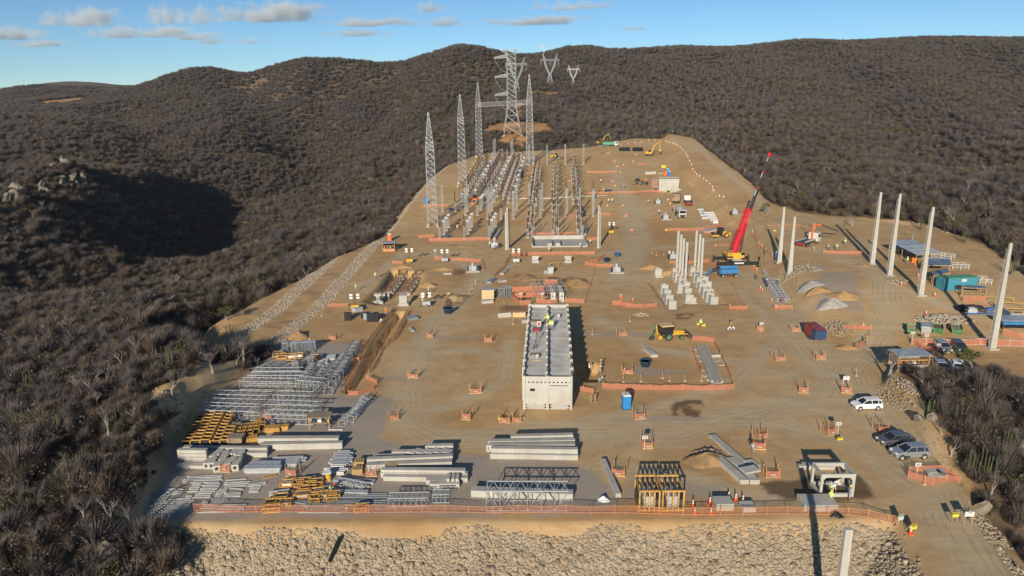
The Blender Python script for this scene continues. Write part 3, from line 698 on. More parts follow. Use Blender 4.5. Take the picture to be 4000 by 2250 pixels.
band_rocks('rubble_drain','upper band of pale broken rock down the embankment terrace',44000,(-90,-20),(100,240),lambda x,y,s: (lt_(x,y) < 5) & (s > -0.3) & (s < 4.3),.10,.27,'crushed',61)
band_rocks('rubble_drain','lower band of pale broken rock across the embankment terrace',52000,(-105,-25),(100,240),lambda x,y,s: (lt_(x,y) < 5) & (s > 9.0) & (s < 14.1),.10,.28,'crushed',62)
band_rocks('rubble_drain','thin line of loose stones edging the outer embankment bench',9000,(-120,-35),(100,220),lambda x,y,s: (lt_(x,y) < 5) & (s > 18.2) & (s < 19.1),.1,.25,'crushed',63)
band_rocks('edge_rubble','scattered rubble along the rim of the upper pad',16000,(-60,5),(225,380),lambda x,y,s: (s > -0.5) & (s < 4.0),.12,.42,'crushed',64)
band_rocks('edge_rubble','loose rubble lining the outer edge of the haul road',22000,(30,170),(140,420),lambda x,y,s: (s > 0.2) & (s < 2.4) & (fbm(x,y,12,2,77) > -0.1),.12,.4,'crushed',65)
band_rocks('cut_rubble','broken rock spilling down the cut bank beside the steel yard',6500,(-66,-34),(62,122),lambda x,y,s: (s > 0.6) & (s < 7.5) & (lt_(x,y) > 1) & (fbm(x,y,8,2,33) > -0.12),.07,.34,'riprap',66)
band_rocks('cut_rubble','broken rock along the bank between the road and the scrub mound',2600,(36,75),(58,112),lambda x,y,s: (s > 0.2) & (s < 2.8),.06,.26,'riprap',67)
def boulder(p,s,k,label,sq=(1,1,1)):
 o = put('boulder',rock_object_mesh('boulder',10 + k % 4,'boulder')); o.location = (p[0],p[1],p[2] + s * .3); o.scale = (s * sq[0],s * sq[1],s * sq[2]); o.rotation_euler = (k * .7,k * .4,k * 1.3)
 return tag(o,label,'boulder')
boulder(at('B8',965,1310),1.45,0,'big rounded boulder on the scrubby bank beside the rubble slope',(1,.9,1.2))
boulder(at('B8',1020,1040),.9,1,'pale square block lying above the big rounded boulder')
boulder(at('B8',1090,1090),.8,2,'tan block lying between a pale square block and the rubble slope')
boulder(at('B8',970,1010),.8,3,'yellowish block leaning beside the pale square block')
boulder(at('B6',750,630),1.1,1,'long pinkish boulder at the edge of the road below the parked white hatchback',(1.3,.8,.7))
boulder(at('B6',890,625),.7,2,'small pinkish boulder next to the long pinkish one')
boulder(at('B6',1600,830),1.5,0,'broad flat boulder among cactus on the scrub mound',(1.4,1,.6))
boulder(at('B6',1800,960),1.5,3,'tall pale boulder at the outer side of the scrub mound',(1,1,1))
boulder(at('B7',2120,250),.95,2,'long tan boulder behind the white notice board',(1.5,.7,.7))
boulder(at('B8',100,1200),1.3,2,'grey boulder half hidden in leafless scrub')
crag = [(30,690,5.2),(110,720,5.6),(200,700,4.6),(270,740,5.0),(240,830,5.2),(100,850,4.4),(590,650,4.0),(640,710,3.6),(790,340,3.4),(900,240,4.0),(960,330,4.8),(1050,300,4.4),(1110,200,3.6),(1180,180,3.6),(1170,250,3.2),
  (880,520,3.2),(900,580,3.4),(1020,540,3.8),(1070,460,2.8),(1190,500,3.4),(1200,560,3.6),(1120,610,3.0),(1000,600,2.6),(1420,360,4.4),(1380,280,2.8),(1470,250,3.6),(1780,90,4.2),(1720,120,3.0)]
for i,(x,y,s) in enumerate(crag):
 p = at('L1',x,y + 40) + Vector((0,0,.4))
 o = boulder(p,s * .56,i,'weathered crag boulder ' + ('in the biggest low outcrop' if i < 6 else 'of the small pair beside the biggest outcrop' if i < 8 else 'in the upper outcrop on the ridge' if i < 15 else 'in the scattered outcrop below the ridge' if i < 23 else 'at the shaded end of the ridge') + ' on the hillside',(1.35,.9,.75)); o['group'] = 'crag boulders on the hillside'
#- lattice work
def lattice(b,secs,rl=0.06,rb=0.035,horiz=True,X=True,cx=0,cy=0):
 cor = ((1,1),(-1,1),(-1,-1),(1,-1))
 P = [[Vector((cx + c[0] * w,cy + c[1] * w,z)) for c in cor] for z,w in secs]
 for a,c in zip(P[:-1],P[1:]):
  for i in range(4):
   j = (i + 1) % 4
   b.bar(a[i],c[i],rl,4,cap=False)
   b.bar(a[i],c[j],rb,3,cap=False)
   if X: b.bar(a[j],c[i],rb,3,cap=False)
   if horiz: b.bar(c[i],c[j],rb,3,cap=False)
 return b
def secs_lin(z0,z1,w0,w1,n):
 return [(z0 + (z1 - z0) * i / n,w0 + (w1 - w0) * i / n) for i in range(n + 1)]
def truss(b,L,w,h,n,rl=0.05,rb=0.03,M4=None,y0=0.0):
 T = M4 or Matrix.Identity(4)
 def q(x,y,z): return T @ Vector((x,y0 + y,z))
 for y in (-w / 2,w / 2):
  for z in (0,h): b.bar(q(0,y,z),q(L,y,z),rl,4)
 st = L / n
 for i in range(n + 1):
  x = i * st
  for y in (-w / 2,w / 2): b.bar(q(x,y,0),q(x,y,h),rb,3,cap=False)
  for z in (0,h): b.bar(q(x,-w / 2,z),q(x,w / 2,z),rb,3,cap=False)
  if i < n:
   s = i % 2
   for y in (-w / 2,w / 2): b.bar(q(x,y,h * s),q(x + st,y,h * (1 - s)),rb,3,cap=False)
   for z in (0,h): b.bar(q(x,w / 2 * (1 - 2 * s),z),q(x + st,-w / 2 * (1 - 2 * s),z),rb,3,cap=False)
 return b
#- transmission pylons
def big_pylon():
 p = at('T1',1290,1222)
 t = thing('transmission_pylon','tall white lattice pylon with three side arms on the bare orange clearing','pylon',p,R_(4)); t.scale = (1.06,1.06,.955)
 b = MB(); lattice(b,[(0,5.2),(6.5,4.1),(12.5,3.2),(18,2.5)],.16,.09); b.build('leg_frame','galvanised',t)
 b = MB(); lattice(b,secs_lin(18,53,2.5,2.3,12),.13,.07); b.build('body','galvanised',t)
 for z in (48.5,37.0,26.0):
  b = MB(); tip = Vector((-9.6,0,z - .6))
  for y in (-2.3,2.3):
   b.bar((-2.4,y,z + 1.4),tip + Vector((0,y * .12,.3)),.1,4); b.bar((-2.4,y,z - .6),tip + Vector((0,y * .12,-.2)),.1,4)
   for i in range(6):
    u = i / 6; v = (i + .5) / 6
    b.bar(Vector((-2.4,y,z + 1.4)).lerp(tip,u),Vector((-2.4,y,z - .6)).lerp(tip,v),.06,3); b.bar(Vector((-2.4,y,z - .6)).lerp(tip,v),Vector((-2.4,y,z + 1.4)).lerp(tip,(i + 1) / 6),.06,3)
  arm = b.build('cross_arm','galvanised',t)
  b = MB()
  for y in (-.3,.3):
   pts = [Vector((-9.4 + 7.2 * (u ** 1.4),y,z - 1 - 9.3 * math.sin(min(u * 1.25,1.57)) )) for u in [i / 10 for i in range(11)]]
   b.path(pts,.05,4)
  b.build('jumper_cable','equipment_grey',arm)
 b = MB()
 for y in (-1.6,1.6):
  b.bar((-7,y * .3,53.2),(7,y * .3,53.2),.08,4)
  for s in (-1,1):
   b.bar((s * 2.3,y,50),(s * 7,y * .3,53.2),.08,4)
   for i in range(4): b.bar((s * (2.3 + i * 1.17),y * (1 - .17 * i),50 + .8 * i),(s * (2.9 + i * 1.17),y * .4,53.2),.05,3)
 b.build('earth_wire_arm','galvanised',t)
 b = MB()
 for c in ((1,1),(-1,1),(-1,-1),(1,-1)): b.cbox((c[0] * 5.2,c[1] * 5.2,.1),(1,1,.7))
 b.build('footing','concrete',t)
big_pylon()
def delta_pylon(base,top,label,rz=0.0,bw=.30):
 p = at('T1',*base); H = top_z(p,'T1',*top) - p.z
 t = thing('transmission_pylon',label,'pylon',p,rz,'delta pylons along the power line'); k = H / 42.0; th = max(.08,p.length * .00022)
 def q(x,y,z): return Vector((x * k,y * k,z * k))
 b = MB(); lattice(b,[(z * k,w * k) for z,w in [(0,4.2),(5,3.2),(10,2.2),(15,1.3)]],th,th * .7); b.build('leg_frame','galvanised',t)
 b = MB()
 for s in (-1,1):
  for y in (-.8,.8):
   A = [q(s * .3,y,15),q(s * 5.2,y,26),q(s * 6.6,y,33)]; B = [q(s * 1.3,y,15),q(s * 6.8,y,25.5),q(s * 8.4,y,33)]
   b.path(A,th,4); b.path(B,th,4)
   for i in range(6):
    u = i / 6; b.bar(A[0].lerp(A[1],u),B[0].lerp(B[1],min(1,u + .12)),th * .6,3); b.bar(B[0].lerp(B[1],min(1,u + .12)),A[0].lerp(A[1],u + 1 / 6),th * .6,3)
   for i in range(3): b.bar(A[1].lerp(A[2],i / 3),B[1].lerp(B[2],(i + 1) / 3),th * .6,3)
 b.build('window_frame','galvanised',t)
 b = MB(); truss(b,26 * k,1.6 * k,2.0 * k,14,th,th * .6,Matrix.Translation((-13 * k,0,32.5 * k)))
 b.build('cross_beam','galvanised',t)
 for s in (-1,1):
  b = MB()
  for y in (-.7,.7):
   b.bar(q(s * 6.8,y,34.5),q(s * 10.2,0,42),th,4); b.bar(q(s * 9.2,y,34.5),q(s * 10.2,0,42),th,4)
   for i in range(3): b.bar(q(s * (6.8 + i * .9),y * (1 - i * .3),34.5 + i * 2.2),q(s * (9.2 + .3 * i),y * (1 - i * .3),35.5 + i * 2.2),th * .6,3)
  b.build('horn','galvanised',t)
 for s in (-1,0,1):
  b = MB(); b.bar(q(s * 12.6,0,32.5),q(s * 12.6,0,28.2),th * .8,5); b.cbox(q(s * 12.6,0,28),(.8 * k,.8 * k,.5 * k)); b.build('insulator_string','equipment_grey',t)
delta_pylon((1345,690),(1345,232),'delta pylon with a wide beam rising behind the three-armed pylon',R_(6))
delta_pylon((1765,590),(1750,190),'slim pale pylon standing in front of the ridge beside a smaller one',R_(12))
delta_pylon((2058,600),(2055,335),'small delta pylon half hidden by scrub right of the slim pale pylon'.replace(' right of',' beyond'),R_(-4))
delta_pylon((1690,222),(1690,78),'distant thin pylon standing on the skyline saddle',R_(0))
#- switchyard gantry
def gantry_tower(p,label,rz=0.0,sc=1.0):
 t = thing('gantry_tower',label,'lattice tower',p,rz,'gantry towers of the switchyard'); t.scale = (1,1,sc)
 b = MB(); lattice(b,secs_lin(0.3,24.5,1.65,1.25,11),.12,.06); b.build('lower_mast','galvanised',t)
 b = MB(); lattice(b,secs_lin(24.5,27,1.25,1.15,2),.13,.07); b.build('beam_seat','galvanised',t)
 b = MB(); lattice(b,secs_lin(27,36.5,1.15,0.12,6),.10,.055); b.build('peak','galvanised',t)
 b = MB(); b.bar((0,0,36.3),(0,0,40),.05,5,.02); b.build('lightning_rod','dark_steel',t)
 b = MB()
 for c in ((1,1),(-1,1),(-1,-1),(1,-1)): b.cbox((c[0] * 1.65,c[1] * 1.65,.05),(1.0,1.0,.6))
 b.build('footing','concrete_white',t); return t
g1 = at('S1',310,1118); g2 = at('S1',697,556); g3 = at(1206,393); g4 = at(1333,413)
gantry_tower(g1,'lattice gantry tower standing alone beside the blue portable toilet',.06)
gantry_tower(g2,'lattice gantry tower between the toilet tower and the beam portal',.06)
gantry_tower(g3,'lattice gantry tower carrying the beam end away from the crane',.06)
gantry_tower(g4,'lattice gantry tower carrying the beam end towards the crane',.06,1.14)
t = thing('gantry_beam','long horizontal lattice beam joining two gantry towers','lattice beam',g3 + Vector((0,0,24.6)),yaw(g3,g4))
Lb = (g4 - g3).length
b = MB(); truss(b,Lb - 2.6,1.8,2.0,22,.09,.05,Matrix.Translation((1.3,0,0)) @ Matrix.Rotation(-math.asin((g4.z + 3.45 - g3.z) / Lb),4,'Y'))
b.build('girder','galvanised',t)
b = MB(); b.box(1.0,1.5,-1,1,-.1,2.1).build('end_plate','galvanised',t); MB().box(Lb - 1.5,Lb - 1.0,-1,1,3.35 + g4.z - g3.z,5.5 + g4.z - g3.z).build('end_plate','galvanised',t)
#- switchyard equipment
def insulator(b,z0,z1,r,n=9,cx=0,cy=0):
 k = max(4,int((z1 - z0) / .35)); pr = []
 for i in range(k):
  z = z0 + (z1 - z0) * i / k; dz = (z1 - z0) / k
  pr += [(r * .62,z),(r,z + dz * .35),(r * .62,z + dz * .8)]
 b.lathe(pr + [(r * .6,z1)],(cx,cy,0),n)
def make_post(name,label,cat,group,hl,hi,head):
 t = thing(name,label,cat,(0,0,0),0,group)
 b = MB(); lattice(b,secs_lin(0.15,hl,.30,.27,max(3,int(hl / .8))),.045,.024); b.build('lattice_stand','galvanised',t)
 b = MB(); b.cbox((0,0,.02),(1.0,1.0,.36)); b.build('footing','concrete_white',t)
 if hi:
  b = MB(); insulator(b,hl + .12,hl + hi * .5,.23); insulator(b,hl + hi * .5 + .12,hl + hi,.21); b.build('insulator','porcelain',t)
  b = MB(); b.cbox((0,0,hl + .05),(.7,.7,.1)); b.lathe([(.14,hl + hi * .5 - .02),(.14,hl + hi * .5 + .14)],n=8)
  if head == 'ring':
   for q in range(8):
    a,c = q * math.pi / 4,(q + 1) * math.pi / 4
    for zz in (hl + hi + .05,hl + hi + .45): b.bar((.30 * math.cos(a),.30 * math.sin(a),zz),(.30 * math.cos(c),.30 * math.sin(c),zz),.035,4)
   b.cbox((0,0,hl + hi + .25),(.3,.3,.6)); b.build('corona_ring','equipment_grey',t)
  elif head == 'arm':
   b.cbox((0,0,hl + hi + .1),(.3,.3,.22)); b.cbox((0,1.0,hl + hi + .28),(.12,2.4,.12)); b.build('contact_arm','equipment_grey',t)
  else: b.cbox((0,0,hl + hi + .08),(.26,.26,.16)); b.build('cap','equipment_grey',t)
 elif head == 'box':
  b = MB(); b.cbox((0,0,hl + .3),(.95,.8,.6)); b.cbox((0,0,hl + .65),(.5,.5,.14)); b.build('terminal_head','equipment_grey',t)
 else:
  b = MB(); b.cbox((0,0,hl + .06),(.75,.75,.12)); b.build('top_plate','galvanised',t)
 return Kind(t)
K_arr = make_post('surge_arrester','slim brown insulator post on a lattice stand in the switchyard margin','arrester','brown insulator posts of the switchyard',3.5,4.0,'')
K_disc = make_post('disconnector_post','brown insulator post with a contact arm in the dense switchyard rows','disconnector','disconnector posts in the rows',2.6,3.8,'arm')
K_brk = make_post('breaker_post','dark insulator post with a white ring on top in the switchyard rows','breaker','ringed breaker posts in the rows',2.4,5.0,'ring')
K_ct = make_post('transformer_stand','lattice stand with a grey box head in the switchyard','equipment stand','box headed stands of the switchyard',3.9,0,'box')
K_bus = make_post('bus_support','tall plain lattice column with a flat plate on top in the switchyard','lattice column','plain lattice columns of the switchyard',9.4,0,'')
for p in ((395,1288),(722,1283),(1050,1272),(600,932),(895,980),(1205,1025)): K_arr(at('S1',*p),.06)
for x0,y0,x1,y1 in ((455,1230,515,1140),(768,1225,822,1130),(1085,1215,1132,1125),(672,890,720,800),(935,905,970,855)):
 for u in (0,.5,1): K_ct(at('S1',x0 + (x1 - x0) * u,y0 + (y1 - y0) * u),.06,'grey box headed stand in a group of three near the front barrier')
for p in ((435,935),(735,980),(762,925),(1030,1030),(1055,975),(1085,920)): K_bus(at('S1',*p),.06,'tall plain lattice column at the near end of the dense rows')
for p in ((20,1030),(62,910),(375,1012),(397,905),(720,1000),(1068,992),(225,325),(462,320),(700,312),(940,306),(890,975),(235,885)): K_bus(at('S2',*p),.06)
for p in ((715,745),(1068,780),(225,690)): K_arr(at('S2',*p),.06)
def rowline(crop,a,c,n,kind,off=0.0,lab='',jit=.25):
 A,B = at(crop,*a),at(crop,*c); d = (B - A).normalized(); s = Vector((d.y,-d.x,0)) * off
 rg = random.Random(int(a[0] * 7 + off * 100))
 for i in range(n):
  u = (i + rg.uniform(-jit,jit) * .5) / (n - 1); q = A.lerp(B,u) + s; q.z = zat(q.x,q.y); kind(q,yaw(A,B) - math.pi / 2,{'d': 'brown armed post','b': 'dark ringed post','s': 'slim brown post','t': 'grey box headed stand'}[kind.root.name[0]] + ' ' + lab)
for a,c,l in (((750,800),(1000,335),'in the dense row beside the gantry towers'),((1000,800),(1225,335),'in the middle one of three dense rows'),((1250,820),(1412,335),'in the dense row beside the long black pipes')):
 rowline('S1',a,c,13,K_brk,-1.2,l); rowline('S1',a,c,12,K_disc,1.3,l); rowline('S1',a,c,8,K_ct,3.4,l)
for a,c,l in (((285,850),(335,400),'in the thin row next to the dense rows'),((560,915),(570,370),'in the middle thin row behind the basin'),((838,840),(810,370),'in the outer thin row facing the open pad')):
 rowline('S2',a,c,10,K_brk,-.9,l); rowline('S2',a,c,9,K_disc,1.0,l)
for a,c,l in (((205,1290),(240,960),'in the short line behind the basin end towards the trio'),((538,1285),(545,1010),'in the short line behind the middle of the basin'),((866,1278),(855,1000),'in the short line behind the basin end towards the pair')):
 rowline('S2',a,c,4,K_disc,0,l); rowline('S2',a,c,3,K_arr,1.4,l)
for p in ((1000,330),(1090,240),(1465,250),(1280,210),(1222,200)): K_arr(at('S1',*p),.06,'slim brown insulator post at the far end of the dense rows')
for p in ((1110,250),(1130,225),(1340,260),(1355,235)): K_bus(at('S1',*p),.06,'tall plain lattice column at the far end of the dense rows')
#- control building
FL = at('N1',270,1300,carve=False); FR = at('N1',826,1303,carve=False)
BZ = min(FL.z,FR.z) - .05; BW = (FR - FL).length; BYAW = yaw(FL,FR)
BH = top_z(FL,'N1',268,932) - BZ
_far = at('N1',372,112,z=BZ + BH); BL = (Vector((_far.x,_far.y)) - Vector((FL.x,FL.y))).length
def building():
 t = thing('control_building','long white precast concrete building with a flat unfinished roof','building',(FL.x,FL.y,BZ),BYAW)
 W,H,Ln = BW,BH,BL; rz = H - .55; base = 1.0
 hw = W / 2
 b = MB(); y0,y1 = .08,.22
 ox0,ox1,oz0,oz1 = W * .145,W * .245,H * .56,H * .64
 b.box(.3,ox0,y0,y1,base,H - .95).box(ox1,hw - .16,y0,y1,base,H - .95).box(ox0,ox1,y0,y1,base,oz0).box(ox0,ox1,y0,y1,oz1,H - .95)
 fw = b.build('wall_panel','concrete_white',t); MB().box(ox0 + .02,ox1 - .02,y1 + .3,y1 + .34,oz0,oz1).build('window_pane','glass',fw)  # dark sheet set behind the opening stands for the unlit interior
 b = MB(); b.box(hw + .16,W - .3,y0,y1,base,H - 1.42).box(hw + .16,hw + .35,y0,y1,H - 1.42,H - 1.3).box(W - .62,W - .3,y0,y1,H - 1.42,H - 1.3).box(hw + .16,W - .3,y0,y1,H - 1.3,H - .95); b.build('wall_panel','concrete_white',t)
 b = MB(); b.box(W * .10,W * .27,y0 - .04,y0 - .002,base + .1,oz0 - .08); b.build('patch_panel','concrete_white',fw)
 for i in range(7):
  for xa in (.55,hw + .35):
   x = xa + i * (hw - .9) / 7
   if not (xa < hw and ox0 - .1 < x < ox1 + .1): MB().box(x,x + .05,y0 - .006,y0 - .001,base + .15,H - 1.6).build('form_mark','concrete',t)
 b = MB(); b.box(.3,W - .3,.1,.28,H - .78,H); b.build('front_beam','concrete_white',t)
 for i in range(11):
  x = .3 + (W - .6) * (i + .5) / 11
  if abs(x - hw) < .2: continue
  MB().cbox((x,.16,H - .865),(.3,.14,.17)).build('spacer_block','concrete_white',t)
 b = MB(); b.box(.3,W - .3,.06,.24,base - .16,base); b.build('plinth_beam','concrete',t)
 bl = MB().box(0,.46,0,.12,0,.19).mesh('block'); bl.materials.append(MATS['concrete_white'])
 for r in range(4):
  n = 0; x = .32 + (.25 if r % 2 else 0)
  while x < W - .8:
   if abs(x + .24 - hw) > .4:
    o = put('block',bl,t); o.location = (x,.10 + .012 * ((n * 7 + r * 3) % 3),.03 + r * .205)
   x += .5; n += 1
 for x in (0,hw - .18,W - .36):
  MB().box(x,x + .36,-.05,.33,-.1,H + .12).build('column','concrete_white',t)
 nc = 12
 for s in (0,1):
  for i in range(1,nc):
   y = Ln * i / (nc - 1) - (.4 if i == nc - 1 else 0)
   x = -.22 if s == 0 else W - .22
   MB().box(x,x + .44,y,y + .4,-.1,H + .16).build('column','concrete_white',t)
  for i in range(nc - 1):
   ya,yb = Ln * i / (nc - 1) + .4,Ln * (i + 1) / (nc - 1) - .02
   x = .0 if s == 0 else W - .16
   MB().box(x,x + .16,ya,yb,.0,H - .12).build('side_panel','concrete_white',t)
 MB().box(.2,W - .2,Ln - .2,Ln,0,H).build('rear_wall','concrete_white',t)
 npk = 14
 for i in range(npk):
  ya,yb = .32 + (Ln - .55) * i / npk,.32 + (Ln - .55) * (i + 1) / npk - .02
  for xa,xb in ((.18,hw - .3),(hw + .02,W - .18)):
   MB().box(xa,xb,ya,yb,rz - .25 + .01 * (i % 2),rz + .008 * ((i * 5) % 3)).build('roof_plank','concrete_roof',t)
 cb = MB().box(-.14,.14,0,.5,0,.62).box(-.2,-.14,.1,.4,.2,.45).mesh('upstand_block'); cb.materials.append(MATS['concrete_white'])
 MB().box(hw - .28,hw,.4,Ln - .3,rz - .2,rz + .04).build('ridge_beam','concrete_white',t)
 n = 44
 for i in range(n):
  o = put('upstand_block',cb,t); o.location = (hw - .14,.5 + (Ln - 1.4) * i / n,rz + .05); o.scale = (1,1,1 + .12 * ((i * 3) % 4 - 1))
 return t,rz
BT,RZ = building()
BM4 = Matrix.Translation((FL.x,FL.y,BZ)) @ Matrix.Rotation(BYAW,4,'Z')
def on_roof(cx,cy):
 return at('N1',cx,cy,z=BZ + RZ + .02)
p = on_roof(422,425)
t = thing('generator','small red portable generator standing on the flat roof','generator',p,.1)
MB().box(-.5,.5,-.3,.3,.25,.75).build('engine','maroon_paint',t); b = MB()
for x in (-.55,.55):
 for y in (-.35,.35): b.bar((x,y,0),(x,y,.95),.04,5)
for y in (-.35,.35): b.bar((-.55,y,.95),(.55,y,.95),.04,5)
b.build('frame','dark_steel',t)
p = on_roof(450,400)
t = thing('safety_board','white board with red lettering beside the roof generator','board',p,.1)
MB().box(-.35,.35,-.02,.02,.4,1.5).build('panel','white_paint',t); MB().box(-.2,.2,-.035,-.022,.85,1.3).build('print','red_paint',t); MB().bar((-.3,0,0),(-.3,0,.4),.03).bar((.3,0,0),(.3,0,.4),.03).build('leg','white_paint',t)
def flat_stack(name,label,cat,p,rz,L,W,n,h,m,gap=.0,jitter=.05,group=None):
 t = thing(name,label,cat,p,rz,group); rg = random.Random(int(p[0] * 31 + p[1] * 17))
 for i in range(n):
  MB().cbox((rg.uniform(-jitter,jitter),rg.uniform(-jitter,jitter),h * (i + .5) + gap * i),(L,W,h),rg.uniform(-jitter,jitter) * .4).build('board',m,t)
 return t
flat_stack('panel_stack','brown formwork panels lying on the roof beside the workers','panel stack',on_roof(420,315),.0,2.2,1.3,3,.12,'plywood')
flat_stack('panel_stack','grey tilted formwork panel lying flat on the roof near the front','panel',on_roof(405,685),.05,1.5,.8,2,.1,'plywood')
flat_stack('panel_stack','small pinkish board lying on the roof in front of a white bucket','board',on_roof(415,748),.03,1.5,.4,1,.06,'plywood_light')
def bucket(p,label,m='white_paint',s=1.0):
 t = thing('bucket',label,'bucket',p); MB().lathe([(.2 * s,0),(.26 * s,.5 * s),(.27 * s,.52 * s),(.22 * s,.50 * s),(.2 * s,.42 * s)],n=10).build('pail',m,t,True)
 MB().path([Vector((.26 * s * math.cos(a),0,.5 * s + .2 * s * math.sin(a))) for a in [i * math.pi / 6 for i in range(7)]],.015,3).build('handle','dark_steel',t)
bucket(on_roof(672,268),'white bucket standing alone on the roof away from the workers',s=1.3)
bucket(on_roof(432,728),'white bucket on the roof beside the formwork panels',s=1.2)
def tripod(p,label,h=1.5,m='dark_steel'):
 t = thing('survey_tripod',label,'tripod',p)
 for i in range(3): a = i * 2.09; MB().bar((.5 * math.cos(a),.5 * math.sin(a),0),(0,0,h),.035,4).build('leg',m,t)
 MB().cbox((0,0,h + .12),(.22,.22,.28)).build('instrument','dark_steel',t)
tripod(on_roof(428,550),'dark survey tripod standing on the roof')
tripod(on_roof(400,625),'small dark stand lying near the roof edge',.5)
#- concrete poles
def conc_pole(p,top,label,w0=1.0,w1=.5,steps=True,group='tall concrete poles',cat='pole'):
 t = thing('concrete_pole',label,cat,p,.0,group); h = top - p[2]
 b = MB(); a,c = w0 / 2,w1 / 2
 b.add([(-a,-a * .7,-.3),(a,-a * .7,-.3),(a,a * .7,-.3),(-a,a * .7,-.3),(-c,-c * .7,h),(c,-c * .7,h),(c,c * .7,h),(-c,c * .7,h)],((0,3,2,1),(4,5,6,7),(0,1,5,4),(1,2,6,5),(2,3,7,6),(3,0,4,7)))
 b.build('shaft','concrete_white',t)
 b = MB(); n = int(h / 1.1)
 for s in (-1,):
  for f in (.15,.85): pass
  b.add([(-a * .55,-a * .7 - .012,0),(a * .35,-a * .7 - .012,0),(c * .35,-c * .7 - .012,h - .3),(-c * .55,-c * .7 - .012,h - .3)],((0,1,2,3),))
 b.build('recessed_face','concrete',t)
 if steps:
  b = MB()
  for i in range(2,n):
   u = i / n; x = -(a + (c - a) * u)
   b.bar((x,0,i * 1.1),(x - .28,0,i * 1.1),.035,4); 
  b.bar((-a - .28,0,1),(-c - .28,0,h - 1),.03,4); b.build('step_rail','galvanised',t)
 MB().cbox((0,0,.02),(w0 * 1.7,w0 * 1.5,.25)).build('footing','concrete',t); return t
for cr,bx_,by_,c2,tx,ty,lab,st in (('S5',1308,1062,'S5',1388,162,'tall concrete pole standing beside the crane truck area behind the tin shed',True),('S5',1527,1208,'S5',1620,182,'tall concrete pole in front of the long grey tin roof',True),
  ('M6',628,330,'S6',735,347,'tall concrete pole in front of the blue tin canopies and teal container',True),('M6',1528,1004,'S6',1705,797,'tall concrete pole rising from the orange railing by the parked cars',True),
  ('S5',140,1048,'S5',190,350,'tall concrete pole beside the blue drum next to a rubble heap',False),('S5',268,1196,'S5',327,470,'tall concrete pole standing in the pale rubble heap',False)):
 p = at(cr,bx_,by_); conc_pole(p,top_z(p,c2,tx,ty),lab,1.0,.45,st)
_r = ray('B7',810,425); _k = 51.0 / _r.y; p = Vector((_r.x * _k,51.0,zat(_r.x * _k,51.0)))
conc_pole(p,CAM_H + _r.z * _k,'square concrete pole rising from the rubble slope below the site edge',.75,.6,False)
for cr,pts,labs_ in (('S1',((1272,1432,1258,945),(1292,1428,1276,878),(1308,1415,1292,882)),'slender concrete post in a tight trio beside the switchyard barrier'),('S2',((1133,1408,1128,850),(1150,1395,1144,880)),'slender concrete post in a pair beside the concrete basin')):
 for q in pts:
  p = at(cr,q[0],q[1]); o = conc_pole(p,top_z(p,cr,q[2],q[3]),labs_,.55,.42,False,'trio and pair of slender posts')
def footing_block(p,label,s=1.0,rz=.05,col=None):
 t = thing('precast_footing',label,'footing',p,rz,'hollow precast footings')
 MB().cbox((0,0,.12),(2.2 * s,2.2 * s,.35)).build('base_pad','concrete_white',t)
 b = MB(); w = .8 * s; i = .5 * s; z0,z1 = .29,2.0 * s
 b.box(-w,w,-w,-i,z0,z1).box(-w,w,i,w,z0,z1).box(-w,-i,-i,i,z0,z1).box(i,w,-i,i,z0,z1); b.build('socket','concrete_white',t); return t
blk = [(300,1105),(335,1172),(360,1238),(396,1312),(505,1098),(592,1146),(605,1232),(662,1238),(775,1085),(838,1062),(820,1152),(882,1128),(865,1208),(918,1258),(800,1000),(570,1070),(470,960),(515,1012),(440,895),(660,880),(705,960),(740,1020)]
for i,q in enumerate(blk):
 footing_block(at('S4',*q),'hollow square concrete footing block in the group under the slender columns',1.0 if i not in (7,11) else .7)
footing_block(at('S4',222,905),'single hollow concrete footing set apart on bare soil',1.05)
for (bx_,by_,tx,ty) in ((455,893,472,327),(489,955,503,372),(521,1000,537,420),(562,1040,570,466),(681,872,693,322),(722,955,732,368),(757,1012,770,413)):
 p = at('S4',bx_,by_); t = thing('precast_column','slender white precast column standing in a socket footing','column',p,.05,'slender precast columns'); h = top_z(p,'S4',tx,ty) - p.z
 MB().box(-.24,.24,-.24,.24,.3,h).build('shaft','concrete_white',t); MB().box(-.14,.14,-.26,-.242,.5,h - .2).build('recessed_face','concrete',t)
 b = MB()
 for s in (-1,1): b.bar((s * .24,0,h * .35),(s * 1.7,1.2 * s,.5),.05,4)
 b.build('brace','wood',t)
A0,A1,A2 = at('S2',268,1405),at('S2',988,1400),at('S2',985,1292)
def basin():
 w = (A1 - A0).length; rz = yaw(A0,A1); d = (Vector((A2.x,A2.y)) - Vector((A1.x,A1.y))).length
 t = thing('concrete_basin','shallow rectangular concrete basin with low walls in front of the switchyard','basin',(A0.x,A0.y,A0.z - .15),rz)
 MB().box(0,w,0,d,0,.2).build('floor_slab','concrete_white',t)
 for q in ((0,w,-.12,.12,.19,.55),(0,w,d - .15,d + .15,.19,1.3),(-.15,.15,.125,d - .155,.19,1.15),(w - .15,w + .15,.125,d - .155,.19,1.1)): MB().box(*q).build('wall','concrete_white',t)
 for x in (.28,.43): MB().box(w * x,w * x + 1.3,.6,d * .55,.205,1.2).build('pedestal','concrete_white',t)
basin()
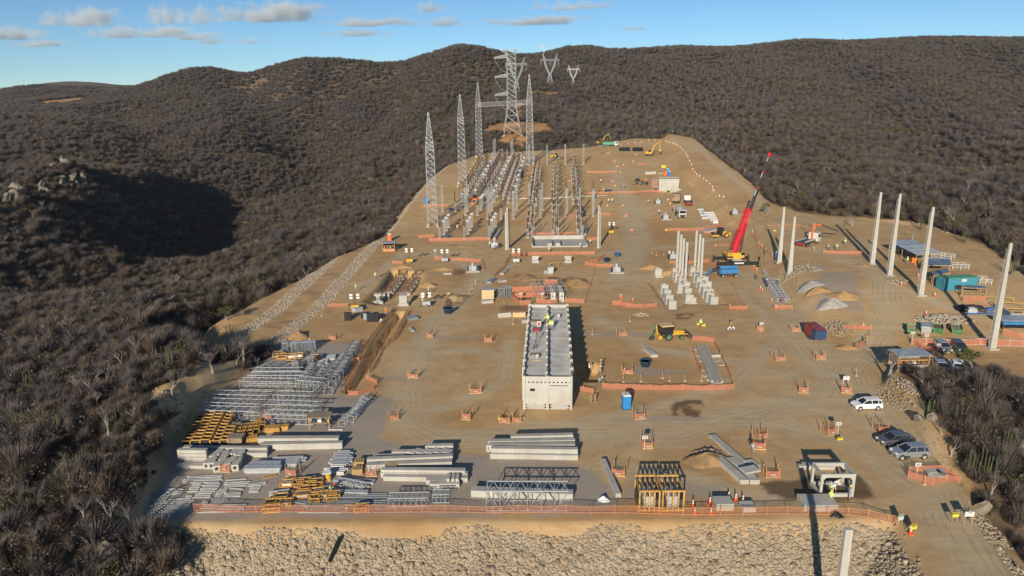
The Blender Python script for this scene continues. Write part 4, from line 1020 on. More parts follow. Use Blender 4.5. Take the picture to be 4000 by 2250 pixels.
#- vehicles
def wheel(par,x,y,r,w,rim='galvanised_dull',name='wheel'):
 o = bpy.data.objects.new(name,None); COL.objects.link(o); o.parent = par; o.location = (x,y,r)
 MB().lathe([(r * .75,-w / 2),(r,-w * .4),(r,w * .4),(r * .75,w / 2)],n=16,axis='Y').build('tyre','black_rubber',o,False)
 MB().lathe([(r * .62,-w / 2 - .012),(r * .2,-w * .45),(r * .2,w * .45),(r * .62,w / 2 + .012)],n=12,axis='Y').build('rim',rim,o); return o
def car(p,rz,paint,label,kind='hatch',rims='galvanised'):
 t = thing('parked_car',label,'car',p,rz,'parked cars')
 if kind == 'hatch': L,W,H = 3.85,1.66,1.50; low = [(-1.92,.30),(-1.92,.82),(-1.86,.98),(-1.0,1.0),(.75,.98),(1.55,.88),(1.88,.74),(1.93,.48),(1.90,.26)]; roof = [(-1.80,.98),(-1.62,1.42),(-1.3,1.50),(.0,1.50),(.35,1.42),(1.05,.96)]
 elif kind == 'suv': L,W,H = 4.3,1.78,1.63; low = [(-2.12,.36),(-2.14,.90),(-2.05,1.06),(-1.0,1.08),(.9,1.06),(1.8,.98),(2.08,.82),(2.14,.52),(2.1,.32)]; roof = [(-2.0,1.06),(-1.72,1.54),(-1.4,1.63),(-.1,1.63),(.3,1.54),(1.1,1.05)]
 else: L,W,H = 4.5,1.76,1.47; low = [(-2.22,.34),(-2.25,.86),(-2.15,.98),(-1.3,.97),(.9,.95),(1.9,.84),(2.2,.68),(2.24,.44),(2.2,.26)]; roof = [(-1.75,.96),(-1.1,1.38),(-.75,1.47),(.1,1.47),(.5,1.37),(1.25,.94)]
 def shell(b,prof,wl,inset_top,ymid):
  n = len(prof); vs = []
  zs = [z for _,z in prof]; z0,z1 = min(zs),max(zs)
  for s in (-1,1):
   for x,z in prof:
    u = (z - z0) / (z1 - z0 + 1e-6); y = s * (wl - inset_top * u * u); vs.append((x,y,z))
  b.add(vs,[(i,(i + 1) % n,n + (i + 1) % n,n + i) for i in range(n)] + [tuple(range(n - 1,-1,-1)),tuple(range(n,2 * n))])
 b = MB(); shell(b,low,W / 2,.06,0); body = b.build('body',paint,t)
 bev = body.modifiers.new('edge','BEVEL'); bev.width = .07; bev.segments = 3; bev.limit_method = 'ANGLE'
 b = MB(); shell(b,roof,W / 2 - .07,.20,0); cab = b.build('cabin','glass',t)
 bev = cab.modifiers.new('edge','BEVEL'); bev.width = .05; bev.segments = 2
 r0 = [q for q in roof if q[1] > H - .13]; xa,xb = r0[0][0],r0[-1][0]
 b = MB(); yw = W / 2 - .26; b.box(xa - .03,xb + .02,-yw,yw,H - .07,H + .025); rf = b.build('roof',paint,t); bev = rf.modifiers.new('edge','BEVEL'); bev.width = .03; bev.segments = 2
 b = MB()
 for s in (-1,1):
  y0,y1 = s * (W / 2 - .075),s * (W / 2 - .25)
  zb = roof[0][1]
  b.bar((roof[0][0],y0,zb),(roof[1][0],y1,roof[1][1] + .02),.055,4); b.bar((roof[1][0],y1,roof[1][1] + .02),(roof[2][0],y1,H),.055,4)
  b.bar((roof[-1][0],y0,roof[-1][1]),(roof[-2][0],y1,roof[-2][1] + .01),.05,4); b.bar((roof[-2][0],y1,roof[-2][1] + .01),(roof[-3][0],y1,H),.05,4)
  b.bar((-.35,y0,zb),(-.35,y1,H - .02),.05,4); b.bar((roof[1][0] * .78,y0,zb),(roof[1][0] * .78,y1,H - .05),.05,4)
  b.bar((roof[2][0],y1,H - .02),(roof[-3][0],y1,H - .02),.045,4)
 b.build('pillar',paint,t)
 fx_,rx_ = L * .325,-L * .32; wr = .31 if kind != 'suv' else .35
 for x in (fx_,rx_):
  for s in (-1,1): wheel(t,x,s * (W / 2 - .08),wr,.2,rims)
 b = MB()
 for s in (-1,1):
  for x in (fx_,rx_): b.lathe([(wr + .07,s * (W / 2 - .10)),(wr + .07,s * (W / 2 - .012))],(x,0,wr),14,'Y')
 b.build('wheel_arch','black_plastic',t)
 for s in (-1,1):
  MB().cbox((L / 2 - .12,s * (W / 2 - .3),.70 if kind != 'suv' else .84),(.16,.34,.15)).build('headlight','lamp_glass',t)
  MB().cbox((-L / 2 + .05,s * (W / 2 - .2),.84),(.12,.22,.2)).build('tail_light','red_paint',t)
  MB().cbox((roof[-1][0] - .12,s * (W / 2 + .06),roof[-1][1] + .05),(.14,.18,.12)).build('mirror',paint,t)
 MB().cbox((L / 2 - .01,0,.42),(.06,W * .6,.16)).build('grille','black_plastic',t)
 MB().cbox((L / 2 + .03,0,.34),(.02,.4,.12)).build('number_plate','white_paint',t); MB().cbox((-L / 2 - .03,0,.62),(.02,.4,.12)).build('number_plate','white_paint',t)
 return t
def between(c,a,d): 
 A,B = at(c,*a),at(c,*d); return (A + B) / 2,yaw(A,B)
q,r = between('B6',(300,512),(140,512)); car(q,r + .05,'car_white','white hatchback parked at the bank beside the road','hatch')
q,r = between('B6',(640,880),(420,900)); car(q + Vector((0,.4,0)),r,'car_grey','grey sedan parked beside the silver grey suv on the dirt road','sedan')
q,r = between('B6',(765,1018),(580,1028)); car(q + Vector((0,.3,0)),r,'car_silver','silver grey suv parked by the scrub bank next to the grey sedan','suv')
q,r = between('M6',(860,985),(950,1060)); car(q,r,'car_silver','silver hatchback parked nose out behind the orange railing','hatch')
q,r = between('M6',(1070,985),(1145,1060)); car(q,r,'car_blue','dark grey blue car parked nose out beside the silver hatchback','hatch')
q,r = between('M6',(900,1300),(830,1210)); car(q,r,'car_silver','silver car half hidden by bare branches beside the white one','sedan')
q,r = between('M6',(1130,1300),(1020,1215)); car(q,r,'car_white','white car parked tail out behind bare branches','hatch')
def tower_crane():
 p = at('S4',1240,790); t = thing('mobile_crane','mobile crane with a red telescopic boom raised on black outriggers','crane',p,0)
 c = Vector((0,0,0))
 far = at('S4',1290,720)
 MB().box(-1.3,1.3,-.2,9.0,.9,1.5).build('chassis','dark_steel',t)
 for y in (.6,6.6):
  MB().box(-5.2 if y < 2 else -4.6,5.2 if y < 2 else 4.6,y - .28,y + .28,.75,1.3).build('outrigger_beam','black_plastic',t)
  for s in (-1,1):
   x = s * (5.1 if y < 2 else 4.5)
   b = MB(); b.bar((x,y,.08),(x,y,1.9),.14,6); b.cbox((x,y,.06),(.9,.9,.12)); b.build('outrigger_jack','black_plastic',t)
 for y in (1.9,3.4,5.2,8.0):
  for s in (-1,1): wheel(t,s * 1.1,0,.6,.4).location = (s * 1.1,y,.6)
 for o in [c_ for c_ in t.children if c_.name.startswith('wheel')]: o.rotation_euler = (0,0,math.pi / 2)
 MB().box(-1.2,1.2,8.0,9.6,1.0,2.4).build('driver_cab','yellow_paint',t)
 MB().box(-1.15,1.15,-.25,.3,1.0,1.35).build('rear_lamp_board','white_paint',t)
 MB().box(-1.2,1.2,1.2,5.8,1.5,1.75).build('deck','equipment_grey',t)
 b = MB(); b.box(-1.5,1.1,2.0,5.6,1.75,3.3).box(-2.2,-1.5,2.4,4.2,2.0,3.2); sup = b.build('superstructure','yellow_paint',t)
 MB().box(-2.6,-1.3,1.2,2.0,1.9,3.0).build('counterweight','yellow_paint',t); MB().box(-2.75,-1.2,1.0,1.2,2.2,2.7).build('rear_bumper','dark_steel',t)
 b = MB(); b.box(1.25,2.35,3.2,4.8,1.7,3.3); cb_ = b.build('operator_cab','yellow_paint',t); MB().box(1.3,2.37,3.17,4.2,2.4,3.2).build('cab_window','glass',cb_)
 base = Vector((-.3,3.2,2.9)); wb = p + base
 tipr = ray(1937,388); kk = (wb.y + 8.5) / tipr.y; tip = Vector((tipr.x * kk,tipr.y * kk,CAM_H + tipr.z * kk)) - p
 d = (tip - base); Lb_ = d.length; dn = d.normalized(); Q = d.to_track_quat('X','Z').to_matrix().to_4x4()
 def seg(u0,u1,w,h,m,nm,par=t):
  return MB().box(u0 * Lb_,u1 * Lb_,-w / 2,w / 2,-h / 2,h / 2,Matrix.Translation(base) @ Q).build(nm,m,par)
 s1 = seg(0,.44,.95,1.1,'crane_red','boom_base')
 for i,(u0,u1,w) in enumerate(((.44,.66,.62),(.66,.82,.5),(.82,.985,.4))):
  sg = seg(u0,u1,w,w * 1.15,'dark_steel','boom_section'); seg(u1 - .008,u1 + .002,w * 1.25,w * 1.35,'crane_red','collar',sg)
  seg(u0 + (u1 - u0) * .62,u0 + (u1 - u0) * .9,w * .35,w * 1.2,'white_paint','decal',sg)
 seg(.985,1.01,.6,.8,'crane_red','boom_head')
 rg = random.Random(4); b = MB()
 for i in range(9):
  u = .30 + i * .0135
  for k in range(3): b.box((u + rg.uniform(0,.006)) * Lb_,(u + .003 + rg.uniform(0,.006)) * Lb_,-.50,-.485,-.3 + k * .22,-.16 + k * .22,Matrix.Translation(base) @ Q)
  b.box(u * Lb_,(u + .0025) * Lb_,-.50,-.485,-.32,.32,Matrix.Translation(base) @ Q)
 b.build('lettering','white_paint',s1)
 b = MB(); truss(b,Lb_ * .40,.7,.9,14,.05,.035,Matrix.Translation(base) @ Q @ Matrix.Translation((Lb_ * .05,.95,-.3))); b.build('folding_jib','crane_red',t)
 b = MB(); b.bar((.6,2.2,1.9),base + d * .26 + Vector((.3,0,-.7)),.22,8); b.bar(base + d * .14,base + d * .26 + Vector((.3,0,-.6)),.14,8); b.build('luffing_cylinder','dark_steel',t)
 hk = at('S4',1545,840) - p
 b = MB()
 for s in (-.12,.12): b.bar(tip + Vector((s,0,0)),hk + Vector((s,0,5.2)),.025,4)
 b.build('hoist_rope','dark_steel',t); b = MB(); b.cbox(hk + Vector((0,0,4.9)),(.5,.35,.8)); b.bar(hk + Vector((0,0,4.5)),hk + Vector((0,0,4.1)),.08); b.bar(hk + Vector((0,0,4.1)),hk + Vector((0,0,.3)),.03); b.build('hook_block','dark_steel',t)
tower_crane()
def boom_lift():
 p = at('S4',1100,905); t = thing('boom_lift','blue articulated boom lift with a man basket beside the crane','boom lift',p,.12)
 for x in (-1.6,1.6):
  for s in (-1,1): wheel(t,x,s * 1.0,.45,.4)
 MB().box(-2.0,2.0,-.8,.8,.5,1.0).build('chassis','dark_steel',t); MB().box(-2.2,2.2,-1.0,.9,1.05,2.1).build('turntable','lift_blue',t)
 MB().box(-2.1,2.3,-.25,.25,2.15,2.7).build('boom','lift_blue',t)
 b = MB(); b.bar((-2.1,0,2.2),(-4.0,0,1.9),.2); b.build('boom','black_plastic',t)
 b = MB(); b.bar((-4.0,0,1.9),(-5.6,-.5,.9),.28); b.build('jib','lift_blue',t)
 b = MB()
 for x in (-8,-6.2):
  for y in (-1.2,-.2): b.bar((x,y,.15),(x,y,1.4),.05)
 for z in (.75,1.4):
  b.path([(-8,-1.2,z),(-6.2,-1.2,z),(-6.2,-.2,z),(-8,-.2,z),(-8,-1.2,z)],.05)
 b.box(-8,-6.2,-1.2,-.2,.1,.16); b.build('basket','lift_blue',t)
 MB().box(-6.6,-5.6,-.8,-.3,.5,1.0).build('control_box','dark_steel',t)
boom_lift()
def roller():
 p = at('S4',1010,408); t = thing('road_roller','yellow soil compactor with a dark cab behind the slender columns','roller',p,R_(8))
 MB().lathe([(.78,-1.05),(.8,-1),(.8,1),(.78,1.05)],(-2.0,0,.8),18,'Y').build('drum','dark_steel',t)
 b = MB()
 for s in (-1,1): b.box(-3.0,-.9,s * 1.25 - .1,s * 1.25 + .1,.55,1.0)
 b.box(-3.1,-2.95,-1.35,1.35,.5,1.0); b.build('drum_frame','yellow_paint',t)
 for s in (-1,1): wheel(t,1.5,s * .95,.8,.5,'yellow_paint')
 MB().extrude([(.4,.7),(2.9,.7),(2.9,1.3),(1.3,1.9),(.4,1.9)],-.8,.8).build('engine_hood','yellow_paint',t)
 cb_ = MB().box(-.8,.6,-.75,.75,1.0,2.75).build('cab','glass',t); MB().box(-.9,.7,-.85,.85,2.75,2.9).build('cab_roof','black_plastic',t)
 b = MB()
 for x in (-.8,.6):
  for y in (-.75,.75): b.bar((x,y,1),(x,y,2.8),.07)
 b.build('cab_pillar','black_plastic',t)
roller()
def truck(p,rz,label,cabm,body,kind):
 t = thing('truck',label,'truck',p,rz)
 MB().box(-4.2,3.6,-.45,.45,.75,1.05).build('chassis','dark_steel',t)
 for x in (2.6,-1.6,-2.9):
  for s in (-1,1): wheel(t,x,s * 1.0,.5,.35)
 b = MB(); b.extrude([(1.9,.7),(3.95,.7),(4.0,1.7),(3.75,2.9),(1.9,2.95)],-1.22,1.22); cb_ = b.build('cab',cabm,t); bv = cb_.modifiers.new('edge','BEVEL'); bv.width = .06; bv.segments = 2
 b = MB(); b.add([(4.02,-1.08,1.78),(4.02,1.08,1.78),(3.80,1.02,2.72),(3.80,-1.02,2.72)],((0,1,2,3),)); b.build('windscreen','glass',cb_)
 b = MB()
 for s in (-1,1): b.box(2.5,3.6,s * 1.235 - .01,s * 1.235 + .01,1.75,2.6)
 b.build('side_window','glass',cb_); MB().box(3.98,4.06,-.95,.95,.75,1.35).build('grille','dark_steel',t)
 for s in (-1,1): MB().cbox((4.03,s * .95,.62),(.08,.35,.2)).build('headlight','lamp_glass',t); MB().cbox((3.9,s * 1.42,2.2),(.1,.2,.5)).build('mirror','black_plastic',t)
 if kind == 'mixer':
  b = MB(); b.lathe([(.35,-3.9),(.75,-3.4),(1.2,-1.8),(1.2,-.3),(.75,1.2),(.3,1.5)],(0,0,2.35),16,'X'); b.build('drum',body,t,True)
  MB().box(-4.1,-3.3,-.9,.9,1.05,2.0).build('rear_frame','dark_steel',t); MB().box(1.3,1.85,-1.1,1.1,1.05,2.9).build('water_tank',body,t)
  b = MB(); b.add([(-4.1,-.4,2.9),(-4.1,.4,2.9),(-4.9,.3,1.6),(-4.9,-.3,1.6)],((0,1,2,3),)); b.build('chute','dark_steel',t); MB().path([(-3.6,-1.1,1),(-3.6,-1.1,3.4),(-3.6,1.1,3.4),(-3.6,1.1,1)],.06).build('ladder','white_paint',t)
 elif kind == 'dump':
  b = MB(); b.box(-4.3,1.6,-1.25,1.25,1.1,1.25).box(-4.3,1.6,-1.25,-1.15,1.25,2.5).box(-4.3,1.6,1.15,1.25,1.25,2.5).box(1.48,1.6,-1.15,1.15,1.25,2.8).box(-4.3,-4.2,-1.15,1.15,1.25,2.4); b.build('tipper_body',body,t)
  for i in range(5):
   for s in (-1,1): MB().box(-3.8 + i * 1.2,-3.68 + i * 1.2,s * 1.29 - .04,s * 1.29 + .04,1.2,2.45).build('rib',body,t)
 elif kind == 'flat':
  MB().box(-4.6,1.2,-1.25,1.25,1.06,1.3).build('flatbed','dark_steel',t)
  for s in (-1,1): MB().box(-4.6,1.0,s * 1.2 - .03,s * 1.2 + .03,1.3,1.75).build('side_board',body,t)
  MB().box(-4.62,-4.5,-1.1,1.1,.7,1.0).build('tail_lamp_board','red_paint',t)
 return t
q,r = between('S3',(1235,1200),(1345,1312)); truck(q,r,'concrete mixer truck with a white cab facing the slender columns','white_paint','equipment_grey','mixer')
q,r = between('S3',(1430,1150),(1370,1010)); truck(q,r,'white cab flatbed truck seen from its tail next to the mixer truck','white_paint','dark_steel','flat')
q,r = between('S3',(1230,1090),(1250,1010)); truck(q,r,'dark tipper truck parked behind the mixer truck','dark_steel','plywood','dump')
q,r = between('S3',(215,265),(400,262)); truck(q,r,'green tipper truck at the far rim of the upper pad','white_paint','truck_green','dump')
q,r = between('S5',(400,860),(620,790)); tk = truck(q,r,'flatbed truck with a folded orange loader crane','white_paint','galvanised','flat')
b = MB(); b.bar((1.5,0,1.1),(1.5,0,3.6),.25,6); b.bar((1.5,0,3.6),(2.6,.3,4.9),.22,4); b.bar((2.6,.3,4.9),(5.6,-.3,4.6),.24,4); b.build('loader_crane','orange_paint',tk)
b = MB(); b.bar((5.4,-.3,4.65),(11.5,-2.2,2.3),.2,4); b.bar((3.0,-.8,2.9),(9.5,-2.5,1.9),.12,4); b.build('crane_extension','dark_steel',tk)
def excavator(p,rz,label,arm):
 t = thing('excavator',label,'excavator',p,rz)
 for s in (-1,1):
  b = MB(); b.extrude([(-1.9,.35),(-1.6,.05),(1.6,.05),(1.9,.35),(1.6,.8),(-1.6,.8)],s * 1.15 - .28,s * 1.15 + .28); b.build('track','dark_steel',t)
 b = MB(); b.box(-2.5,1.0,-1.25,1.25,1.0,1.9).box(-2.5,-1.2,-1.25,1.25,1.9,2.3); b.build('house','yellow_paint',t); MB().box(-.1,1.3,.35,1.25,1.9,2.95).build('cab','glass',t); MB().box(-.15,1.35,.3,1.3,2.95,3.05).build('cab_roof','yellow_paint',t)
 A = [Vector(q_) for q_ in arm]
 b = MB(); b.bar(A[0],A[1],.32,4,.28); b.bar(A[1],A[2],.28,4,.22); b.build('boom','yellow_paint',t)
 b = MB(); b.bar(A[2],A[3],.2,4,.16); b.build('stick','yellow_paint',t); b = MB(); e = A[3]
 b.extrude([(e.x - .6,e.z + .2),(e.x + .4,e.z + .2),(e.x + .5,e.z - .7),(e.x - .2,e.z - 1.0),(e.x - .8,e.z - .5)],-.5,.5); b.build('bucket','yellow_paint',t); MB().bar(A[0] + Vector((.3,0,-.2)),A[1] + Vector((.1,0,-.3)),.09,6).build('hydraulic_ram','galvanised',t)
q = at('S3',860,392); excavator(q,R_(2),'yellow excavator with its arm reaching down beside the black pipe bundles',[(.9,0,1.9),(2.2,0,5.2),(4.8,0,6.9),(5.2,0,3.0)])
q = at('S3',165,245); excavator(q,R_(2),'yellow excavator standing behind the green tipper truck',[(.9,0,1.9),(2.0,0,4.6),(4.6,0,6.6),(6.3,0,3.6)])
def backhoe():
 p = at('M4',665,720); t = thing('backhoe_loader','yellow and green backhoe loader with a dust covered cab roof','backhoe',p,R_(10))
 for s in (-1,1): wheel(t,-.2,s * 1.0,.72,.45,'green_paint'); wheel(t,2.3,s * .95,.45,.35,'green_paint')
 MB().extrude([(-.6,.8),(2.9,.8),(2.9,1.5),(1.0,1.7),(-.6,1.7)],-.5,.5).build('bonnet','yellow_paint',t)
 MB().box(-1.3,.7,-.85,.85,1.1,2.6).build('cab','glass',t); MB().box(-1.5,.85,-1.0,1.0,2.62,2.8).build('cab_roof','plywood_light',t)
 b = MB()
 for x in (-1.3,.7):
  for y in (-.85,.85): b.bar((x,y,1.1),(x,y,2.7),.06)
 b.build('cab_pillar','black_plastic',t)
 b = MB()
 for s in (-1,1): b.bar((1.0,s * .75,1.5),(3.6,s * .75,.9),.12)
 b.build('loader_arm','yellow_paint',t); MB().extrude([(3.5,.3),(4.6,.15),(4.7,.3),(3.8,1.2),(3.6,1.25)],-1.2,1.2).build('loader_bucket','dark_steel',t)
 b = MB(); b.bar((-1.9,0,.9),(-2.3,-.1,3.0),.2,4,.16); b.build('digger_boom','yellow_paint',t); b = MB(); b.bar((-2.3,-.1,3.0),(-3.2,-.2,.8),.17,4,.12); b.build('digger_stick','green_paint',t)
 MB().extrude([(-3.5,.15),(-2.8,.1),(-2.7,.7),(-3.2,.9)],-.45,.1).build('digger_bucket','dark_steel',t); MB().box(-2.0,-1.4,-1.0,1.0,.4,1.0).build('stabiliser_frame','yellow_paint',t)
backhoe()
def compressor():
 q,r = between('M5',(990,790),(880,700)); t = thing('towed_compressor','maroon and black towed compressor on a twin axle trailer','compressor',q + Vector((0,.9,0)),r)
 b = MB(); b.extrude([(-2.1,.6),(.9,.6),(.9,2.35),(-2.1,2.35)],-.95,.95); MB().box(-2.2,-.7,-1.0,1.0,.6,2.3).build('engine_panel','blue_dark',t)
 MB().box(-.68,2.3,-1.0,1.0,.6,2.4).build('canopy','maroon_paint',t); MB().box(-2.1,2.2,-.9,.9,2.41,2.5).build('canopy_top','maroon_paint',t)
 for x in (-.4,.5):
  for s in (-1,1): wheel(t,x,s * 1.05,.36,.22)
 MB().lathe([(.16,-.6),(.16,.9)],(0,.7,2.62),10,'X').build('exhaust','rust',t); MB().bar((2.3,0,.5),(3.6,0,.5),.08).build('tow_bar','dark_steel',t)
 for s in (-1,1): MB().cbox((-2.21,s * .75,.7),(.04,.3,.14)).build('tail_light','red_paint',t)
compressor()
def grader():
 p = at('S2',580,240); t = thing('wheel_loader','yellow wheel loader parked among the switchyard columns','loader',p,R_(5))
 for x in (-1.4,1.4):
  for s in (-1,1): wheel(t,x,s,.75,.5)
 MB().box(-2.8,-.2,-.9,.9,.9,2.1).build('engine_hood','yellow_paint',t); MB().box(-.4,.9,-.75,.75,1.4,3.0).build('cab','glass',t); MB().box(-.5,1.0,-.85,.85,3.0,3.15).build('cab_roof','yellow_paint',t)
 b = MB(); b.bar((.9,-.6,1.2),(3.0,-.6,.7),.14); b.bar((.9,.6,1.2),(3.0,.6,.7),.14); b.build('lift_arm','yellow_paint',t); MB().extrude([(2.9,.2),(4.0,.1),(3.2,1.2)],-1.3,1.3).build('bucket','dark_steel',t)
grader()
def skid(p,rz,label,m):
 t = thing('telehandler',label,'machine',p,rz)
 for x in (-1.3,1.3):
  for s in (-1,1): wheel(t,x,s * .95,.62,.4)
 MB().box(-1.9,1.6,-.6,.6,.6,1.5).build('chassis',m,t); MB().box(-.9,.5,-.8,.1,1.4,2.6).build('cab','glass',t); MB().bar((-1.7,.4,2.0),(3.3,.4,1.3),.2).build('boom',m,t); MB().cbox((3.5,.4,.9),(.5,1.8,.9)).build('attachment','dark_steel',t)
skid(at('S3',700,800),R_(-35),'dusty olive telehandler working beside the white container','soil_dark')
skid(at('S1',860,800),R_(10),'orange and yellow lifting machine between switchyard rows','orange_paint')
#- storage yard
def ends(a,c):
 A,B = at(*a),at(*c); A.z = B.z = (A.z + B.z) / 2; return A,B
def beam(a,c,w,h,z0,label,group='precast beams lying in the yard',m='concrete_white',notch=True,name='precast_beam',back=0.0):
 A,B = ends(a,c); L = (B - A).length; t = thing(name,label,'beam',A + Vector((0,0,z0)),yaw(A,B),group)
 MB().box(0,L,back + .02,back + w,0,h).build('web',m,t)
 MB().box(-.02,L + .02,back - .03,back + w + .05,h,h + .10).build('flange','concrete',t)
 if notch:
  n = int(L / 2.2)
  for i in range(1,n): MB().box(L * i / n - .03,L * i / n + .03,back + .0,back + .018,.06,h - .04).build('stirrup_mark','concrete_roof',t)
 return t
def bars(a,c,n,r,label,m='galvanised',depth=1.0,group='steel bars laid out on the gravel',jit=.12,name='steel_bars',cat='steel bars',prof='box',layers=1):
 A,B = ends(a,c); L = (B - A).length; t = thing(name,label,cat,A,yaw(A,B),group); rg = random.Random(int(A.x * 91 + A.y * 37))
 for l in range(layers):
  for i in range(n):
   x0,x1 = rg.uniform(0,jit) * L * .5,L * (1 - rg.uniform(0,jit) * .5); y = depth * (i + rg.uniform(-.15,.15)) / max(1,n - 1) if n > 1 else 0; dy = rg.uniform(-.03,.03) * L * .3; z = r + l * r * 2.1
   b = MB()
   if prof == 'tube': b.bar((x0,y,z),(x1,y + dy,z),r,8)
   elif prof == 'angle':
    T = Matrix.Translation((x0,y,z - r)) @ Matrix.Rotation(math.atan2(dy,x1 - x0),4,'Z'); b.box(0,x1 - x0,0,r * 2,0,.03,T).box(0,x1 - x0,0,.03,.031,r * 2,T)
   else: b.cbox(((x0 + x1) / 2,y + dy / 2,z),(x1 - x0,r * 2,r * 2),math.atan2(dy,x1 - x0))
   b.build('bar',m,t)
 return t
def lying_truss(a,c,w,h,n,label,rl=.05,rb=.032,group='lattice girders lying in the steel yard',m='galvanised',z0=0.05):
 A,B = ends(a,c); L = (B - A).length; t = thing('lattice_girder',label,'lattice girder',A + Vector((0,0,z0)),yaw(A,B),group)
 def q(x,y,z): return Vector((x,y,z))
 for y in (0,w):
  for z in (0,h): MB().bar(q(0,y,z),q(L,y,z),rl * 1.25,4).build('chord',m,t)
 st = L / n
 bb = MB(); bt = MB()
 for i in range(n):
  x = i * st
  for y in (0,w):
   bb.bar(q(x,y,0),q(x,y,h),rb,3,cap=False); bb.bar(q(x,y,0 if i % 2 else h),q(x + st,y,h if i % 2 else 0),rb,3,cap=False)
  for z in (0,h):
   bt.bar(q(x,0,z),q(x,w,z),rb,3,cap=False); bt.bar(q(x,0,z),q(x + st / 2,w,z),rb,3,cap=False); bt.bar(q(x + st / 2,w,z),q(x + st,0,z),rb,3,cap=False)
 bb.build('side_bracing',m,t); bt.build('cross_bracing',m,t); return t
G1 = 'lattice girder in the long rows of the steel yard behind the yellow crates'
for a,c in (((1190,640),(1900,640)),((1085,715),(1760,725)),((1790,700),(2110,720)),((750,880),(1440,900)),((1510,890),(1980,905)),((620,985),(1330,1005)),((1400,1010),(2080,1035)),((560,1085),(1290,1105)),((1400,1140),(2010,1160)),
 ((1250,585),(1860,580))):
 lying_truss(('M7',) + a,('M7',) + c,1.5,1.35,7,G1)
for a,c in (((965,780),(1290,190)),((870,720),(1180,310)),((760,740),(960,430)),((640,690),(780,440)),((1010,640),(1190,400)),((1100,560),(1330,150))):
 lying_truss(('M8',) + a,('M8',) + c,1.2,1.1,8,'lattice girder lying askew along the mesh barrier of the trench',m='galvanised_dull')
for a,c in (((10,520),(190,430)),((100,520),(330,420)),((200,520),(420,410)),((300,520),(510,420)),((450,500),(700,400))):
 lying_truss(('M8',) + a,('M8',) + c,.8,.7,7,'narrow dull lattice piece in the bundle behind the long girders',m='galvanised_dull',rl=.035,rb=.025)
lying_truss(('M8',1125,1190),('M8',1470,880),1.0,.9,9,'slim mast section lying alone beside the barrier gap',m='galvanised')
lying_truss(('M8',1230,1130),('M8',1420,840),.9,.9,6,'open mast section with protruding struts next to the slim mast section',m='galvanised',rl=.04)
def upright_bundle(p,label,g,m='galvanised_dull',s=1.0):
 t = thing('steel_bundle',label,'steel bundle',p,.4,g); rg = random.Random(int(p[0] * 55))
 b = MB(); lattice(b,secs_lin(.05,1.7 * s,.45 * s,.4 * s,3),.05,.04); b.build('lattice_frame',m,t); MB().cbox((0,0,1.75 * s),(1.1 * s,.9 * s,.1)).build('cap_plate','galvanised',t)
 b = MB()
 for _ in range(8): x,y = rg.uniform(-.4,.4),rg.uniform(-1.6,.2); b.bar((x,y,.08),(x + rg.uniform(-.3,.3),y + rg.uniform(.8,1.6),rg.uniform(.1,.8)),.045,4)
 b.build('loose_struts',m,t)
for q in ((372,240),(478,235),(558,232),(640,228),(718,222),(500,490),(690,420)): upright_bundle(at('M8',*q),'bundle of short lattice stubs with flat caps at the rear of the steel yard','stub bundles of the steel yard')
def crate(p,rz,label,L,W,H,m='wood_yellow',group=None,fill=None,name='wooden_crate'):
 t = thing(name,label,'crate',p,rz,group); b = MB()
 for x in (-L / 2,L / 2):
  for y in (-W / 2,W / 2): MB().cbox((x,y,H / 2),(.1,.1,H)).build('post',m,t)
 for z in (.08,H):
  b.box(-L / 2,L / 2,-W / 2 - .05,-W / 2 + .05,z - .06,z + .06).box(-L / 2,L / 2,W / 2 - .05,W / 2 + .05,z - .06,z + .06).box(-L / 2 - .05,-L / 2 + .05,-W / 2 + .055,W / 2 - .055,z - .055,z + .055).box(L / 2 - .05,L / 2 + .05,-W / 2 + .055,W / 2 - .055,z - .055,z + .055)
 b.build('rail',m,t)
 MB().box(-L / 2 + .06,L / 2 - .06,-W / 2 + .06,W / 2 - .06,.14,.2).build('floor_board',m,t)
 if fill: MB().box(-L * .36,L * .36,-W * .34,W * .34,.205,H * .72).build('content',fill,t)
 return t
cr0 = Kind(crate((0,0,0),0,'yellow timber frame crate in the packed block of crates beside the shaded bank',1.15,1.0,1.0,fill='dark_steel',group='block of yellow crates'))
fa,fb,fc = at('M7',385,1432),at('M7',800,1425),at('M7',690,1100)
ux = (fb - fa) / 3.2; uy = (fc - fa - (fb - fa) * .3) / 8
for j in range(9):
 for i in range(5 if j < 4 else 4):
  q = fa + ux * (i + .3) * .95 + uy * (j + .3); q.z = zat(q.x,q.y)
  if 3 < j < 6 and i > 3: continue
  cr0(q,yaw(fa,fb) + .02 * ((i * 7 + j) % 3 - 1),scale=(1,1,.9 + .1 * ((i + j * 3) % 3)))
fa2,fb2 = at('M7',900,1350),at('M7',1240,1310)
for j in range(3):
 for i in range(5):
  q = fa2.lerp(fb2,(i + .5) / 5) + Vector((.4 * j,1.25 * j,0)); q.z = zat(q.x,q.y); cr0(q,yaw(fa2,fb2),scale=(.9,.9,.8))
def board_pile(c,x0,y0,x1,y1,n,w,h,m,label,name='timber_stack',cat='timber stack'):
 A,B = ends((c,x0,y0),(c,x1,y1)); L = (B - A).length; t = thing(name,label,cat,A,yaw(A,B)); rg = random.Random(int(x0 * 3 + y0))
 for i in range(n): MB().box(rg.uniform(-.05,.05),L + rg.uniform(-.08,.08),rg.uniform(0,.06),w + rg.uniform(0,.06),h * i + .02 * (i % 2) * 0,h * (i + 1) - .012).build('board',m,t)
 return t
board_pile('M7',865,1280,1035,1275,2,2.3,.35,'plywood','grey brown plywood sheet covering the packed yellow crates')
board_pile('M7',925,1430,1110,1425,2,1.6,.55,'plywood','plywood sheet laid over white beams beside the yellow crates')
